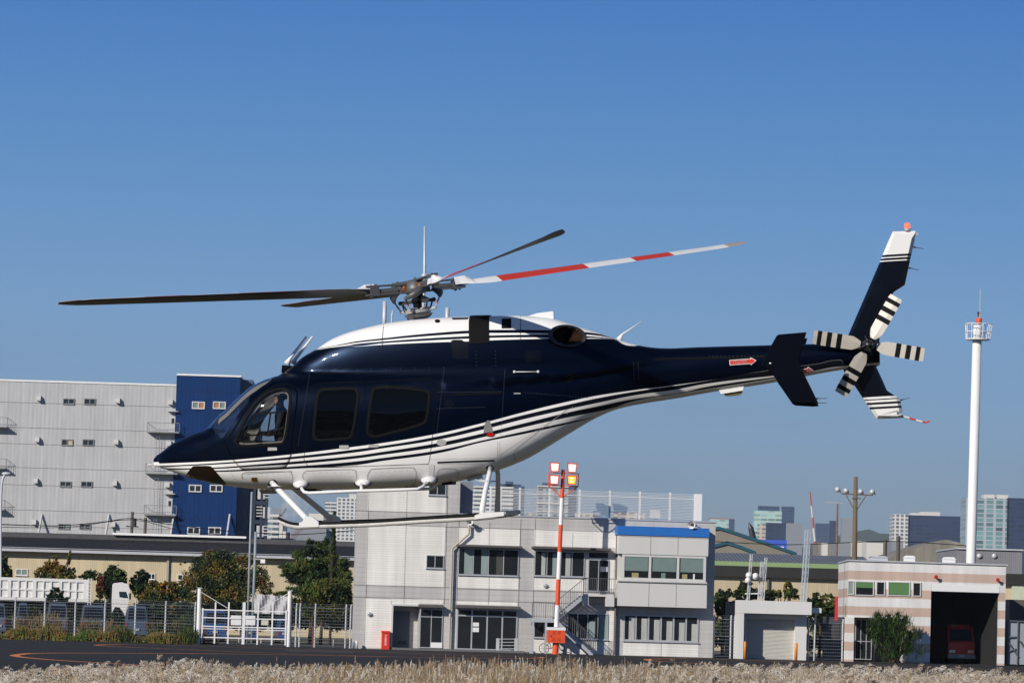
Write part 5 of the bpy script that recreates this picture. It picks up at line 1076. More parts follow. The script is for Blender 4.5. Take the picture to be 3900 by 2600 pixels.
m_ = MB(); m_.cur = 0; m_.box((uc - .55, MV - .38, mz(2446)), (uc + .52, MV + .3, mz(2398))); m_.cur = 1; m_.box((uc - .57, MV - .40, mz(2398)), (uc + .54, MV + .32, mz(2387))); cb_ = m_.build('control_box', [M_orange, M_wh], mast)
m_ = MB()
for k in range(4):
    for j in range(5): x0 = uc - .28 + (k % 2) * .32; z0 = mz(2408 + (k // 2) * 26) - .1 + j * .045; m_.box((x0, MV - .386, z0), (x0 + .2, MV - .381, z0 + .018))
m_.build('louvres', mat('dark_orange_slot', (.30, .03, .008), .6, var=0), cb_); m_ = MB(); m_.ball((uc - .38, MV - .39, mz(2420)), .05, 8, 6); m_.build('lock', M_brn, cb_)
m_ = MB(); zz = [mz(1800), mz(1848)]; 
for dx in (-.9, 1.0):
    uu = mu(1830) + dx; m_.tube([(mu(1800), MV, zz[0]), (uu, MV, zz[0])], .03, 6); m_.tube([(uu, MV, zz[0]), (uu, MV, zz[1])], .03, 6); m_.tube([(mu(1848), MV, zz[1]), (uu, MV, zz[1])], .035, 6); m_.tube([(uu, MV, zz[1]), (mu(1890), MV, mz(1893))], .035, 6)
m_.build('lamp_frame', M_orange, mast)
M_lw = mat('lit_white_reflector', (.8, .8, .75), .2, var=0, emit=(1, .97, .85), es=.35); M_la = mat('lit_amber_reflector', (.8, .45, .08), .2, var=0, emit=(1, .42, .05), es=.8); M_hot = mat('lamp_tube_glow', (1, 1, .9), .2, var=0, emit=(1, .95, .8), es=5)
for k, (px, py) in enumerate(((2111, 1778), (2177, 1781), (2109, 1826), (2176, 1827))):
    c = Vector(ff(px, py, MV - .25)); sg = -1 if k % 2 == 0 else 1; amber = k == 3; fw_, fh = .30, .27
    m_ = MB(); fr_ = [(c.x - fw_, c.y - .15, c.z + fh), (c.x + fw_, c.y - .15, c.z + fh), (c.x + fw_ * .8, c.y - .15, c.z - fh), (c.x - fw_ * .8, c.y - .15, c.z - fh)]; bk = [(c.x + (x - c.x) * .7, c.y + .25, c.z + (z - c.z) * .7) for x, y, z in fr_]
    m_.add(fr_ + bk, [(0, 1, 5, 4), (1, 2, 6, 5), (2, 3, 7, 6), (3, 0, 4, 7), (4, 5, 6, 7)]); 
    for i in range(4): m_.tube([fr_[i], fr_[(i + 1) % 4]], .035, 5)
    fo = m_.build('floodlight', M_orange, mast, label='amber glowing floodlight, lower right of the four' if amber else None)
    m_ = MB(); m_.add([(x, c.y - .13, z) for x, y, z in fr_], [(0, 3, 2, 1)]); m_.build('lens', M_la if amber else M_lw, fo); m_ = MB()
    for dz in (-.1, .11): m_.ball((c.x - .02, c.y - .15, c.z + dz), (.10, .03, .045), 10, 6)
    m_.build('lamp_tube', mat('amber_glow', (1, .7, .3), .2, var=0, emit=(1, .6, .15), es=7) if amber else M_hot, fo)
# ---- shutter garage ----
gar = empty('garage', FF, ff(2935, 2508), 'small white garage with a closed ribbed roller shutter', 'garage')
gx0, gx1 = X(2799, 2400), X(3072, 2400); gzt = Zc(2935, 2292); gd0, gd1 = X(2842, 2430), X(3028, 2430); gdz = Zc(2935, 2357); M_gw = mat('white_garage_wall', (.66, .66, .65), .7, var=.07, scale=.7, streak=True)
m_ = MB(); m_.prism([(gx0, 0), (gd0, 0), (gd0, 7), (gx0 + 1.25, 7)], 'z', 0, gzt); m_.box((gd1, 0, 0), (gx1, 7, gzt)); m_.box((gd0, 0, gdz), (gd1, 7, gzt)); m_.box((gd0, .6, 0), (gd1, 7, gdz)); m_.box((gx0, -1.1, 0), (gx0 + .35, 0, gzt)); m_.build('wall', M_gw, gar)
m_ = MB(); m_.box((gx0 - .02, -1.12, Zc(2935, 2336)), (gx1 + .05, 0, gzt + .01)); m_.prism([(gx0 - .02, -1.12), (gx1 + .05, -1.12), (gx1 + .05, 7), (gx0 + 1.2, 7), (gx0 - .02, 0)], 'z', gzt + .01, gzt + .08); m_.build('roof_slab', M_gw, gar)
m_ = MB(); z = 0.02
while z < gdz: m_.prism([(.42, z), (.385, z + .045), (.42, z + .085)], 'x', gd0, gd1); z += .0855
m_.box((gd0, .421, 0), (gd1, .5, gdz)); m_.build('roller_shutter', mat('shutter_steel', (.58, .57, .53), .5, .1, var=.05), gar)
m_ = MB(); m_.tube([(gd0 - .1, -.05, 0), (gd0 - .1, -.05, gdz + .3)], .05, 6); m_.tube([(gd0 - .35, -.1, 0), (gd0 - .35, -.1, gdz + .5)], .045, 6); m_.build('conduit', M_post, gar)
# antenna posts on the garage
def lattice(m_, p0, p1, wd, n):
    p0, p1 = Vector(p0), Vector(p1)
    for sx_, sy_ in ((-1, -1), (1, -1), (0, 1)): o_ = Vector((sx_ * wd / 2, sy_ * wd / 2, 0)); m_.tube([p0 + o_, p1 + o_], .022, 4)
    for k in range(n):
        a_ = p0.lerp(p1, k / n); c_ = p0.lerp(p1, (k + 1) / n); s_ = 1 if k % 2 else -1; m_.tube([a_ + Vector((s_ * wd / 2, -wd / 2, 0)), c_ + Vector((-s_ * wd / 2, -wd / 2, 0))], .014, 4); m_.tube([c_ + Vector((-wd / 2, -wd / 2, 0)), c_ + Vector((wd / 2, -wd / 2, 0))], .012, 4)
for px, y0, lab in ((2852, 2108, 'lattice antenna post with round dishes on the garage roof, leftmost'), (2893, 2138, 'shortest lattice antenna post on the garage roof'), (2908, 2122, 'lattice antenna post in the middle of the garage roof')):
    u = X(px - 4, 2288, 1); z = FF.uz(px, y0, 1)[1]; r_ = empty('antenna_post', FF, (u, 1, gzt + .08), lab, 'antenna post'); m_ = MB(); lattice(m_, (u, 1, gzt + .08), (u + .15, 1, z), .16, 12); m_.build('lattice', M_alug, r_)
    if px == 2852:
        for dx, dz, s_ in ((-.12, 0, .2), (.32, -.05, .22), (-.18, -.32, .18)): m_ = MB(); c = Vector((u + dx + .1, .75, FF.uz(px, 2190, 1)[1] + dz)); m_.tube([c + Vector((0, .15, 0)), c, c + Vector((-.03, -.12, 0))], [.02, .15, s_], 14); m_.build('dish', M_wh, r_, smooth=True)
        m_ = MB(); m_.tube([(u - .2, 1, gzt + .5), (u + 1.0, 1, gzt + .55)], .04, 5); m_.build('cross_pipe', M_wh, r_)
for px, lab in ((3057, 'tall lattice mast at the right end of the garage roof, left of the pair'), (3069, 'tall lattice mast at the right end of the garage roof, right of the pair')):
    u = X(px - 4, 2288, 2); z = FF.uz(px, 2015, 2)[1]; r_ = empty('antenna_mast', FF, (u, 2, gzt + .08), lab, 'mast'); m_ = MB(); lattice(m_, (u, 2, gzt + .08), (u + .2, 2, z), .18, 22); m_.build('lattice', mat('pale_blue_steel', (.42, .48, .55), .5, var=.1) if px == 3057 else bpy.data.materials['pale_blue_steel'], r_)
for px, y0, lab in ((3102, 2315, 'white twin lamp on a post between the garage and the fire station'),):
    u = X(px, 2410, -.2); r_ = empty('lamp_post', FF, (u, -.2, 0), lab, 'lamp post'); m_ = MB(); z = FF.uz(px + 3, y0 + 14, -.2)[1]; m_.tube([(u, -.2, 0), (u + .05, -.2, z)], .05, 8); m_.build('post', M_post, r_); m_ = MB(); m_.box((u - .25, -.5, z - .05), (u + .35, -.1, z + .25)); m_.build('lamp_head', M_wh, r_)
# ---- fire station ----
st = empty('fire_station', FF, ff(3520, 2527), 'pink and white striped fire station with a tall open engine bay', 'building')
sx0, sx1 = X(3229, 2330), X(3828, 2350); szt = Zc(3500, 2143); PV = .0
PK, WT = (.56, .42, .35), (.74, .74, .73); per = 68 / 59.6
zb0 = Zc(3500, 2143); M_band = band_mat('pink_white_bands', PK, WT, per, -(zb0 / per) + 1 - .0, .5)
# first band under the roof is white: fract runs 1 -> 0 downwards
M_band = band_mat('pink_white_bands', WT, PK, per, -(zb0 / per), .5)
bo0, bo1 = X(3544, 2370), X(3805, 2380); boz = Zc(3675, 2226); lw1 = X(3529, 2400); lz = Zc(3350, 2352)
m_ = MB(); m_.prism([(sx0, 0), (sx1, 0), (sx1, 12), (sx0 + 2.1, 12)], 'z', boz, szt); m_.box((X(3512, 2400), 0, 0), (bo0, 12, boz)); m_.box((bo1, 0, 0), (sx1, 12, boz)); m_.box((bo0, 11.5, 0), (bo1, 12, boz))
m_.prism([(sx0, 0), (X(3512, 2400), 0), (X(3512, 2400), 12), (sx0 + 2.1, 12)], 'z', lz, boz); m_.box((X(3220, 2430), -.15, 0), (X(3250, 2430), .35, lz)); m_.box((X(3455, 2400), 0, 0), (X(3512, 2400), 12, lz)); m_.build('wall', M_band, st)
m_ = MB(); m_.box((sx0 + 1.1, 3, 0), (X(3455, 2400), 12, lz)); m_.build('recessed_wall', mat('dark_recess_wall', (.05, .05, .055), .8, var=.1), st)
m_ = MB(); m_.prism([(sx0 - .1, -.1), (sx1 + .1, -.1), (sx1 + .1, 12), (sx0 + 2.05, 12), (sx0 - .1, 0)], 'z', szt, szt + .09); m_.build('roof_coping', M_alug, st)
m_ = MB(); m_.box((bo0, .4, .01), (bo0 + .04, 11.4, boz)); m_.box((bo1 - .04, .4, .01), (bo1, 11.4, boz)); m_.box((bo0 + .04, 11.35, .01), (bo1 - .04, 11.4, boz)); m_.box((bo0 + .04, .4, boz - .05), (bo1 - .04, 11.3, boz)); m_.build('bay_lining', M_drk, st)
m_ = MB(); m_.box((bo0 + .02, -.02, Zc(3675, 2253)), (bo1 - .02, .35, boz)); m_.build('shutter_housing', M_wh, st)
M_grn = mat('green_blind', (.10, .22, .075), .6, var=.1)
for r_, n_, cv in (((3256, 2212, 3328, 2267), 1, ((.03, .97, .55, .97, M_grn),)), ((3336, 2213, 3370, 2266), 1, None), ((3381, 2214, 3466, 2268), 1, ((.03, .97, .1, .97, M_grn),)), ((3475, 2216, 3507, 2270), 1, None), ((3228, 2210, 3252, 2264), 1, ((.05, .95, .03, .97, M_cur),))):
    window(FF, st, *r_, n=n_, covers=cv, fm=M_conc, fwid=.06, sill=False)
window(FF, st, 3256, 2356, 3320, 2510, v=2.9, n=3, sill=False, rails=(.45,), name='glazed_door')
for px, py in ((3564, 2196), (3799, 2207)): m_ = MB(); c = Vector(ff(px, py, -.25)); m_.tube([c + Vector((0, .25, 0)), c, c + Vector((0, -.1, 0))], [.04, .08, .13], 10); m_.build('warning_lamp', mat('red_lamp_glass', (.45, .02, .02), .3) if px < 3600 else bpy.data.materials['red_lamp_glass'], st)
# fire engine in the bay
M_fr = mat('fire_engine_red', (.75, .025, .015), .3, coat=.5, var=.05)
fe = empty('fire_engine', FF, ff(3652, 2520, 7), 'red fire engine parked nose out inside the dark bay', 'fire engine')
u0, u1 = X(3597, 2440, 5.6), X(3706, 2440, 5.6); z0, z1 = Zc(3652, 2500, 5.6), Zc(3652, 2385, 5.6); uw = u1 - u0; FV = 4.9
m_ = MB(); m_.prism([(FV + .45, z1), (FV + .15, z0 + (z1 - z0) * .52), (FV, z0 + (z1 - z0) * .5), (FV, .35), (FV + 5, .35), (FV + 5, z1)], 'x', u0 + .08, u1 - .08); m_.build('body', M_fr, fe)
m_ = MB(); zw0, zw1 = z0 + (z1 - z0) * .54, z0 + (z1 - z0) * .92; m_.add([(u0 + .2, FV + .13, zw0), (u1 - .2, FV + .13, zw0), (u1 - .28, FV + .40, zw1), (u0 + .28, FV + .40, zw1)], [(0, 1, 2, 3)]); m_.build('windscreen', mat('blue_windscreen', (.02, .05, .07), .08, var=.2), fe)
m_ = MB(); m_.box((u0 + .05, FV - .12, .35), (u1 - .05, FV - .005, .62)); m_.build('bumper', M_lt, fe)
for uu in (u0 + .35, u1 - .35): m_ = MB(); m_.box((uu - .2, FV - .04, .70), (uu + .2, FV - .006, .90)); m_.build('headlight', M_chr, fe); m_ = MB(); m_.tube([(uu - .14, FV + 1.2, .42), (uu + .14, FV + 1.2, .42)], .42, 16); m_.build('wheel', M_rub, fe)
m_ = MB(); m_.box(((u0 + u1) / 2 - .2, FV - .14, .45), ((u0 + u1) / 2 + .2, FV - .125, .60)); m_.build('number_plate', M_wh, fe); m_ = MB(); m_.box((u0 + .3, FV + .5, z1), (u1 - .3, FV + .9, z1 + .16)); m_.build('light_bar', bpy.data.materials['red_lamp_glass'], fe)
# white beacon tower behind the station
D0 = 262; tw = empty('beacon_tower', WORLD, (P(3697, 2150, D0).x, D0, 0), 'tall white tubular beacon tower with a ring platform on top', 'tower'); pb, pt_ = P(3697.5, 2150, D0), P(3721, 1296, D0); dz = (pb.x - pt_.x) / (pb.z - pt_.z) * 0 ; xb = pb.x
bx = pb.x - (pt_.x - pb.x) / (pt_.z - pb.z) * pb.z * .5
m_ = MB(); m_.tube([(bx, D0, 0), (pb.x, D0, pb.z), (pt_.x, D0, pt_.z)], [.36, .34, .315], 28); m_.tube([tuple(P(3722, 1292, D0)), tuple(P(3723, 1240, D0))], [.30, .29], 28); m_.build('shaft', M_wh, tw, smooth=True)
c0, c1 = P(3724, 1293, D0), P(3728, 1234, D0); m_ = MB(); m_.tube([c0 - Vector((0, 0, .04)), c0 + Vector((0, 0, .05))], [.80, .82], 32); m_.build('platform', M_wh, tw)
m_ = MB()
for f_, r_ in ((0, .82), (.5, .88), (1, .93)):
    cc = c0.lerp(c1, f_); m_.tube([(cc.x + r_ * math.cos(a * math.pi / 16), cc.y + r_ * math.sin(a * math.pi / 16), cc.z) for a in range(33)], .028, 5, caps=False)
for a in range(14): r0_, r1_ = .82, .93; an = a * 2 * math.pi / 14; m_.tube([(c0.x + r0_ * math.cos(an), c0.y + r0_ * math.sin(an), c0.z), (c1.x + r1_ * math.cos(an), c1.y + r1_ * math.sin(an), c1.z)], .022, 5)
m_.build('ring_railing', M_wh, tw)
m_ = MB(); q_ = P(3728, 1233, D0); m_.tube([q_, q_ + Vector((.01, 0, .4))], .20, 14); m_.build('orange_housing', M_orange, tw, smooth=True)
m_ = MB(); q_ = P(3726, 1205, D0); m_.tube([q_, q_ + Vector((0, 0, .18))], .05, 8); m_.ball(q_ + Vector((0, 0, .25)), .09); m_.build('beacon_lamp', mat('dark_red_glass', (.10, .01, .015), .3), tw, smooth=True)
m_ = MB(); m_.tube([tuple(P(3732, 1240, D0)), tuple(P(3734, 1100, D0))], .035, 6); m_.build('whip_antenna', mat('pale_teal_fibreglass', (.35, .5, .5), .5), tw)
# wooden pole with lamps, and thinner pole
M_wood = mat('weathered_wood', (.16, .12, .08), .9, var=.35, scale=6)
D1 = 300; up_ = empty('utility_pole', WORLD, (P(3252, 2150, D1).x, D1, 0), 'weathered wooden pole with four lamps on a braced crossarm', 'utility pole')
m_ = MB(); a_ = P(3254, 2140, D1); m_.tube([(a_.x - .1, D1, 0), tuple(a_), tuple(P(3259, 1815, D1))], [.26, .22, .16], 10); m_.build('pole', M_wood, up_, smooth=True)
m_ = MB(); m_.tube([tuple(P(3205, 1879, D1)), tuple(P(3325, 1885, D1))], .06, 6); m_.tube([tuple(P(3223, 1885, D1)), tuple(P(3254, 1942, D1))], .045, 6); m_.tube([tuple(P(3298, 1887, D1)), tuple(P(3262, 1942, D1))], .045, 6); m_.tube([tuple(P(3245, 1896, D1 - .2)), tuple(P(3280, 1897, D1 - .2))], .05, 6); m_.build('crossarm', M_wood, up_)
for x, y in ((3190, 1863), (3222, 1868), (3278, 1871), (3322, 1872)): m_ = MB(); c = P(x, y, D1); m_.ball(c, .22, 10, 8); lm = m_.build('lamp', M_alug, up_, smooth=True); m_ = MB(); m_.tube([c + Vector((.12, 0, .05)), c + Vector((.25, 0, -.25))], .05, 6); m_.build('lamp_bracket', mat('rusty_bracket', (.2, .09, .05), .8) if x == 3190 else bpy.data.materials['rusty_bracket'], lm)
D2 = 330; r_ = empty('utility_pole', WORLD, (P(3184, 2180, D2).x, D2, 0), 'thin rusty brown pole with a faint top arm beside the fire station', 'utility pole'); m_ = MB(); a_ = P(3184, 2190, D2); m_.tube([(a_.x, D2, 0), tuple(a_), tuple(P(3190, 1916, D2))], [.13, .12, .08], 8); m_.build('pole', mat('rusty_steel', (.22, .13, .09), .8, var=.3), r_); m_ = MB(); m_.tube([tuple(P(3140, 1912, D2)), tuple(P(3210, 1916, D2))], .035, 5); m_.build('top_arm', M_alug, r_)
# ---- right background: long rear building, sheds ----
M_cream = ribs_mat('cream_cladding', (.52, .44, .30), .25, .06); M_corr = ribs_mat('grey_corrugated_roof', (.20, .22, .26), .5, .5)
FB = Frame(tuple(P(2900, 2300, 300)), R(4)); FB = Frame((P(2900, 2300, 300).x, 300, 0), R(3))
def rb(mb, x0, y0, x1, y1, v0, v1): return box_px(mb, FB, x0, y0, x1, y1, v0, v1)
rr = empty('rear_store', FB, FB.pt(2950, 2400), 'long low store with cream wall and grey corrugated roof behind the garage', 'building')
xa, xb = FB.uz(2640, 2230)[0], FB.uz(3960, 2230)[0]; zc = lambda y: FB.uz(2950, y)[1]
m_ = MB(); m_.box((xa, 0, 0), (xb, 14, zc(2199))); m_.build('wall', M_cream, rr)
m_ = MB(); m_.box((xa - .2, -.5, zc(2199)), (xb + .2, 14, zc(2158))); m_.build('black_eave', mat('black_metal_eave', (.022, .021, .021), .8, var=.2), rr)
m_ = MB(); m_.box((xa - .2, -.3, zc(2158) + .003), (FB.uz(3200, 2150)[0], 14, zc(2141))); m_.build('green_band', mat('pale_green_band', (.24, .34, .16), .7, var=.06), rr)
m_ = MB(); x2 = FB.uz(3330, 2150)[0]; z0, z1 = zc(2141), zc(2104); m_.prism([(-.3, z0 + .003), (6, z1), (14, z1), (14, z0 + .003)], 'x', xa - .2, x2); m_.build('corrugated_roof', M_corr, rr)
m_ = MB(); u = FB.uz(2925, 2230)[0]; m_.tube([(u, -.15, 0), (u, -.15, zc(2190))], .12, 8); m_.build('downpipe', M_brn, rr)
m_ = MB(); box_px(m_, FB, 3854, 2226, 3960, 2285, -.3, -.01); m_.build('wall_panel', mat('pale_green_panel', (.5, .55, .42), .7), rr)
M_mossy = mat('mossy_concrete', (.24, .225, .19), .95, var=.5, scale=1.2, streak=True); M_grcon = mat('grey_gable_cladding', (.22, .20, .165), .9, var=.16, scale=.5, streak=True); M_teal = mat('teal_verge', (.006, .075, .115), .7)
def gable(pts, D, depth, m, label, verge=None, cat='building', name='gabled_shed'):
    q = [P(x, y, D) for x, y in pts]; r_ = empty(name, WORLD, (q[0].x, D, 0), label, cat); poly = [(v.x, v.z) for v in q]; poly = poly + [(poly[-1][0], 0), (poly[0][0], 0)]; m_ = MB(); m_.prism(poly, 'y', D, D + depth); m_.build('gable_wall', m, r_)
    if verge:
        m_ = MB()
        for i in range(len(q) - 1): a_, c_ = q[i], q[i + 1]; m_.add([(a_.x, D - .2, a_.z - .05), (c_.x, D - .2, c_.z - .05), (c_.x, D - .2, c_.z + .28), (a_.x, D - .2, a_.z + .28), (a_.x, D + depth, a_.z - .05 + .06), (c_.x, D + depth, c_.z - .05 + .06), (c_.x, D + depth, c_.z + .28), (a_.x, D + depth, a_.z + .28)], [(0, 1, 2, 3), (3, 2, 6, 7), (4, 7, 6, 5)])
        m_.build('roof', verge, r_)
    return r_
gable([(2560, 2060), (2690, 2020), (2738, 2014), (2803, 2034), (2900, 2066), (3035, 2113)], 400, 40, M_grcon, 'large brown grey gabled shed with a teal roof edge, the taller of two', M_teal)
gable([(2660, 2098), (2768, 2070), (2812, 2084), (2880, 2110)], 370, 25, M_grcon, 'small brown grey gabled shed with a teal roof edge, the lower of two', M_teal)
gable([(3400, 2120), (3433, 2103), (3520, 2076), (3603, 2053), (3650, 2064), (3700, 2085)], 420, 30, M_mossy, 'stained arched concrete shed roof behind the fire station', None)
m_ = MB(); FR = WORLD
def wb(name, x0, y0, x1, y1, D, dep, m, label, cat='building', ground=False, **k):
    ym, xm = (y0 + y1) / 2, (x0 + x1) / 2; a_, c_ = P(x0, ym, D).x, P(x1, ym, D).x; zt_, zb_ = P(xm, y0, D).z, P(xm, y1, D).z
    if ground: zb_ = 0
    q_ = MB(); q_.box((a_, D, zb_), (c_, D + dep, zt_)); return q_.build(name, m, base=((a_ + c_) / 2, D, zb_), label=label, cat=cat, **k)
sh = empty('metal_shed', WORLD, (P(3770, 2140, 330).x, 330, 0), 'long grey metal-clad shed behind the fire station and tower', 'building')
m_ = MB(); a_, c_ = P(3643, 2120, 330).x, P(3893, 2120, 330).x; z1 = P(3768, 2093, 330).z; m_.box((a_, 330, 0), (c_, 345, z1)); m_.build('wall', ribs_mat('grey_metal_cladding', (.22, .22, .24), .3, .12), sh); m_ = MB(); m_.box((a_ - .1, 329.8, z1), (c_ + .1, 345, z1 + .12)); m_.build('roof_edge', M_alug, sh)
for px in (3730, 3787): m_ = MB(); m_.ball(tuple(P(px, 2116, 329.9)), (.22, .15, .22)); m_.build('vent_cowl', M_alug, sh)
# containers and racks at the right edge
cs = empty('storage_container', FF, ff(3868, 2530, .5), 'pale blue grey container with dark frame at the right edge', 'container')
m_ = MB(); box_px(m_, FF, 3838, 2363, 3960, 2529, .5, 3); m_.build('body', mat('pale_blue_panel', (.30, .34, .37), .6, var=.15, streak=True), cs); m_ = MB()
for a_, c_ in (((3838, 2440), (3878, 2500)), ((3878, 2363), (3874, 2530)), ((3885, 2440), (3905, 2470)), ((3838, 2480), (3872, 2470)), ((3838, 2363), (3838, 2530)), ((3838, 2363), (3905, 2366)), ((3842, 2426), (3876, 2424))): m_.tube([ff(*a_, .42), ff(*c_, .42)], .06, 5)
m_.build('frame', mat('dark_blue_frame', (.08, .10, .12), .6), cs)
wb('brown_cabin', 3845, 2283, 3960, 2362, 256, 4, mat('dark_brown_panel', (.085, .075, .07), .7, var=.1), 'dark brown boxy cabin above the container at the right edge', 'cabin', ground=True)
m_ = MB(); box_px(m_, FF, 3183, 2270, 3192, 2362, 2, 2.3); m_.build('red_banner', mat('red_banner_cloth', (.5, .03, .05), .7), fr=FF, base=ff(3187, 2362, 2), label='narrow vertical red banner at the left corner of the fire station', cat='banner')
# roof clutter on the fire station
def clutter(px, py, wpx, hpx, v, m, label, cat='roof unit', name='roof_unit', D=None):
    q_ = MB(); c = ff(px, py, v); w_ = wpx / 59 / 2; h_ = hpx / 59; q_.box((c[0] - w_, v, szt + .09), (c[0] + w_, v + .8, szt + .35)); q_.prism([(c[0] - w_ * 1.1, szt + .35), (c[0] + w_ * 1.1, szt + .35), (c[0] + w_ * .7, szt + .35 + h_), (c[0] - w_ * .7, szt + .35 + h_)], 'y', v - .05, v + .85); return q_.build(name, m, fr=FF, base=(c[0], v, szt + .09), label=label, cat=cat)
clutter(3350, 2130, 66, 6, 4, M_alug, 'long low grey plant unit on the fire station roof'); clutter(3469, 2120, 34, 10, 3, M_wh, 'white rounded cowl on the fire station roof'); clutter(3620, 2113, 40, 9, 3, M_wh, 'white flat cowl near the tower on the fire station roof')
# small traffic items in front: bicycle by the stair
bk = empty('bicycle', FF, ff(2075, 2486, -1.0), 'dark bicycle leaning on the white wall under the stair landing', 'bicycle'); u = X(2072, 2470, -1.0); M_bk = mat('bike_black', (.02, .02, .022), .5)
for du in (0, 1.02):
    m_ = MB(); m_.tube([(u + du + .31 * math.cos(a * math.pi / 12), -1.0, .33 + .31 * math.sin(a * math.pi / 12)) for a in range(25)], .022, 5, caps=False)
    for a in range(8): m_.tube([(u + du, -1.0, .33), (u + du + .3 * math.cos(a * math.pi / 4), -1.0, .33 + .3 * math.sin(a * math.pi / 4))], .006, 3, caps=False)
    m_.build('wheel', M_bk, bk)
m_ = MB(); F_ = lambda x, z: (u + x, -1.0, z)
for a_, c_ in (((0, .33), (.38, .75)), ((0, .33), (.45, .33)), ((.45, .33), (.32, .85)), ((.45, .33), (.85, .78)), ((.34, .75), (.82, .82)), ((.80, .95), (1.02, .33))): m_.tube([F_(*a_), F_(*c_)], .02, 5)
m_.build('frame', M_bk, bk); m_ = MB(); m_.ball(F_(.31, .9), (.13, .07, .04)); m_.build('saddle', M_bk, bk); m_ = MB(); m_.tube([(u + .75, -1.25, 1.0), (u + .80, -1.0, .98), (u + .75, -.75, 1.0)], .018, 5); m_.build('handlebar', M_bk, bk); m_ = MB(); m_.box((u + .9, -1.15, .82), (u + 1.2, -.85, 1.05)); m_.build('basket', M_gask, bk)
# ================= LEFT BACKGROUND =================
DB = 520.0
LB = Frame((P(300, 2300, DB).x, DB, 0), R(2))
def lx(px, py, v=0.0): return LB.uz(px, py, v)[0]
def lz(px, py, v=0.0): return LB.uz(px, py, v)[1]
M_gpan = ribs_mat('pale_grey_panel', (.44, .445, .46), .9, .03); M_bpan = ribs_mat('deep_blue_panel', (.001, .028, .125), .9, .10); M_jo = mat('panel_joint', (.31, .31, .32), .9, var=0); M_bjo = mat('blue_panel_joint', (.008, .02, .09), .9, var=0)
ware = empty('warehouse', LB, LB.pt(300, 2420), 'huge pale grey and blue multi-storey warehouse at the left', 'building')
xw0, xw1, xw2 = lx(-260, 1800), lx(661, 1800), lx(905, 1800); zg, zbz = lz(300, 1459), lz(790, 1433)
m_ = MB(); m_.box((xw0, 0, 0), (xw1, 60, zg)); m_.build('grey_wall', M_gpan, ware)
m_ = MB(); xe = lx(958, 1800, 60) ; m_.box((xw1, -.3, 0), (xw2, 45, zbz)); m_.build('blue_wall', M_bpan, ware)
m_ = MB(); m_.box((xw2, 2, 0), (lx(905, 1800) + 1.6, 45, zbz * .995)); m_.tube([(xw2 + 1.0, 6, 0), (xw2 + 1.0, 6, zbz * .80)], 1.7, 16); m_.build('side_shaft', mat('shaded_blue_side', (.05, .09, .16), .6, var=.1), ware)  # side face, coloured blue-grey for the shade on it
m_ = MB(); m_.box((xw0, -.12, zg), (xw1 - .02, 60, zg + .25)); m_.box((xw1, -.45, zbz), (xw2 + .1, 45, zbz + .25)); m_.build('parapet_cap', mat('white_cap', (.75, .75, .75), .5), ware)
m_ = MB()
for y in (1538, 1633, 1695, 1785, 1851, 1946, 2005, 2042): z = lz(300, y); m_.box((xw0, -.06, z - .03), (xw1, -.002, z + .03))
m_.build('grey_joints', M_jo, ware); m_ = MB()
for y in (1492, 1563, 1655, 1720, 1815, 1880, 1975, 2035): z = lz(780, y); m_.box((xw1 + .02, -.36, z - .03), (xw2, -.302, z + .03))
m_.build('blue_joints', M_bjo, ware)
M_g2 = mat('warehouse_window_glass', (.025, .03, .035), .08, var=.5, scale=.7); M_bl2 = mat('orange_brown_blind', (.38, .17, .07), .7, var=.1); M_gb2 = mat('grey_green_pane', (.16, .22, .20), .5, var=.1); M_wf = mat('white_window_frame', (.62, .62, .62), .5)
M_bal0 = mat('grey_window_frame', (.20, .21, .22), .5)
rows_g = [(1517, 1541), (1672, 1697), (1832, 1855), (1993, 2015)]
for k, (y0, y1) in enumerate(rows_g):
    for x0 in (240, 320): dx = -6 * k; window(LB, ware, x0 + dx, y0, x0 + 44 + dx, y1, v=-.003, n=2, gm=M_g2, fm=M_bal0, fwid=.12, dep=.15, sill=False, covers=((.55, .93, .08, .92, M_cream),) if (k, x0) == (1, 240) else (((.55, .93, .08, .92, M_gb2),) if k == 3 and x0 == 240 else None))
for k, (y0, y1) in enumerate([(1529, 1557), (1686, 1714), (1845, 1873), (2006, 2034)]):
    for j, x0 in enumerate((731, 811)):
        dx = -6 * k; cv = None
        if k == 0: cv = ((.08, .47, .06, .94, M_gb2), (.53, .93, .06, .94, M_bl2)) if j == 0 else ((.08, .47, .06, .94, M_bl2), (.53, .93, .06, .94, M_gb2))
        window(LB, ware, x0 + dx, y0, x0 + 49 + dx, y1, v=-.303, n=2, gm=M_g2, fm=M_wf, fwid=.14, dep=.15, sill=False, covers=cv)
M_hood = mat('white_hood', (.50, .50, .50), .5, var=.05)
for k in range(4):
    for x0, w_ in ((142, 15), (442, 16), (642, 17)):
        if k == 3 and x0 > 500: continue
        x, y = x0 - 6 * k, (1506 if x0 < 200 else (1515 if x0 < 500 else 1521)) + 157 * k; u0, u1, z0, z1 = lx(x, y), lx(x + w_, y), lz(x, y + 20), lz(x, y); m_ = MB(); m_.prism([(0, z1), (-.55, z1 - .1), (-.75, z0 + .2), (-.75, z0), (0, z0)], 'x', u0, u1); m_.build('vent_hood', M_hood, ware)
M_bal = mat('dull_galvanised', (.27, .28, .29), .6, .1, var=.1)
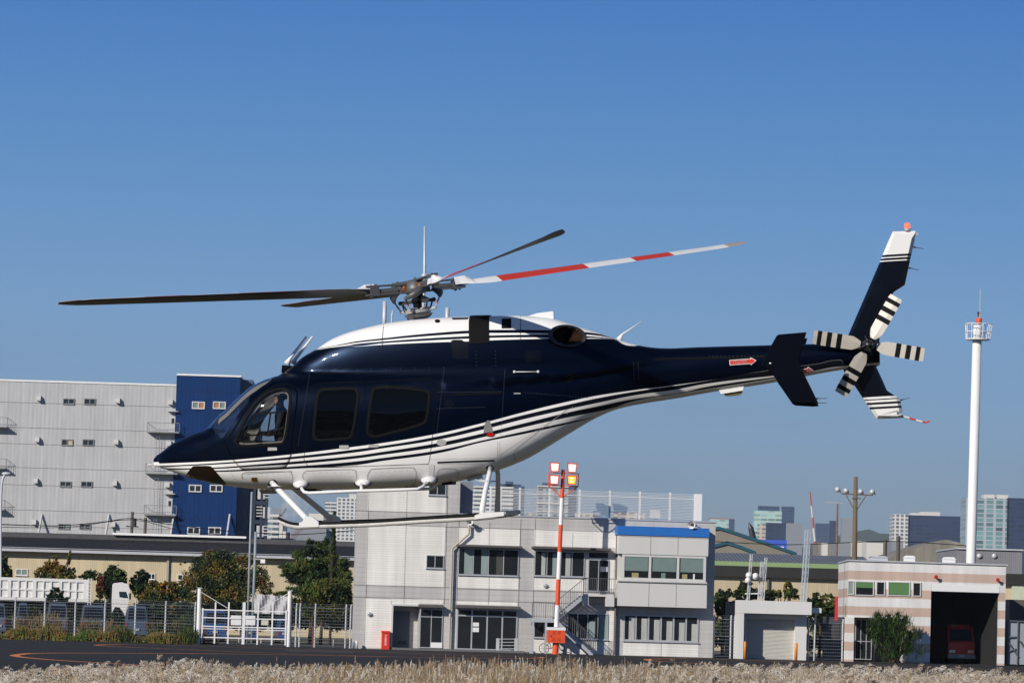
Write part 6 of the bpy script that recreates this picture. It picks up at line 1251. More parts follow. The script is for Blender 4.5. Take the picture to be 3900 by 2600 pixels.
def balcony(x0, x1, y, door=None):
    u0, u1, z = lx(x0, y), lx(x1, y), lz((x0 + x1) / 2, y); m_ = MB(); m_.box((u0, -1.5, z - .22), (u1, -.002, z - .05)); bo = m_.build('balcony', M_bal, ware); m_ = MB(); h_ = 1.15
    for a_, c_ in (((u0, -1.45), (u1, -1.45)), ((u0, -1.45), (u0, 0)), ((u1, -1.45), (u1, 0))):
        m_.tube([(a_[0], a_[1], z + h_), (c_[0], c_[1], z + h_)], .035, 4); n = max(3, int(math.hypot(c_[0] - a_[0], c_[1] - a_[1]) / .28))
        for i in range(n + 1): f = i / n; x, v = a_[0] + (c_[0] - a_[0]) * f, a_[1] + (c_[1] - a_[1]) * f; m_.tube([(x, v, z - .05), (x, v, z + h_)], .016, 3, caps=False)
    m_.build('railing', M_bal, bo); m_ = MB(); uu = u0 + (u1 - u0) * .35
    for s_ in (-.22, .22): m_.tube([(uu + s_, -.8, z - .22), (uu + s_, -.8, z - 5.6)], .03, 4)
    for i in range(15): m_.tube([(uu - .22, -.8, z - .5 - i * .34), (uu + .22, -.8, z - .5 - i * .34)], .02, 4)
    m_.build('ladder', M_bal, bo)
    if door:
        ud, ue = lx(door[0], y), lx(door[1], y); m_ = MB(); m_.box((ud, -.08, z - .05), (ue, -.002, z + 2.15)); do = m_.build('door', M_hood, ware); m_ = MB(); m_.box((ud + .25, -.1, z + 1.1), (ue - .2, -.081, z + 1.85)); m_.build('pane', M_g2, do); m_ = MB(); m_.box((ud - .3, -.9, z + 2.75), (ue + .35, -.002, z + 2.83)); m_.build('door_canopy', M_hood, do)
for k in range(3): balcony(562 - 6 * k, 684 - 6 * k, 1643 + 157 * k, (645 - 6 * k, 668 - 6 * k))
for k in range(3): balcony(-60, 30 - 5 * k, 1622 + 157 * k)
for x in (160, 415, 663, 876):
    m_ = MB(); v0 = -.05 if x < 660 else -.32; u = lx(x, 1960); m_.tube([(u, v0, lz(x, 1958)), (u - .3, v0 - 2.6, lz(x, 2060))], .16, 6); m_.build('raking_strut', M_hood, ware)
dtw = empty('stair_tower', LB, LB.pt(1000, 2300, 2), 'dark navy open steel stair tower at the right end of the big warehouse', 'tower')
m_ = MB(); u0, u1 = lx(962, 1960, 1), lx(1018, 1960, 1); zt_ = lz(990, 1835, 1); M_nv = mat('navy_steel', (.012, .025, .055), .6, var=.1); m_.box((u0, 3.2, 0), (u1, 4, zt_)); 
for u in (u0, u1 - .35, (u0 + u1) / 2): m_.box((u, 1, 0), (u + .35, 1.4, zt_)); m_.box((u, 1.4, 0), (u + .2, 3.2, zt_))
k = 0; z = zt_
while z > 0: m_.box((u0 + .36, 1.05, z - .55), (u1 - .36, 3.1, z)); z -= 2.6
m_.build('frame', M_nv, dtw); m_ = MB(); z = zt_ - .6; k = 0
while z > 2:
    for j in range(4): uu = u0 + .5 if k % 2 else (u0 + u1) / 2 + .4; m_.box((uu, .9, z - .3 - j * .42), (uu + .75 * 1.1, .98, z - .16 - j * .42))
    uu = (u0 + u1) / 2 + .4 if k % 2 else u0 + .6; m_.box((uu, 1.02, z - 1.75), (uu + 1.0, 1.04, z - .2)); z -= 2.6; k += 1
m_.build('stair_treads', M_hood, dtw)
# ---- cream long shed with a dark tiled roof ----
DC = 320; CB = Frame((P(600, 2300, DC).x, DC, 0), R(0)); shed = empty('cream_warehouse', CB, CB.pt(600, 2380), 'long cream clad warehouse with a dark tiled roof behind the trees', 'building')
cz = lambda x, y, v=0.0: CB.uz(x, y, v)[1]; cxu = lambda x, y, v=0.0: CB.uz(x, y, v)[0]
cu0, cu1 = cxu(-120, 2200), cxu(1362, 2200); ez = cz(700, 2108); 
m_ = MB(); m_.box((cu0, 0, 0), (cu1, 16, ez)); m_.build('wall', M_cream, shed)
M_rt = ribs_mat('dark_roof_tile', (.030, .030, .034), .33, .3); M_rg = mat('grey_ridge', (.075, .075, .08), .9, var=.25, scale=2)
m_ = MB(); rz0, rz1 = cz(700, 2101, -.7), cz(700, 2062, 4); m_.prism([(-.7, rz0), (4, rz1), (4, rz1 - .3), (-.7, rz0 - .2)], 'x', cu0 - 1, cu1 + .3); m_.build('roof', M_rt, shed)
m_ = MB(); rz2 = cz(700, 2044, 5); m_.box((cu0 - 1, 4.0, rz1 - .25), (cu1 + .3, 9, rz2)); m_.build('ridge', M_rg, shed); m_ = MB(); m_.box((cxu(430, 2045, 4), 3.6, rz2), (cxu(938, 2055, 4), 4.2, rz2 + .18)); m_.build('ridge_flashing', M_wh, shed)
m_ = MB(); m_.box((cu0 - 1, -.95, rz0 - .32), (cu1 + .4, -.7, rz0 - .10)); m_.tube([(cu0 - 1, -.9, rz0 + .0), (cu1 + .4, -.9, rz0 + .0)], .03, 4); m_.build('gutter', mat('pale_gutter', (.42, .44, .48), .5), shed)
for x in (18, 642): m_ = MB(); u = cxu(x, 2150); m_.box((u - .12, -.25, 0), (u + .05, -.05, rz0 - .3)); m_.build('downpipe', mat('grey_beige_pipe', (.33, .31, .27), .6) if x == 18 else bpy.data.materials['grey_beige_pipe'], shed)
for x0, x1, y0, y1 in ((562, 592, 2182, 2206), (676, 716, 2186, 2209), (60, 106, 2165, 2190), (690, 712, 2185, 2208)): 
    if x0 != 690: window(CB, shed, x0, y0, x1, y1, n=2, gm=M_gb2 if x0 == 60 else M_g2, fm=M_wf, fwid=.07, dep=.08)
# ---- utility poles and wires ----
for px, y0, lab in ((503, 1948, 'dark utility pole with transformer in front of the grey warehouse'), (553, 1970, 'plain dark utility pole, right of the one with the transformer')):
    D = 335 + (px - 500) * .1; r_ = empty('utility_pole', WORLD, (P(px - 3, 2080, D).x, D, 0), lab, 'utility pole'); m_ = MB(); a_ = P(px, 2048, D); m_.tube([(a_.x - .1, D, 0), tuple(P(px + 1.5, y0, D))], .14, 8); m_.build('pole', mat('dark_pole', (.10, .09, .08), .8, var=.2) if px == 503 else bpy.data.materials['dark_pole'], r_)
    if px == 503: m_ = MB(); m_.tube([tuple(P(480, 2003, D)), tuple(P(528, 2005, D))], .05, 5); c = P(513, 1990, D); m_.tube([c - Vector((0, 0, .35)), c + Vector((0, 0, .35))], .16, 8); m_.build('crossarm', M_dk, r_)
def wire(pts, D, r, label): q = smoothpoly([tuple(P(x, y, D)) for x, y in pts], 4, closed=False); m2 = MB(); m2.tube(q, r, 4); m2.build('power_line', M_rub, base=q[0], label=label, cat='cable')
wire([(-40, 1993), (200, 2001), (380, 1988), (500, 1973), (620, 1992), (760, 2010), (900, 2024), (1010, 2030), (1150, 2034), (1350, 2018)], 334, .035, 'dark power line sagging across the warehouse to the apartment block')
wire([(-40, 2005), (250, 2007), (503, 1978), (700, 2022), (960, 2040)], 333, .028, 'thin power line passing just below the upper one in front of the warehouse')
wire([(2700, 2060), (3000, 2073), (3254, 2064), (3420, 2060), (3700, 2078)], 301, .03, 'dark power line running through the wooden pole to the white tower')
for px, y0, lab in ((3370, 2055, 'short dark pole on the skyline above the fire station, left of two'), (3420, 2040, 'short dark pole on the skyline above the fire station, right of two')):
    m_ = MB(); m_.tube([(P(px, 2110, 380).x, 380, 0), tuple(P(px + 2, y0, 380))], .22, 6); m_.build('utility_pole', bpy.data.materials['dark_pole'], base=(P(px, 2110, 380).x, 380, 0), label=lab, cat='utility pole')
# ================= CITY =================
def tower_mat(name, wall, win, fl, bay, wr=.55, hr=.5, rough=.5):
    m, t, bs = newmat(name); tcn = t.nodes.new('ShaderNodeTexCoord'); sp = t.nodes.new('ShaderNodeSeparateXYZ'); t.links.new(tcn.outputs['Object'], sp.inputs[0]); prev = None
    for axs, per_, rat in ((0, bay, wr), (2, fl, hr)):
        src = sp.outputs[axs]
        if axs == 0: ad = t.nodes.new('ShaderNodeMath'); ad.operation = 'ADD'; t.links.new(sp.outputs[0], ad.inputs[0]); t.links.new(sp.outputs[1], ad.inputs[1]); src = ad.outputs[0]
        a_ = t.nodes.new('ShaderNodeMath'); a_.operation = 'DIVIDE'; a_.inputs[1].default_value = per_; t.links.new(src, a_.inputs[0]); f_ = t.nodes.new('ShaderNodeMath'); f_.operation = 'FRACT'; t.links.new(a_.outputs[0], f_.inputs[0]); g_ = t.nodes.new('ShaderNodeMath'); g_.operation = 'LESS_THAN'; g_.inputs[1].default_value = rat; t.links.new(f_.outputs[0], g_.inputs[0])
        if prev is None: prev = g_.outputs[0]
        else: mu_ = t.nodes.new('ShaderNodeMath'); mu_.operation = 'MULTIPLY'; t.links.new(prev, mu_.inputs[0]); t.links.new(g_.outputs[0], mu_.inputs[1]); prev = mu_.outputs[0]
    wn = t.nodes.new('ShaderNodeTexWhiteNoise'); sn = t.nodes.new('ShaderNodeVectorMath'); sn.operation = 'SNAP'; sn.inputs[1].default_value = (bay, 500, fl); t.links.new(tcn.outputs['Object'], sn.inputs[0]); t.links.new(sn.outputs[0], wn.inputs['Vector'])
    wm = t.nodes.new('ShaderNodeMix'); wm.data_type = 'RGBA'; t.links.new(wn.outputs[0], wm.inputs[0]); wm.inputs[6].default_value = tuple(x * .5 for x in win) + (1,); wm.inputs[7].default_value = tuple(min(1, x * 1.8) for x in win) + (1,)
    mx = t.nodes.new('ShaderNodeMix'); mx.data_type = 'RGBA'; t.links.new(prev, mx.inputs[0]); mx.inputs[6].default_value = wall + (1,); t.links.new(wm.outputs[2], mx.inputs[7]); t.links.new(mx.outputs[2], bs.inputs['Base Color']); bs.inputs['Roughness'].default_value = rough; return m
def tower(x0, x1, y0, D, m, label, dep=None, yaw=0, top=None, m_side=None, ybase=None, name='apartment_tower', cat='tower block', tm=None, balc=None):
    """a block standing on the ground at distance D; the near face spans x0..x1; optional roof huts and balcony slabs"""
    ym = y0 + 40; a_, c_ = P(x0, ym, D), P(x1, ym, D); zt_ = P((x0 + x1) / 2, y0, D).z; w_ = c_.x - a_.x; fr = Frame((a_.x, D, 0), yaw); dep = dep or w_ * .8
    r_ = empty(name, fr, (w_ / 2, 0, 0), label, cat); m_ = MB(); m_.box((0, 0, 0), (w_, dep, zt_)); m_.build('wall', m, r_)
    if balc:
        m_ = MB(); z = zt_ - .3
        while z > zt_ - 130 and z > 3: m_.box((w_ * .02, -1.4, z - .9), (w_ * .98, -.002, z)); z -= balc[0]
        m_.build('balconies', balc[1], r_)
    for tx0, tx1, ty in (top or []):
        m_ = MB(); u0 = P(tx0, ty, D).x - a_.x; u1 = P(tx1, ty, D).x - a_.x; zz = P((tx0 + tx1) / 2, ty, D).z; m_.box((u0, dep * .1, zt_), (u1, dep * .6, zz)); m_.build('roof_plant', tm or m, r_)
    return r_
T_white = tower_mat('white_apartment_facade', (.62, .61, .58), (.09, .11, .13), 3.0, 3.6, .62, .62)
T_wb = tower_mat('banded_white_facade', (.58, .58, .56), (.08, .12, .15), 3.1, 9, .97, .5)
T_grey = tower_mat('grey_balcony_facade', (.30, .33, .36), (.05, .08, .11), 3.1, 5.5, .6, .6); T_blu = tower_mat('shaded_blue_facade', (.03, .06, .12), (.015, .03, .07), 3.1, 6, .7, .4)  # T_blu: facade colour darkened to blue for tower sides in shade
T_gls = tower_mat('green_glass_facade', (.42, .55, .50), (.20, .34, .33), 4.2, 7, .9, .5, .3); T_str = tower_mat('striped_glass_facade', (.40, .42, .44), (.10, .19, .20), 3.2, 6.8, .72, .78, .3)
T_crm = tower_mat('cream_block_facade', (.50, .44, .36), (.12, .12, .12), 3.2, 5, .6, .45); T_plain = mat('plain_grey_facade', (.22, .24, .27), .8, var=.08, scale=.02); T_navy = tower_mat('navy_shaded_facade', (.012, .028, .075), (.006, .016, .045), 3.2, 7, .7, .45); M_wcap = mat('white_roof_hut', (.6, .58, .54), .7)  # T_navy: shade of the unlit tower faces is put into the colour
tower(1282, 1358, 1894, 3200, T_white, 'tall white grid-fronted apartment block between the pine and the office building', top=[(1330, 1343, 1879), (1343, 1358, 1880)], tm=M_wcap)
tower(1238, 1281, 1908, 3350, T_wb, 'narrower white apartment block with banded floors, left of the grid-fronted one')
cw_ = tower(1012, 1062, 1956, 2200, T_wb, 'pale banded block in the industrial area beside the navy stair tower'); tower(1012, 1090, 1982, 2300, T_blu, 'blue shaded block behind the pale banded block in the industrial area')
ct = empty('control_tower', WORLD, (P(1064, 2040, 2600).x, 2600, 0), 'distant tower with a wide flared top behind the helicopter skid', 'tower'); a_, c_ = P(1036, 1935, 2600), P(1091, 1960, 2600); m_ = MB(); m_.prism([(a_.x, a_.z), (c_.x, a_.z), (c_.x - 2.0, c_.z), (a_.x + 2.2, c_.z)], 'y', 2590, 2600); m_.build('flared_top', T_plain, ct); m_ = MB(); m_.box((P(1052, 2000, 2600).x, 2592, 0), (P(1078, 2000, 2600).x, 2599, c_.z)); m_.build('shaft', T_plain, ct)
pl_t = empty('water_tower', WORLD, (P(1182, 2040, 1500).x, 1500, 0), 'cream industrial tower with a wide head on a column behind the skid', 'tower'); m_ = MB(); a_, c_ = P(1176, 1954, 1500), P(1232, 1988, 1500); m_.box((a_.x, 1500, c_.z), (c_.x, 1506, a_.z)); m_.build('head', M_wcap, pl_t); m_ = MB(); a_, c_ = P(1174, 1988, 1500), P(1188, 2050, 1500); m_.box((a_.x, 1501, 0), (c_.x, 1503, a_.z)); m_.build('column', M_wcap, pl_t)
m_ = MB(); a_ = P(1097, 2026, 700); m_.tube([(a_.x, 700, 0), (a_.x, 700, a_.z)], [.42, .36], 12); m_.build('chimney', mat('black_chimney', (.03, .03, .033), .8, var=.2), base=(a_.x, 700, 0), label='short black smoking chimney behind the front of the skid', cat='chimney')
m_ = MB(); lattice(m_, tuple(P(1104, 2058, 900)), tuple(P(1142, 2008, 900)), .9, 10); m_.build('crane_jib', mat('red_crane_paint', (.45, .05, .07), .6), base=tuple(P(1104, 2058, 900)), label='red lattice crane jib leaning right behind the skid', cat='crane')
g1 = gable([(1112, 2020), (1175, 2003), (1243, 2012)], 900, 40, T_plain, 'pale grey factory shed behind the pine tree', None, name='factory_shed')
for x0, x1, y0, D, m, lab in ((1063, 1076, 1978, 1100, M_wcap, 'pale pipe column with a blue chute in the factory area'), (1076, 1088, 2022, 650, M_wcap, 'small pale factory box left of the black chimney'), (1140, 1150, 2040, 650, T_plain, 'small grey factory silo right of the red crane')): tower(x0, x1, y0, D, m, lab, name='factory_block', cat='factory')
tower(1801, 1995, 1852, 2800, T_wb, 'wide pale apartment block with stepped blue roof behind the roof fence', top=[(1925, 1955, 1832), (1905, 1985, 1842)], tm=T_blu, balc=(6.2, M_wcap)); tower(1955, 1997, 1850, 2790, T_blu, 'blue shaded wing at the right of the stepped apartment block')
tower(2043, 2172, 1848, 2800, T_grey, 'tall balconied apartment tower behind the floodlight mast', top=[(2066, 2120, 1838)], tm=T_blu, balc=(6.2, M_wcap)); tower(2165, 2196, 1852, 2795, T_blu, 'dark shade-coloured side of the balconied tower behind the mast')
tower(2005, 2043, 1950, 2500, T_crm, 'low cream block left of the balconied tower, behind the roof fence'); tower(2189, 2268, 1953, 2500, T_crm, 'low cream block right of the mast, behind the roof fence'); tower(2337, 2455, 1950, 2300, T_crm, 'long low beige block beside the white box on the office roof', dep=20)
tower(2702, 2778, 1976, 4000, T_gls, 'distant block with a reddish roof edge right of the office', top=[(2700, 2796, 1972)], tm=mat('reddish_roof', (.28, .10, .10), .8)); tower(2776, 2797, 1976, 3990, T_blu, 'shaded side of the reddish-roofed distant block', name='shaded_tower_side')
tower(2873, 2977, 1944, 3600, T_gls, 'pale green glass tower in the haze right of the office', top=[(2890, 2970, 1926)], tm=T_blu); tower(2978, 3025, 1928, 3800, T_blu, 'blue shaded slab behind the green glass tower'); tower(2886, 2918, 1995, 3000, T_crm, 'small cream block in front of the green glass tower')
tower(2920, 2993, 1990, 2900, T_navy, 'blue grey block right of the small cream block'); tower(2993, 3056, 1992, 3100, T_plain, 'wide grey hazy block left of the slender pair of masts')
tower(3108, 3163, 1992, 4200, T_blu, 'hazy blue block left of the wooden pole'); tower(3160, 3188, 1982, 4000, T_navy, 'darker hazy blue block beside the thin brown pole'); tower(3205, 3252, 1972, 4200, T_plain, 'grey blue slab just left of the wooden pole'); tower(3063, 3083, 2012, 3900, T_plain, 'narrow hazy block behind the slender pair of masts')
tower(3114, 3184, 2066, 1200, M_mossy, 'low grey flat-roofed block under the hazy blue blocks', dep=20, cat='building'); tower(3131, 3152, 2066, 1190, M_wcap, 'small bright white block on the skyline left of the brown pole', dep=5, cat='building'); tower(3188, 3240, 2068, 1150, T_plain, 'low grey block left of the wooden pole foot', dep=20, cat='building')
m_ = MB(); 
for k, (ya, yb) in enumerate(((2110, 2060), (2060, 2010), (2010, 1970), (1970, 1925), (1925, 1872))): m_.cur = (k + 1) % 2; xa_, xb_ = 3085 + (ya - 1872) * .10, 3085 + (yb - 1872) * .10; m_.tube([tuple(P(xa_, ya, 3000)), tuple(P(xb_, yb, 3000))], 1.1 - .12 * k, 8)
m_.build('chimney', [M_wcap, mat('faded_red', (.42, .07, .06), .8)], base=(P(3105, 2110, 3000).x, 3000, 0), label='slender red and white chimney in the haze', cat='chimney')
tower(3402, 3459, 1957, 3000, T_white, 'white gridded end of the wide apartment slab near the tower', dep=30); tower(3459, 3657, 1963, 3002, T_navy, 'wide navy shaded apartment slab left of the white tower', dep=25, top=[(3470, 3508, 1952), (3508, 3582, 1948)], tm=M_wcap)
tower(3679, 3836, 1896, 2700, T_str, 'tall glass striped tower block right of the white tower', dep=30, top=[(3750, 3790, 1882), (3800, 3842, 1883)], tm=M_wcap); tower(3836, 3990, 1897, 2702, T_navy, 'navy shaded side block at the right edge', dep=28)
bb = empty('billboard', WORLD, (P(2938, 2072, 800).x, 800, 0), 'bright blue billboard with a small white panel above the teal roof', 'billboard'); m_ = MB(); a_, c_ = P(2882, 2053, 800), P(2996, 2094, 800); m_.box((a_.x, 800, c_.z), (c_.x, 801, a_.z)); m_.box((a_.x + 1, 800.3, 0), (a_.x + 1.4, 800.9, c_.z)); m_.box((c_.x - 1.4, 800.3, 0), (c_.x - 1, 800.9, c_.z)); m_.build('board', mat('bright_blue_board', (.04, .10, .52), .5, var=.05, scale=.3), bb)
m_ = MB(); a_, c_ = P(2950, 2079, 799.9), P(2985, 2092, 799.9); m_.box((a_.x, 799.9, c_.z), (c_.x, 799.98, a_.z)); m_.build('white_panel', M_wh, bb)
m_ = MB(); pts = [(2640, 2110), (2700, 2082), (2800, 2095), (2880, 2080), (3050, 2085), (3200, 2050), (3274, 2020), (3310, 2014), (3350, 2030), (3400, 2032), (3460, 2050), (3700, 2046), (3960, 2052)]; q = [P(x, y, 5200) for x, y in pts]; m_.prism([(v.x, v.z) for v in q] + [(q[-1].x, -1), (q[0].x, -1)], 'y', 5200, 5800); m_.build('hills', mat('distant_hill', (.05, .07, .06), .95, var=.2, scale=.01), kind='structure')
for x0, x1, y0, D, m, lab in ((3252, 3300, 2060, 1300, M_wcap, 'low white factory block right of the wooden pole'), (3300, 3395, 2066, 1100, M_wcap, 'long low white building above the fire station'), (3395, 3440, 2062, 1000, T_plain, 'low grey building between the white one and the mossy shed'), (1030, 1110, 2048, 600, T_plain, 'low dark factory roof line left of the pine')): tower(x0, x1, y0, D, m, lab, dep=15, cat='building', name='low_building')
# tapered dark smoke stack shape on the skyline
m_ = MB(); m_.tube([tuple(P(2870, 2055, 1000)), tuple(P(2860, 2010, 1000)), tuple(P(2852, 1988, 1000))], [.9, .7, .1], 8); m_.build('crane_boom', M_dk, base=tuple(P(2870, 2055, 1000)), label='small black tapered crane boom left of the green glass tower', cat='crane')
# ================= PLANTS, VEHICLES, GRASS =================
def fast_mesh(name, V, F, mi, mats, parent=None, base=(0, 0, 0), **k):
    """V (n,3) world coords, F (m,4) quads, mi (m,) material index"""
    me = bpy.data.meshes.new(name); bs = np.array(base if parent is None else ORG[parent.name][1]) ; V = V - bs; n, m = len(V), len(F)
    me.vertices.add(n); me.vertices.foreach_set('co', V.astype(np.float32).ravel()); me.loops.add(m * 4); me.loops.foreach_set('vertex_index', F.astype(np.int32).ravel())
    me.polygons.add(m); me.polygons.foreach_set('loop_start', np.arange(0, m * 4, 4, dtype=np.int32)); me.polygons.foreach_set('loop_total', np.full(m, 4, dtype=np.int32))
    for x in mats: me.materials.append(x)
    me.polygons.foreach_set('material_index', mi.astype(np.int32)); me.update(); me.validate()
    o = bpy.data.objects.new(name, me); col.objects.link(o)
    if parent is not None: o.parent = parent
    else: o.location = base
    ORG[o.name] = (WORLD, Vector(base)); return tag(o, k.get('label'), k.get('cat'), k.get('group'), k.get('kind'))
def quads(C, size, asp=.55):
    """random leaf rhombi round the centres C"""
    n = len(C); a = rng.normal(size=(n, 3)); a /= np.linalg.norm(a, axis=1)[:, None]; b_ = rng.normal(size=(n, 3)); b_ -= a * (a * b_).sum(1)[:, None]; b_ /= np.linalg.norm(b_, axis=1)[:, None]
    s = size * rng.uniform(.6, 1.35, n)[:, None]; V = np.stack([C - a * s, C + b_ * s * asp, C + a * s, C - b_ * s * asp], 1).reshape(-1, 3); return V, np.arange(4 * n).reshape(-1, 4)
def crown_pts(blobs, n):
    w_ = np.array([b_[3] * b_[4] * b_[5] for b_ in blobs]) ** .75; w_ /= w_.sum(); out = []
    for b_, f in zip(blobs, w_):
        k = max(20, int(n * f)); nc = max(4, k // 26); d = rng.normal(size=(nc, 3)); d /= np.linalg.norm(d, axis=1)[:, None]; rad = rng.uniform(.35, 1.08, nc)[:, None] ** .6; cc = d * rad   # clumps
        idx = rng.integers(0, nc, k); p_ = cc[idx] + rng.normal(scale=.13, size=(k, 3)); out.append(p_ * np.array(b_[3:6]) + np.array(b_[:3]))
    return np.concatenate(out)
LM = {}
def leafm(name, c, **k):
    if name not in LM:
        m, t, bs = newmat(name); bs.inputs['Base Color'].default_value = c + (1,); bs.inputs['Roughness'].default_value = .6; bs.inputs['Specular IOR Level'].default_value = .25; LM[name] = m
    return LM[name]
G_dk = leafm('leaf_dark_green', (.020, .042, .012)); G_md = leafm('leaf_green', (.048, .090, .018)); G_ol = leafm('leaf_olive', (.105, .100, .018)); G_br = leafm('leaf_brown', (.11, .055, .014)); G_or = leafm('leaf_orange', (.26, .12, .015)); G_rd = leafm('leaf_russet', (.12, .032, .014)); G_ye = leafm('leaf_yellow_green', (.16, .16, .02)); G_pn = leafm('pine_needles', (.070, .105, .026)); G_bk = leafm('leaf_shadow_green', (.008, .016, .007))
M_bark = mat('bark', (.07, .05, .035), .95, var=.3, scale=5)
def plant(name, blobs_px, D, n, size, mats, label, cat, trunk=True, depth=.8, asp=.55, group=None):
    """blobs_px: (px, py, rx_px, ry_px) traced as clumps of the crown"""
    s_ = FPX / D; bl = [(P(x, y, D).x, D + rng.uniform(-.3, .3), P(x, y, D).z, rx / s_, max(rx, ry) / s_ * depth, ry / s_) for x, y, rx, ry in blobs_px]
    C = crown_pts(bl, n); C[:, 2] = np.maximum(C[:, 2], .05); cx_ = float(np.mean([b_[0] for b_ in bl])); r_ = empty(name, WORLD, (cx_, D, 0), label, cat, group)
    V, F = quads(C, size, asp); w_ = np.array([q_[1] for q_ in mats]); w_ = w_ / w_.sum()
    # colour varies by clump and by height noise
    key = (np.sin(C[:, 0] * 2.3 + C[:, 2] * 1.7) + np.sin(C[:, 0] * .9 - C[:, 2] * 3.1) + rng.normal(scale=.9, size=len(C))); rk = key.argsort().argsort() / len(C); mi = np.searchsorted(np.cumsum(w_), rk).clip(0, len(mats) - 1)
    fast_mesh('crown' if trunk else 'foliage', V, F, mi, [q_[0] for q_ in mats], parent=r_)
    if trunk:
        m2 = MB(); top = max(b_[2] + b_[5] * .5 for b_ in bl); h_ = top; kt = .35 if cat == 'cypress' else 1; m2.tube([(cx_, D, 0), (cx_ + .05, D, h_ * .45), (cx_ - .05, D, h_ * (.6 if cat == 'cypress' else .9))], [max(.05, h_ * .03) * kt, h_ * .02 * kt, .02], 8)
        for b_ in bl[:8]: zz = min(max(.3, b_[2] * .6), h_ * .8); m2.tube([(cx_, D, zz), ((cx_ + b_[0]) / 2, D, (zz + b_[2]) / 2 + .1), (b_[0], b_[1], b_[2])], [h_ * .016, h_ * .010, .012], 5)
        m2.build('trunk', M_bark, r_, smooth=True)
    return r_
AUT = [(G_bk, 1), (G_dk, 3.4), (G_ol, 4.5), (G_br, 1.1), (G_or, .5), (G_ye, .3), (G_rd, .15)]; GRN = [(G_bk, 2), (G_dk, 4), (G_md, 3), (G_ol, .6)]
plant('autumn_tree', [(0, 2150, 26, 50), (20, 2190, 26, 40), (-15, 2210, 30, 30)], 302, 3800, .13, AUT, 'brown and green autumn bush cut by the left edge', 'tree')
plant('autumn_tree', [(160, 2185, 28, 25), (190, 2160, 22, 22), (225, 2175, 42, 28), (210, 2135, 12, 22), (270, 2185, 18, 22), (262, 2125, 7, 30), (200, 2110, 6, 10), (240, 2195, 50, 20)], 302, 5200, .12, [(G_dk, 2), (G_ol, 3), (G_or, 1.4), (G_ye, 1.5), (G_rd, .8)], 'yellowing autumn tree above the long white tipper body', 'tree')
plant('shrub', [(345, 2190, 26, 17), (325, 2200, 20, 14)], 300, 1800, .11, GRN, 'dark green shrub above the ladder end of the white tipper body', 'shrub')
plant('tree', [(428, 2185, 30, 32), (455, 2210, 24, 38), (410, 2230, 26, 45), (440, 2260, 35, 38), (428, 2160, 16, 12)], 298, 4800, .12, GRN, 'bushy green tree between the tipper body and the white truck cab', 'tree')
plant('autumn_tree', [(385, 2215, 16, 32), (380, 2250, 18, 26)], 296, 1500, .12, [(G_rd, 3), (G_br, 2), (G_dk, 1)], 'narrow russet bush left of the green tree by the white cab', 'shrub')
plant('tree', [(540, 2200, 24, 28), (520, 2225, 26, 32), (545, 2250, 34, 36), (535, 2180, 14, 10)], 299, 4000, .12, GRN, 'bushy green tree just right of the white truck cab', 'tree')
plant('hedge', [(590, 2240, 40, 26), (640, 2238, 40, 26), (690, 2245, 36, 28), (610, 2275, 60, 28), (680, 2275, 50, 28), (560, 2270, 30, 30)], 297, 6000, .12, [(G_dk, 3), (G_ol, 3.5), (G_br, 1.3), (G_or, .7)], 'rounded green and rusty hedge left of the big autumn tree', 'hedge', trunk=False)
plant('autumn_tree', [(780, 2160, 50, 40), (840, 2130, 55, 35), (900, 2150, 50, 45), (750, 2200, 55, 45), (830, 2210, 80, 60), (920, 2220, 60, 60), (980, 2200, 40, 45), (1010, 2235, 30, 35), (850, 2280, 95, 40), (740, 2255, 35, 40), (800, 2112, 30, 16), (945, 2130, 30, 20), (700, 2145, 12, 10), (970, 2145, 14, 12)], 292, 30000, .085, AUT, 'wide bushy autumn tree behind the left half of the gate', 'tree')
plant('shrub', [(215, 2262, 26, 22), (210, 2245, 16, 14), (240, 2280, 26, 16), (190, 2280, 22, 16)], 266, 1500, .10, [(G_bk, 3), (G_dk, 2)], 'small dark shrub in front of the white tipper body', 'shrub')
# added dark foliage strip standing for the shade behind the parked vans
plant('hedge', [(x, 2340, 62, 50) for x in range(-60, 1370, 75)], 288, 32000, .19, [(G_bk, 4), (G_dk, 2), (G_br, .4)], 'added low dark foliage strip standing for shade behind the parked vans and gate', 'hedge', trunk=False, depth=.4)
# pine: tufts of needles on flat tiers
PB = [(1150, 2110, 40, 22), (1190, 2095, 30, 16), (1120, 2165, 45, 22), (1180, 2150, 60, 26), (1240, 2125, 45, 26), (1290, 2150, 42, 30), (1090, 2180, 26, 14), (1075, 2152, 16, 9), (1150, 2200, 60, 26), (1230, 2195, 70, 32), (1310, 2200, 34, 40), (1180, 2250, 60, 30), (1260, 2260, 70, 40), (1320, 2260, 22, 50), (1215, 2085, 18, 22), (1240, 2065, 12, 26), (1182, 2055, 13, 18), (1105, 2250, 24, 14), (1065, 2262, 28, 10), (1210, 2310, 70, 36), (1290, 2320, 50, 36), (1130, 2110, 18, 12)]
plant('pine_tree', PB, 262, 34000, .16, [(G_bk, 1.6), (G_dk, 3), (G_pn, 5), (G_ol, 1.0)], 'large layered pine tree left of the office building', 'pine tree', asp=.22, depth=.7)
plant('broadleaf_tree', [(1200, 2260, 45, 50), (1250, 2240, 50, 42), (1290, 2290, 40, 50), (1220, 2310, 60, 45), (1170, 2290, 30, 36)], 257, 10000, .095, [(G_dk, 3), (G_ol, 4), (G_md, 2), (G_ye, .4)], 'rounded olive green broadleaf tree in front of the pine', 'tree')
CY_ = [(1274 - i * .9, 1945 + i * 18 + 12, 4.5 + i * .8, 14) for i in range(17)]
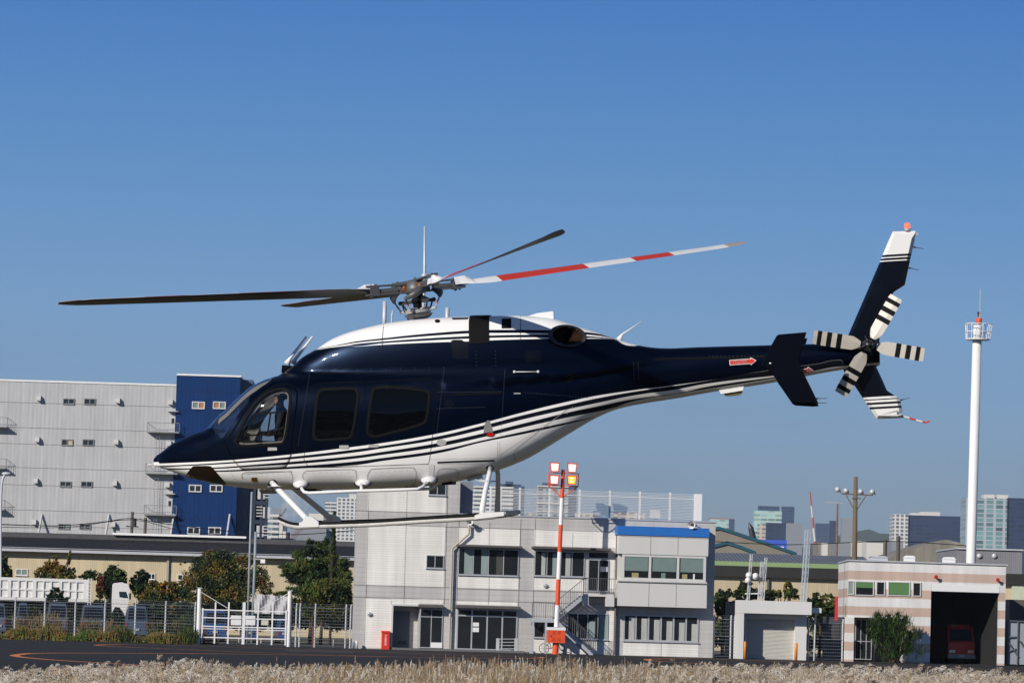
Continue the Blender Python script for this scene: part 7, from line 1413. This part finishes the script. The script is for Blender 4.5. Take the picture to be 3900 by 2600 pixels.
plant('cypress', CY_, 258, 8000, .11, [(G_dk, 2), (G_md, 3), (G_pn, 2)], 'tall thin cypress rising above the pine', 'cypress', asp=.3)
GB = [(G_bk, 3), (G_dk, 3), (G_md, 1.5), (G_ol, 1)]
plant('shrub', [(2745, 2285, 26, 36), (2770, 2265, 18, 22), (2750, 2320, 32, 30)], 262, 2600, .10, GB, 'dark green shrub between the office and the shutter garage', 'shrub')
plant('shrub', [(2838, 2240, 26, 26), (2860, 2260, 34, 24), (2815, 2262, 22, 24)], 262, 2600, .10, GB, 'bushy shrub behind the left end of the garage roof', 'shrub')
plant('shrub', [(2930, 2265, 32, 20), (2960, 2258, 20, 18), (3002, 2240, 16, 24), (3012, 2262, 26, 22)], 262, 2600, .10, GB + [(G_or, .5)], 'peaked green shrub behind the middle of the garage roof', 'shrub')
plant('shrub', [(3110, 2290, 32, 30), (3160, 2295, 32, 28), (3135, 2330, 48, 40), (3090, 2310, 22, 40)], 262, 4600, .11, GB, 'dark shrub mass between the garage and the fire station', 'shrub')
plant('hedge', [(x, 2400, 40, 55) for x in (2735, 2775)], 266, 2600, .14, GB, 'dark hedge low behind the narrow wire gate by the garage', 'hedge', trunk=False, depth=.4)
plant('hedge', [(x, 2400, 42, 70) for x in (3095, 3140, 3185)], 268, 4200, .14, GB, 'dark hedge behind the fence left of the striped fire station', 'hedge', trunk=False, depth=.4)
# yucca-like palm clump in front of the fire station
pa = empty('yucca', FF, ff(3400, 2520, -2.0), 'spiky green yucca clump in front of the striped fire station', 'yucca'); Vs, Fs = [], []; m2 = MB(); u0 = X(3405, 2500, -2); 
heads = [(3345, 2345), (3385, 2350), (3420, 2345), (3450, 2360), (3360, 2400), (3400, 2395), (3440, 2405), (3320, 2385), (3380, 2440), (3425, 2445), (3355, 2455), (3460, 2460), (3405, 2480), (3470, 2420), (3335, 2425)]
for hx, hy in heads:
    c = Vector(ff(hx, hy, -2 + random.uniform(-.5, .4)))
    for k in range(150):
        d = Vector((random.gauss(0, 1), random.gauss(0, 1), random.gauss(.25, .8))).normalized(); L_ = random.uniform(.30, .60); sd_ = d.cross(Vector((0, 0, 1))).normalized() * .028; mid = c + d * L_ * .6; tip = c + d * L_ + Vector((0, 0, -.12)); b0 = len(Vs)
        Vs += [c - sd_ * .7, c + sd_ * .7, mid + sd_, mid - sd_, tip + sd_ * .1, tip - sd_ * .1]; Fs += [(b0, b0 + 1, b0 + 2, b0 + 3), (b0 + 3, b0 + 2, b0 + 4, b0 + 5)]
    m2.tube([(u0 + random.uniform(-.35, .35), -2 + random.uniform(-.2, .2), 0), tuple(c.lerp(Vector((u0, -2, 0)), .4)), tuple(c)], [.10, .07, .05], 7)
C = crown_pts([(*ff(x, y, -2), rx / 59, .55, ry / 59) for x, y, rx, ry in ((3390, 2400, 75, 60), (3350, 2380, 50, 45), (3440, 2420, 70, 70), (3400, 2470, 75, 40), (3480, 2450, 40, 55))], 3400)
d3 = rng.normal(size=(len(C), 3)) + np.array([0, 0, .35]); d3 /= np.linalg.norm(d3, axis=1)[:, None]; sd3 = np.cross(d3, np.array([0, 0, 1.])); sd3 /= (np.linalg.norm(sd3, axis=1)[:, None] + 1e-6)
for c_, d_, s_ in zip(C, d3, sd3):
    if c_[2] < .25: continue
    b0 = len(Vs); Vs += [tuple(c_ - s_ * .02), tuple(c_ + s_ * .02), tuple(c_ + d_ * .42 + s_ * .004 - np.array([0, 0, .06])), tuple(c_ + d_ * .42 - s_ * .004 - np.array([0, 0, .06]))]; Fs.append((b0, b0 + 1, b0 + 2, b0 + 3))
q_ = MB(); q_.add(Vs, Fs); q_.mi = [(i // 150) % 3 if random.random() < .7 else 1 for i in range(len(q_.mi))]; q_.build('leaves', [G_dk, G_md, leafm('yucca_green', (.045, .085, .02))], pa); m2.build('trunk', M_bark, pa, smooth=True)
# weeds along the fence
def weeds(name, x0, x1, v0, v1, n, hmin, hmax, mats, label, wts):
    us0, us1 = X(x0, 2400), X(x1, 2400); u = rng.uniform(us0, us1, n); v = rng.uniform(v0, v1, n); hh = rng.uniform(hmin, hmax, n) * (.6 + .5 * np.sin(u * .7 + 1) ** 2 + .25 * np.sin(u * 2.9)); lean = rng.normal(scale=.14, size=(n, 2)) * hh[:, None] * 1.6
    e_, n_ = np.array(FF.e), np.array(FF.n); B0 = np.array(FF.o) + u[:, None] * e_ + v[:, None] * n_; wd = e_ * .028; T = B0 + np.stack([lean[:, 0], lean[:, 1], hh], 1)
    V = np.stack([B0 - wd, B0 + wd, T + wd * .5, T - wd * .5], 1).reshape(-1, 3); F = np.arange(4 * n).reshape(-1, 4)
    key = np.sin(u * 1.3) + np.sin(u * .45 + 2) + rng.normal(scale=.7, size=n); rk = key.argsort().argsort() / n; w_ = np.array(wts) / sum(wts); mi = np.searchsorted(np.cumsum(w_), rk).clip(0, len(mats) - 1)
    C = B0 + np.stack([rng.normal(scale=.1, size=n), rng.normal(scale=.1, size=n), hh * rng.uniform(.1, .8, n)], 1); V2, F2 = quads(C, .07); fast_mesh(name, np.concatenate([V, V2]), np.concatenate([F, F2 + len(V)]), np.concatenate([mi, mi]), mats, base=tuple(np.array(FF.o) + us0 * e_), label=label, cat='weeds', kind='stuff')
STRAW = leafm('dry_straw', (.20, .15, .07)); RUST = leafm('rusty_grass', (.20, .09, .03))
weeds('weeds', -80, 748, -.9, 1.4, 9000, .25, .85, [G_dk, G_ol, STRAW, RUST, G_ye, G_md], 'tangled green and rusty weeds along the foot of the long fence', (2, 3, 1.6, 1.6, 1, 2))
weeds('weeds', 60, 420, .5, 1.8, 650, .9, 1.6, [STRAW, G_br, G_ol], 'tall straw-coloured weeds standing behind the long fence', (3, 2, 1)); weeds('weeds', 570, 750, .4, 1.8, 900, .8, 1.6, [G_dk, STRAW, G_ol, G_bk], 'tall dark weeds behind the fence beside the gate', (3, 1, 2, 2)); weeds('weeds', 770, 830, .9, 2.2, 800, .5, 1.3, [G_br, STRAW, G_ol], 'brownish weeds seen through the left leaf of the gate', (3, 2, 1))
# ---- vehicles ----
M_car = [mat('shaded_blue_car_paint', (.055, .085, .14), .3, coat=.4, var=.05), mat('shaded_grey_car_paint', (.085, .11, .16), .3, coat=.4, var=.05), mat('blue_truck_paint', (.02, .065, .20), .35, coat=.3, var=.05)]; M_cgl = mat('car_glass', (.008, .010, .014), .06, var=0); M_tail = mat('tail_lamp_red', (.22, .02, .015), .3)  # the two van colours hold the blue-grey shade the vans stand in
def van(px0, px1, ytop, v, m, label, h=None, cabh=.55, name='parked_van', cat='van'):
    u0, u1 = X(px0, ytop + 40, v), X(px1, ytop + 40, v); z1 = FF.uz((px0 + px1) / 2, ytop, v)[1]; w_ = u1 - u0; r_ = empty(name, FF, ((u0 + u1) / 2, v, 0), label, cat, 'vehicles parked behind the fence'); bl = z1 * .52
    m2 = MB(); rows = []
    for y_, ins, zt2, zb in ((v + .0, .10, bl + .05, .38), (v + .06, .02, bl + .12, .30), (v + .5, 0, bl + .14, .28), (v + 3.6, 0, bl + .10, .28), (v + 4.0, .08, bl, .34)): rows.append([(u0 + ins, y_, zb), (u1 - ins, y_, zb), (u1 - ins, y_, zt2), (u0 + ins, y_, zt2)])
    m2.grid(rows, close=True); m2.add(rows[0], [(3, 2, 1, 0)]); m2.add(rows[-1], [(0, 1, 2, 3)]); rows = []
    for y_, ins, zt2 in ((v + .04, .06, bl + .05), (v + .22, .14, z1 - .10), (v + .5, .16, z1), (v + 2.6, .16, z1), (v + 3.2, .10, bl + .1)): rows.append([(u0 + ins * .4, y_, bl), (u1 - ins * .4, y_, bl), (u1 - ins - .05, y_, zt2), (u0 + ins + .05, y_, zt2)])
    m2.grid(rows, close=True); m2.add(rows[0], [(3, 2, 1, 0)]); m2.build('body', m, r_)
    m2 = MB(); m2.add([(u0 + .16, v + .045, bl + .12), (u1 - .16, v + .045, bl + .12), (u1 - .24, v + .185, z1 - .17), (u0 + .24, v + .185, z1 - .17)], [(0, 1, 2, 3)]); m2.build('rear_window', M_cgl, r_)
    for a_, c_ in ((u0 + .06, u0 + .17), (u1 - .17, u1 - .06)): m2 = MB(); m2.box((a_, v - .03, bl - .35), (c_, v - .002, bl + .02)); m2.build('tail_lamp', M_tail, r_)
    m2 = MB(); m2.box((u0 + .04, v - .08, .36), (u1 - .04, v - .004, .56)); m2.build('bumper', m, r_); m2 = MB(); m2.box(((u0 + u1) / 2 - .17, v - .1, .60), ((u0 + u1) / 2 + .17, v - .035, .76)); m2.build('number_plate', M_lt, r_)
    for uu in (u0 + .18, u1 - .18):
        for vv in (v + .8, v + 3.2): m2 = MB(); m2.tube([(uu - .1, vv, .31), (uu + .1, vv, .31)], .31, 14); m2.build('wheel', M_rub, r_)
    return r_
van(-30, 26, 2296, 22, M_car[1], 'shade-toned blue van at the very left edge behind the fence'); van(62, 112, 2294, 22, M_car[0], 'shade-toned dark blue van behind the second fence panel'); van(178, 262, 2296, 21, M_car[1], 'shade-toned grey blue van behind the fence below the white tipper body'); van(308, 404, 2302, 20, M_car[1], 'shade-toned grey blue minivan with a pale bumper near the truck cab'); van(478, 566, 2306, 20, M_car[0], 'shade-toned dark blue van just right of the white truck cab')
van(775, 866, 2323, 18, M_car[2], 'bright blue truck cab seen through the left leaf of the gate', name='parked_truck', cat='truck'); van(928, 985, 2340, 18, M_car[2], 'blue vehicle behind the white plates on the gate', name='parked_truck', cat='truck'); van(1058, 1110, 2352, 19, M_car[2], 'blue vehicle at the right end of the gate', name='parked_truck', cat='truck')
# white tipper body
tb_ = empty('tipper_trailer', FF, ff(170, 2420, 33), 'long white ribbed tipper trailer with a ladder at its right end', 'trailer'); TV = 33.0
tu = lambda x, y=2240: FF.uz(x, y, TV)[0]; tz_ = lambda x, y: FF.uz(x, y, TV)[1]; M_tw = mat('white_truck_paint', (.72, .72, .71), .4, var=.08, scale=1.2)
t0_, t1_ = tu(-160), tu(343); z0, z1 = tz_(170, 2287), tz_(170, 2201); m2 = MB(); m2.box((t0_, TV, z0), (t1_, TV + 2.4, z1)); m2.build('box', M_tw, tb_); m2 = MB()
m2.box((t0_, TV - .09, z1 - .22), (t1_, TV - .002, z1)); m2.box((t0_, TV - .09, z0), (t1_, TV - .002, z0 + .22)); m2.box((t0_, TV - .07, tz_(170, 2245) - .06), (t1_, TV - .002, tz_(170, 2245) + .06))
for x, w_ in ((-60, 14), (-2, 5), (29, 13), (68, 5), (96, 5), (124, 14), (163, 5), (192, 5), (222, 14), (261, 5), (288, 5), (318, 22)): m2.box((tu(x), TV - .1, z0 + .22), (tu(x + w_), TV - .003, z1 - .22))
m2.build('ribs', M_tw, tb_); m2 = MB()
for x in (336, 347): m2.tube([(tu(x), TV - .2, z0 - .2), (tu(x), TV - .2, z1 + .1)], .035, 5)
for k in range(8): zz = z0 + k * (z1 - z0) / 7; m2.tube([(tu(336), TV - .2, zz), (tu(347), TV - .2, zz)], .03, 5)
m2.build('ladder', M_tw, tb_); m2 = MB(); m2.box((t0_, TV + .4, z0 - .35), (t1_ + 1.8, TV + 2, z0 - .003)); m2.build('chassis', M_blk, tb_)
for x in (40, 75, 110, 290, 320): m2 = MB(); m2.tube([(tu(x), TV + .1, .5), (tu(x), TV + .5, .5)], .5, 18); m2.build('wheel', M_rub, tb_)
# white truck cab
tc_ = empty('truck_cab', FF, ff(460, 2420, 30), 'white high-roofed truck cab facing right behind the fence', 'truck'); CV = 30.0; qx = lambda x, y: FF.uz(x, y, CV)
pc = [qx(*p_) for p_ in ((426, 2332), (425, 2290), (428, 2225), (434, 2219), (456, 2217), (462, 2216), (484, 2222), (491, 2232), (494, 2250), (489, 2262), (491, 2282), (487, 2300), (485, 2335), (478, 2345), (470, 2330), (456, 2312), (438, 2310))]
m2 = MB(); m2.prism(pc, 'y', CV, CV + 2.3); m2.build('cab', M_tw, tc_); m2 = MB(); m2.prism([qx(*p_) for p_ in ((453, 2251), (480, 2252), (487, 2272), (487, 2276), (470, 2275), (455, 2272))], 'y', CV - .02, CV - .002); m2.build('side_window', mat('truck_side_glass', (.02, .035, .05), .08, var=0), tc_)
m2 = MB(); m2.prism([qx(*p_) for p_ in ((424, 2330), (421, 2300), (424, 2222), (432, 2210), (452, 2212), (458, 2217), (434, 2219), (428, 2226), (425, 2290), (426, 2330))], 'y', CV + .05, CV + 2.2); m2.build('rear_fairing', M_blk, tc_)
m2 = MB(); a_ = qx(447, 2340); m2.tube([(a_[0], CV + .05, .5), (a_[0], CV + .4, .5)], .5, 20); m2.build('wheel', M_rub, tc_); m2 = MB(); a_ = qx(492, 2268); m2.box((a_[0], CV - .25, a_[1] - .25), (a_[0] + .12, CV - .05, a_[1] + .2)); m2.build('mirror', M_blk, tc_)
m2 = MB(); a_ = qx(484, 2322); m2.box((a_[0] - .05, CV - .01, a_[1] - .1), (a_[0] + .06, CV + .3, a_[1] + .1)); m2.build('headlight', M_lt, tc_)
# pale tarpaulin behind the gate
TB = 14.0; rows = []
for j in range(5):
    f = j / 4; r_ = []
    for i in range(15): g = i / 14; x = 968 + 140 * g; y = 2262 + 7 * g + 72 * f + (3 * math.sin(i * 1.7) if j == 0 else 0); p_ = ff(x, y, TB); r_.append((p_[0], TB + .12 * math.sin(i * 1.3 + j), p_[2]))
    rows.append(r_)
m2 = MB(); m2.grid(rows); m2.grid([[(x, y + .05, z) for x, y, z in r_] for r_ in rows]); m2.build('tarpaulin', mat('pale_tarpaulin', (.42, .42, .45), .8, var=.08), fr=FF, base=ff(1038, 2334, TB), label='pale grey tarpaulin sheet hung behind the right leaf of the gate', cat='tarpaulin')
# ---- pampas grass ----
def pampas():
    def edge_h(px): return np.interp(px, [-600, 0, 350, 650, 1200, 1600, 2000, 3900, 4500], [.64, .68, .80, .95, 1.0, 1.12, 1.24, 1.33, 1.33])
    N = 11000; y = 62 + 37 * rng.uniform(0, 1, N) ** .8; x = rng.uniform(-1, 1, N) * (y * .145 + 1.5); px = CX + FPX * x / y
    hgt = edge_h(px) + rng.normal(scale=.07, size=N) + .06 * np.sin(x * 1.9 + y * .5) + .05 * np.sin(x * .7 - y * .31)
    fluffy = np.clip(.5 + .5 * np.sin(px / 520 + 1.2) + rng.normal(scale=.35, size=N), 0, 1)     # open pale heads or narrow tan ones
    up = rng.uniform(.16, .30, N); K = 34; tt = np.linspace(0, 1, K)[None, :]
    droop = (.04 + .09 * rng.uniform(0, 1, N))[:, None] * fluffy[:, None]; dirx = np.where(rng.uniform(size=N) < .85, 1, -1)[:, None]
    rx = x[:, None] + dirx * droop * tt ** 2 * 1.3 ; rz = hgt[:, None] - up[:, None] + up[:, None] * (tt - fluffy[:, None] * .32 * tt ** 3); ry = y[:, None] + rng.normal(scale=.02, size=(N, K))
    L = (.030 + .050 * fluffy)[:, None] * rng.uniform(.6, 1.25, (N, K)) * (1.15 - .6 * np.abs(tt - .35)); a = rng.uniform(0, 2 * np.pi, (N, K))
    sp = .35 + .5 * fluffy[:, None]; ox = (np.cos(a) * 1.15 * sp + dirx * .35 * fluffy[:, None]) * L; oy = np.sin(a) * .8 * L * sp; oz = (.8 - .9 * fluffy[:, None] * tt ** .7 + rng.normal(scale=.35, size=(N, K))) * L
    r0 = np.stack([rx, ry, rz], -1); m1 = r0 + np.stack([ox * .55, oy * .55, oz * .8 + .01], -1); t1 = r0 + np.stack([ox, oy, oz * .55 - .012], -1)
    th = rng.uniform(0, np.pi, (N, K)); wv = np.stack([np.cos(th) * .35 + .3, np.sin(th) * .3, .75 * np.abs(np.cos(th * 1.7)) + .2], -1) * .0078
    V = np.stack([r0 - wv * .6, r0 + wv * .6, m1 + wv, m1 - wv, t1 + wv * .3, t1 - wv * .3], 2).reshape(-1, 3); nf = N * K; b0 = np.arange(nf)[:, None] * 6
    F = np.concatenate([b0 + np.array([[0, 1, 2, 3]]), b0 + np.array([[3, 2, 4, 5]])]); cls = np.clip((1 - fluffy) * 2.2 + rng.normal(scale=.5, size=N), 0, 2).astype(int); cls = np.where(rng.uniform(size=N) < .28, 6, cls); cls = np.where(rng.uniform(size=N) < .18, 7, cls); mi = np.repeat(cls, K); mi = np.concatenate([mi, mi])
    # stems
    S0_ = np.stack([x - .05, y, np.zeros(N)], -1); S1_ = np.stack([x, y, hgt - up], -1); w_ = np.array([.004, 0, 0]); VS = np.stack([S0_ - w_, S0_ + w_, S1_ + w_, S1_ - w_], 1).reshape(-1, 3); FS = np.arange(4 * N).reshape(-1, 4) + len(V)
    # leaf blades
    M = 26000; yb = 61 + 39 * rng.uniform(0, 1, M) ** .8; xb = rng.uniform(-1, 1, M) * (yb * .145 + 1.5); hb = (edge_h(CX + FPX * xb / yb) - .10 + .06 * (xb > 0)) * rng.uniform(.55, 1.0, M); ln = rng.normal(scale=.28, size=(M, 2)); B0 = np.stack([xb, yb, np.zeros(M)], -1); B1 = B0 + np.stack([ln[:, 0] * .35, ln[:, 1] * .35, hb * .7], -1); B2 = B0 + np.stack([ln[:, 0] * 1.1, ln[:, 1], hb], -1); wb = np.array([.011, 0, 0])
    VB = np.stack([B0 - wb, B0 + wb, B1 + wb, B1 - wb, B2 + wb * .2, B2 - wb * .2], 1).reshape(-1, 3); bb0 = np.arange(M)[:, None] * 6 + len(V) + len(VS); FB_ = np.concatenate([bb0 + np.array([[0, 1, 2, 3]]), bb0 + np.array([[3, 2, 4, 5]])])
    gr = np.where(np.sin(xb * 1.1) + np.sin(yb * .9 + xb) + rng.normal(scale=.8, size=M) + .8 * (xb > 0) > .0, 4, 3); gr = np.where(rng.uniform(size=M) < .15, 5, gr)
    def pl(name, c):
        m, t, bs = newmat(name); bs.inputs['Base Color'].default_value = c + (1,); bs.inputs['Roughness'].default_value = .9; bs.inputs['Specular IOR Level'].default_value = .1; return m
    ms = [pl('silver_plume', (.42, .365, .30)), pl('tan_plume', (.38, .29, .19)), pl('brown_plume', (.29, .20, .12)), leafm('dry_straw', (.2, .15, .07)), leafm('grass_green', (.075, .085, .012)), leafm('grass_orange', (.24, .13, .02)), pl('dull_plume', (.25, .21, .165)), pl('bright_plume', (.56, .52, .46))]
    fast_mesh('pampas_grass', np.concatenate([V, VS, VB]), np.concatenate([F, FS, FB_]), np.concatenate([mi, np.full(N, 3), np.concatenate([gr, gr])]), ms, base=(0, 80, 0), label='field of silvery and tan pampas grass along the foreground', cat='grass', kind='stuff')
pampas()
# tree belt on the far side of the field behind the photographer (mirrored in the glossy skin)
n = 16000; C = np.stack([rng.uniform(-190, 190, n), rng.uniform(-72, -58, n), np.zeros(n)], 1); hh = 19 + 3 * np.sin(C[:, 0] * .11) + 2 * np.sin(C[:, 0] * .37 + 1); C[:, 2] = rng.uniform(0, 1, n) ** .8 * hh; V, F = quads(C, 1.5)
fast_mesh('tree_belt', V, F, rng.integers(0, 2, n), [G_dk, G_bk], base=(0, -65, 0), label='dark belt of trees beyond the field', cat='trees', kind='stuff')
# ================= COCKPIT, PILOT =================
def hb(name, px0, py0, px1, py1, w0, w1, m, parent=None):
    a_, c_ = hp(px0, py0, (w0 + w1) / 2), hp(px1, py1, (w0 + w1) / 2); b = MB(); b.box((a_[0], w0, a_[1]), (c_[0], w1, c_[1])); return b.build(name, m, parent or heli)
M_in = mat('black_cockpit_plastic', (.012, .012, .013), .7, var=.1); M_seat = mat('grey_seat_fabric', (.03, .031, .034), .85)
hb('cabin_floor', 860, 1738, 1130, 1750, -.45, .45, M_in, body)
b = MB(); sc_ = sx(1128); pr_ = [section(sc_, j / 40) for j in range(41)]; zc_ = hp(1128, 1600)[1]; pl = [(-w_ * .93, zc_ + (t_ - zc_) * .93) for w_, t_ in pr_] + [(w_ * .93, zc_ + (t_ - zc_) * .93) for w_, t_ in reversed(pr_[1:-1])]; b.prism(pl, 'x', sc_, sc_ + .03); b.build('bulkhead', M_in, body)
b = MB(); q = [hp(*p_) for p_ in ((800, 1740), (800, 1672), (850, 1652), (905, 1640), (935, 1650), (930, 1690), (915, 1740))]; b.prism(q, 'y', -.48, .48); b.build('instrument_panel', M_in, body)
for w_ in (-.32, .32):
    b = MB(); q = [hp(*p_, w_) for p_ in ((1030, 1725), (1035, 1700), (1095, 1705), (1108, 1560), (1120, 1560), (1120, 1725))]; b.prism(q, 'y', w_ - .22, w_ + .22); q = [hp(*p_, w_) for p_ in ((1106, 1545), (1108, 1505), (1120, 1505), (1120, 1545))]; b.prism(q, 'y', w_ - .12, w_ + .12); b.build('seat', M_seat, body)
PWV = -.20
def pp(px, py, w_=0.0): s_, t_ = hp(px, py, PWV); return Vector((s_, PWV + w_, t_))
def skinned(name, verts, edges, radii, root=0, sub=1):
    me = bpy.data.meshes.new(name); me.from_pydata([tuple(v) for v in verts], edges, []); o = bpy.data.objects.new(name, me); col.objects.link(o)
    md = o.modifiers.new('s', 'SKIN'); 
    for i, r_ in enumerate(radii): me.skin_vertices[0].data[i].radius = (r_, r_) if not isinstance(r_, tuple) else r_
    me.skin_vertices[0].data[root].use_root = True; md.use_smooth_shade = True; sb_ = o.modifiers.new('u', 'SUBSURF'); sb_.levels = sub; sb_.render_levels = sub
    dg = bpy.context.evaluated_depsgraph_get(); dg.update(); ev = o.evaluated_get(dg); m3 = bpy.data.meshes.new_from_object(ev); bpy.data.objects.remove(o); return m3
V_ = [pp(1078, 1695), pp(1080, 1650), pp(1078, 1600), pp(1070, 1565), pp(1067, 1548), pp(1064, 1530), pp(1063, 1512), pp(1066, 1500), # 0 pelvis .. 7 crown
      pp(1051, 1521), pp(1044.5, 1522), pp(1050, 1538), # 8 face 9 nose 10 chin
      pp(1076, 1578, -.17), pp(1065, 1640, -.24), pp(1018, 1650, -.16), pp(1004, 1645, -.13), # near arm: shoulder elbow wrist palm
      pp(1076, 1578, .17), pp(1062, 1640, .24), pp(1015, 1655, .18), pp(1002, 1650, .15),
      pp(1060, 1700, -.10), pp(975, 1690, -.14), pp(950, 1735, -.13), pp(1060, 1700, .10), pp(975, 1690, .14), pp(950, 1735, .13)]
E_ = [(0, 1), (1, 2), (2, 3), (3, 4), (4, 5), (5, 6), (6, 7), (6, 8), (8, 9), (5, 10), (3, 11), (11, 12), (12, 13), (13, 14), (3, 15), (15, 16), (16, 17), (17, 18), (0, 19), (19, 20), (20, 21), (0, 22), (22, 23), (23, 24)]
Rd = [.14, .13, .14, .085, .052, .075, .092, .07, .045, .014, .035, .06, .045, .03, .032, .06, .045, .03, .032, .085, .06, .045, .085, .06, .045]
for base_i, sg in ((14, -1), (18, 1)):
    for k in range(5):
        d = Vector((-.035, (k - 2) * .017, -.012)); d2 = Vector((-.02, (k - 2) * .004, -.03)); s0 = V_[base_i] + Vector((-.02, (k - 2) * .018, 0))
        if k == 4: d = Vector((-.01, .03 * -sg, -.02)); d2 = Vector((-.02, .01, -.015))
        i0 = len(V_); V_ += [s0 + d, s0 + d + d2]; E_ += [(base_i, i0), (i0, i0 + 1)]; Rd += [.009, .007]
pm = skinned('person', V_, E_, Rd, 0, 2)
M_skin = mat('skin', (.42, .20, .14), .55, var=.06); M_jack = mat('dark_flight_jacket', (.012, .016, .028), .8, var=.15)
pm.materials.clear(); pm.materials.append(M_jack); pm.materials.append(M_skin); hz0 = pp(1060, 1553).z; palm = [V_[14], V_[18]]
for f in pm.polygons:
    c = f.center; f.material_index = 1 if (c.z > hz0 or min((c - q).length for q in palm) < .075) else 0; f.use_smooth = True
person = bpy.data.objects.new('person', pm); col.objects.link(person); person.matrix_world = HM; ORG[person.name] = (WORLD, Vector((0, 0, 0)))
tag(person, 'person in a dark jacket, glasses and headset seated at the helicopter controls', 'person')
hc = pp(1066, 1511); M_hair = mat('black_hair', (.008, .007, .007), .6, var=.2)
b = MB(); vs = []; nu, nv = 16, 10; rows = []
for j in range(nv + 1):
    ph = math.pi * .62 * j / nv; rows.append([tuple(hc + Vector((.103 * math.sin(ph) * math.cos(t_) + .012, .088 * math.sin(ph) * math.sin(t_), .108 * math.cos(ph) - (.0 if math.cos(t_) > -.3 else -.045 * math.sin(ph))))) for t_ in [2 * math.pi * i / nu for i in range(nu)]])
b.grid(rows, close=True); b.build('hair', M_hair, person, smooth=True)
b = MB(); ec = hc + Vector((.02, -.10, -.02)); b.tube([ec + Vector((0, -.012, 0)), ec + Vector((0, .03, 0))], .045, 14); b.tube([ec + Vector((0, .188, 0)), ec + Vector((0, .23, 0))], .045, 14)
b.tube([ec + Vector((.115 * math.sin(a) * .0, .1 + -.115 * math.cos(a), .02 + .125 * math.sin(a))) for a in [math.pi * i / 10 for i in range(11)]], .009, 6); b.tube([ec, pp(1056, 1538, -.07), pp(1047, 1540, -.03)], .006, 5); b.ball(pp(1045, 1541, -.02), .016, 8, 6); b.build('headset', M_in, person)
b = MB()
for w_ in (-.035, .035): g0 = pp(1049, 1517, w_); b.tube([(g0.x, g0.y + .026 * math.cos(a), g0.z + .02 * math.sin(a)) for a in [2 * math.pi * i / 12 for i in range(13)]], .003, 4, caps=False)
b.tube([pp(1049, 1517, -.06), pp(1066, 1517, -.09)], .003, 4); b.build('glasses', M_in, person)
b = MB(); b.tube([hp3 for hp3 in (pp(985, 1725), pp(995, 1670), pp(1000, 1642))], [.015, .012, .018], 8); b.build('cyclic_stick', M_in, body)
# ================= SMOKE AND AIR =================
def vol(name, dens, c, noise=None, aniso=0.0):
    m = bpy.data.materials.new(name); m.use_nodes = True; t = m.node_tree; t.nodes.remove(t.nodes['Principled BSDF']); v = t.nodes.new('ShaderNodeVolumePrincipled'); v.inputs['Color'].default_value = c + (1,); v.inputs['Density'].default_value = dens; v.inputs['Anisotropy'].default_value = aniso
    if noise:
        tcn = t.nodes.new('ShaderNodeTexCoord'); n_ = t.nodes.new('ShaderNodeTexNoise'); n_.inputs['Scale'].default_value = noise; n_.inputs['Detail'].default_value = 4; mr = t.nodes.new('ShaderNodeMapRange'); mr.inputs[1].default_value = .45; mr.inputs[2].default_value = .7; mr.inputs[4].default_value = dens; t.links.new(tcn.outputs['Object'], n_.inputs['Vector']); t.links.new(n_.outputs[0], mr.inputs[0]); t.links.new(mr.outputs[0], v.inputs['Density'])
    t.links.new(v.outputs[0], t.nodes['Material Output'].inputs['Volume']); return m
b = MB(); b.tube([tuple(P(x, y, 702)) for x, y in ((1098, 2024), (1096, 2000), (1098, 1975), (1110, 1945), (1128, 1910), (1140, 1880))], [.5, 1.1, 1.6, 2.1, 2.6, 2.9], 14); b.build('smoke', vol('smoke_volume', .5, (.9, .92, .95), noise=.7), smooth=True, base=tuple(P(1098, 2024, 702)), kind='stuff', label='pale smoke rising from the black chimney', cat='smoke')
_sm = bpy.data.objects['smoke'].data; bm = bmesh.new(); bm.from_mesh(_sm); bmesh.ops.recalc_face_normals(bm, faces=bm.faces); bm.to_mesh(_sm); bm.free()
b = MB(); b.box((-9100, -700, -1), (9100, 14100, 175)); b.build('haze', vol('haze_air', .00005, (.62, .74, .92), aniso=.0), kind='stuff', base=(0, 0, -1), label='thin blue air haze over the whole scene', cat='haze')
scene.cycles.volume_bounces = 2
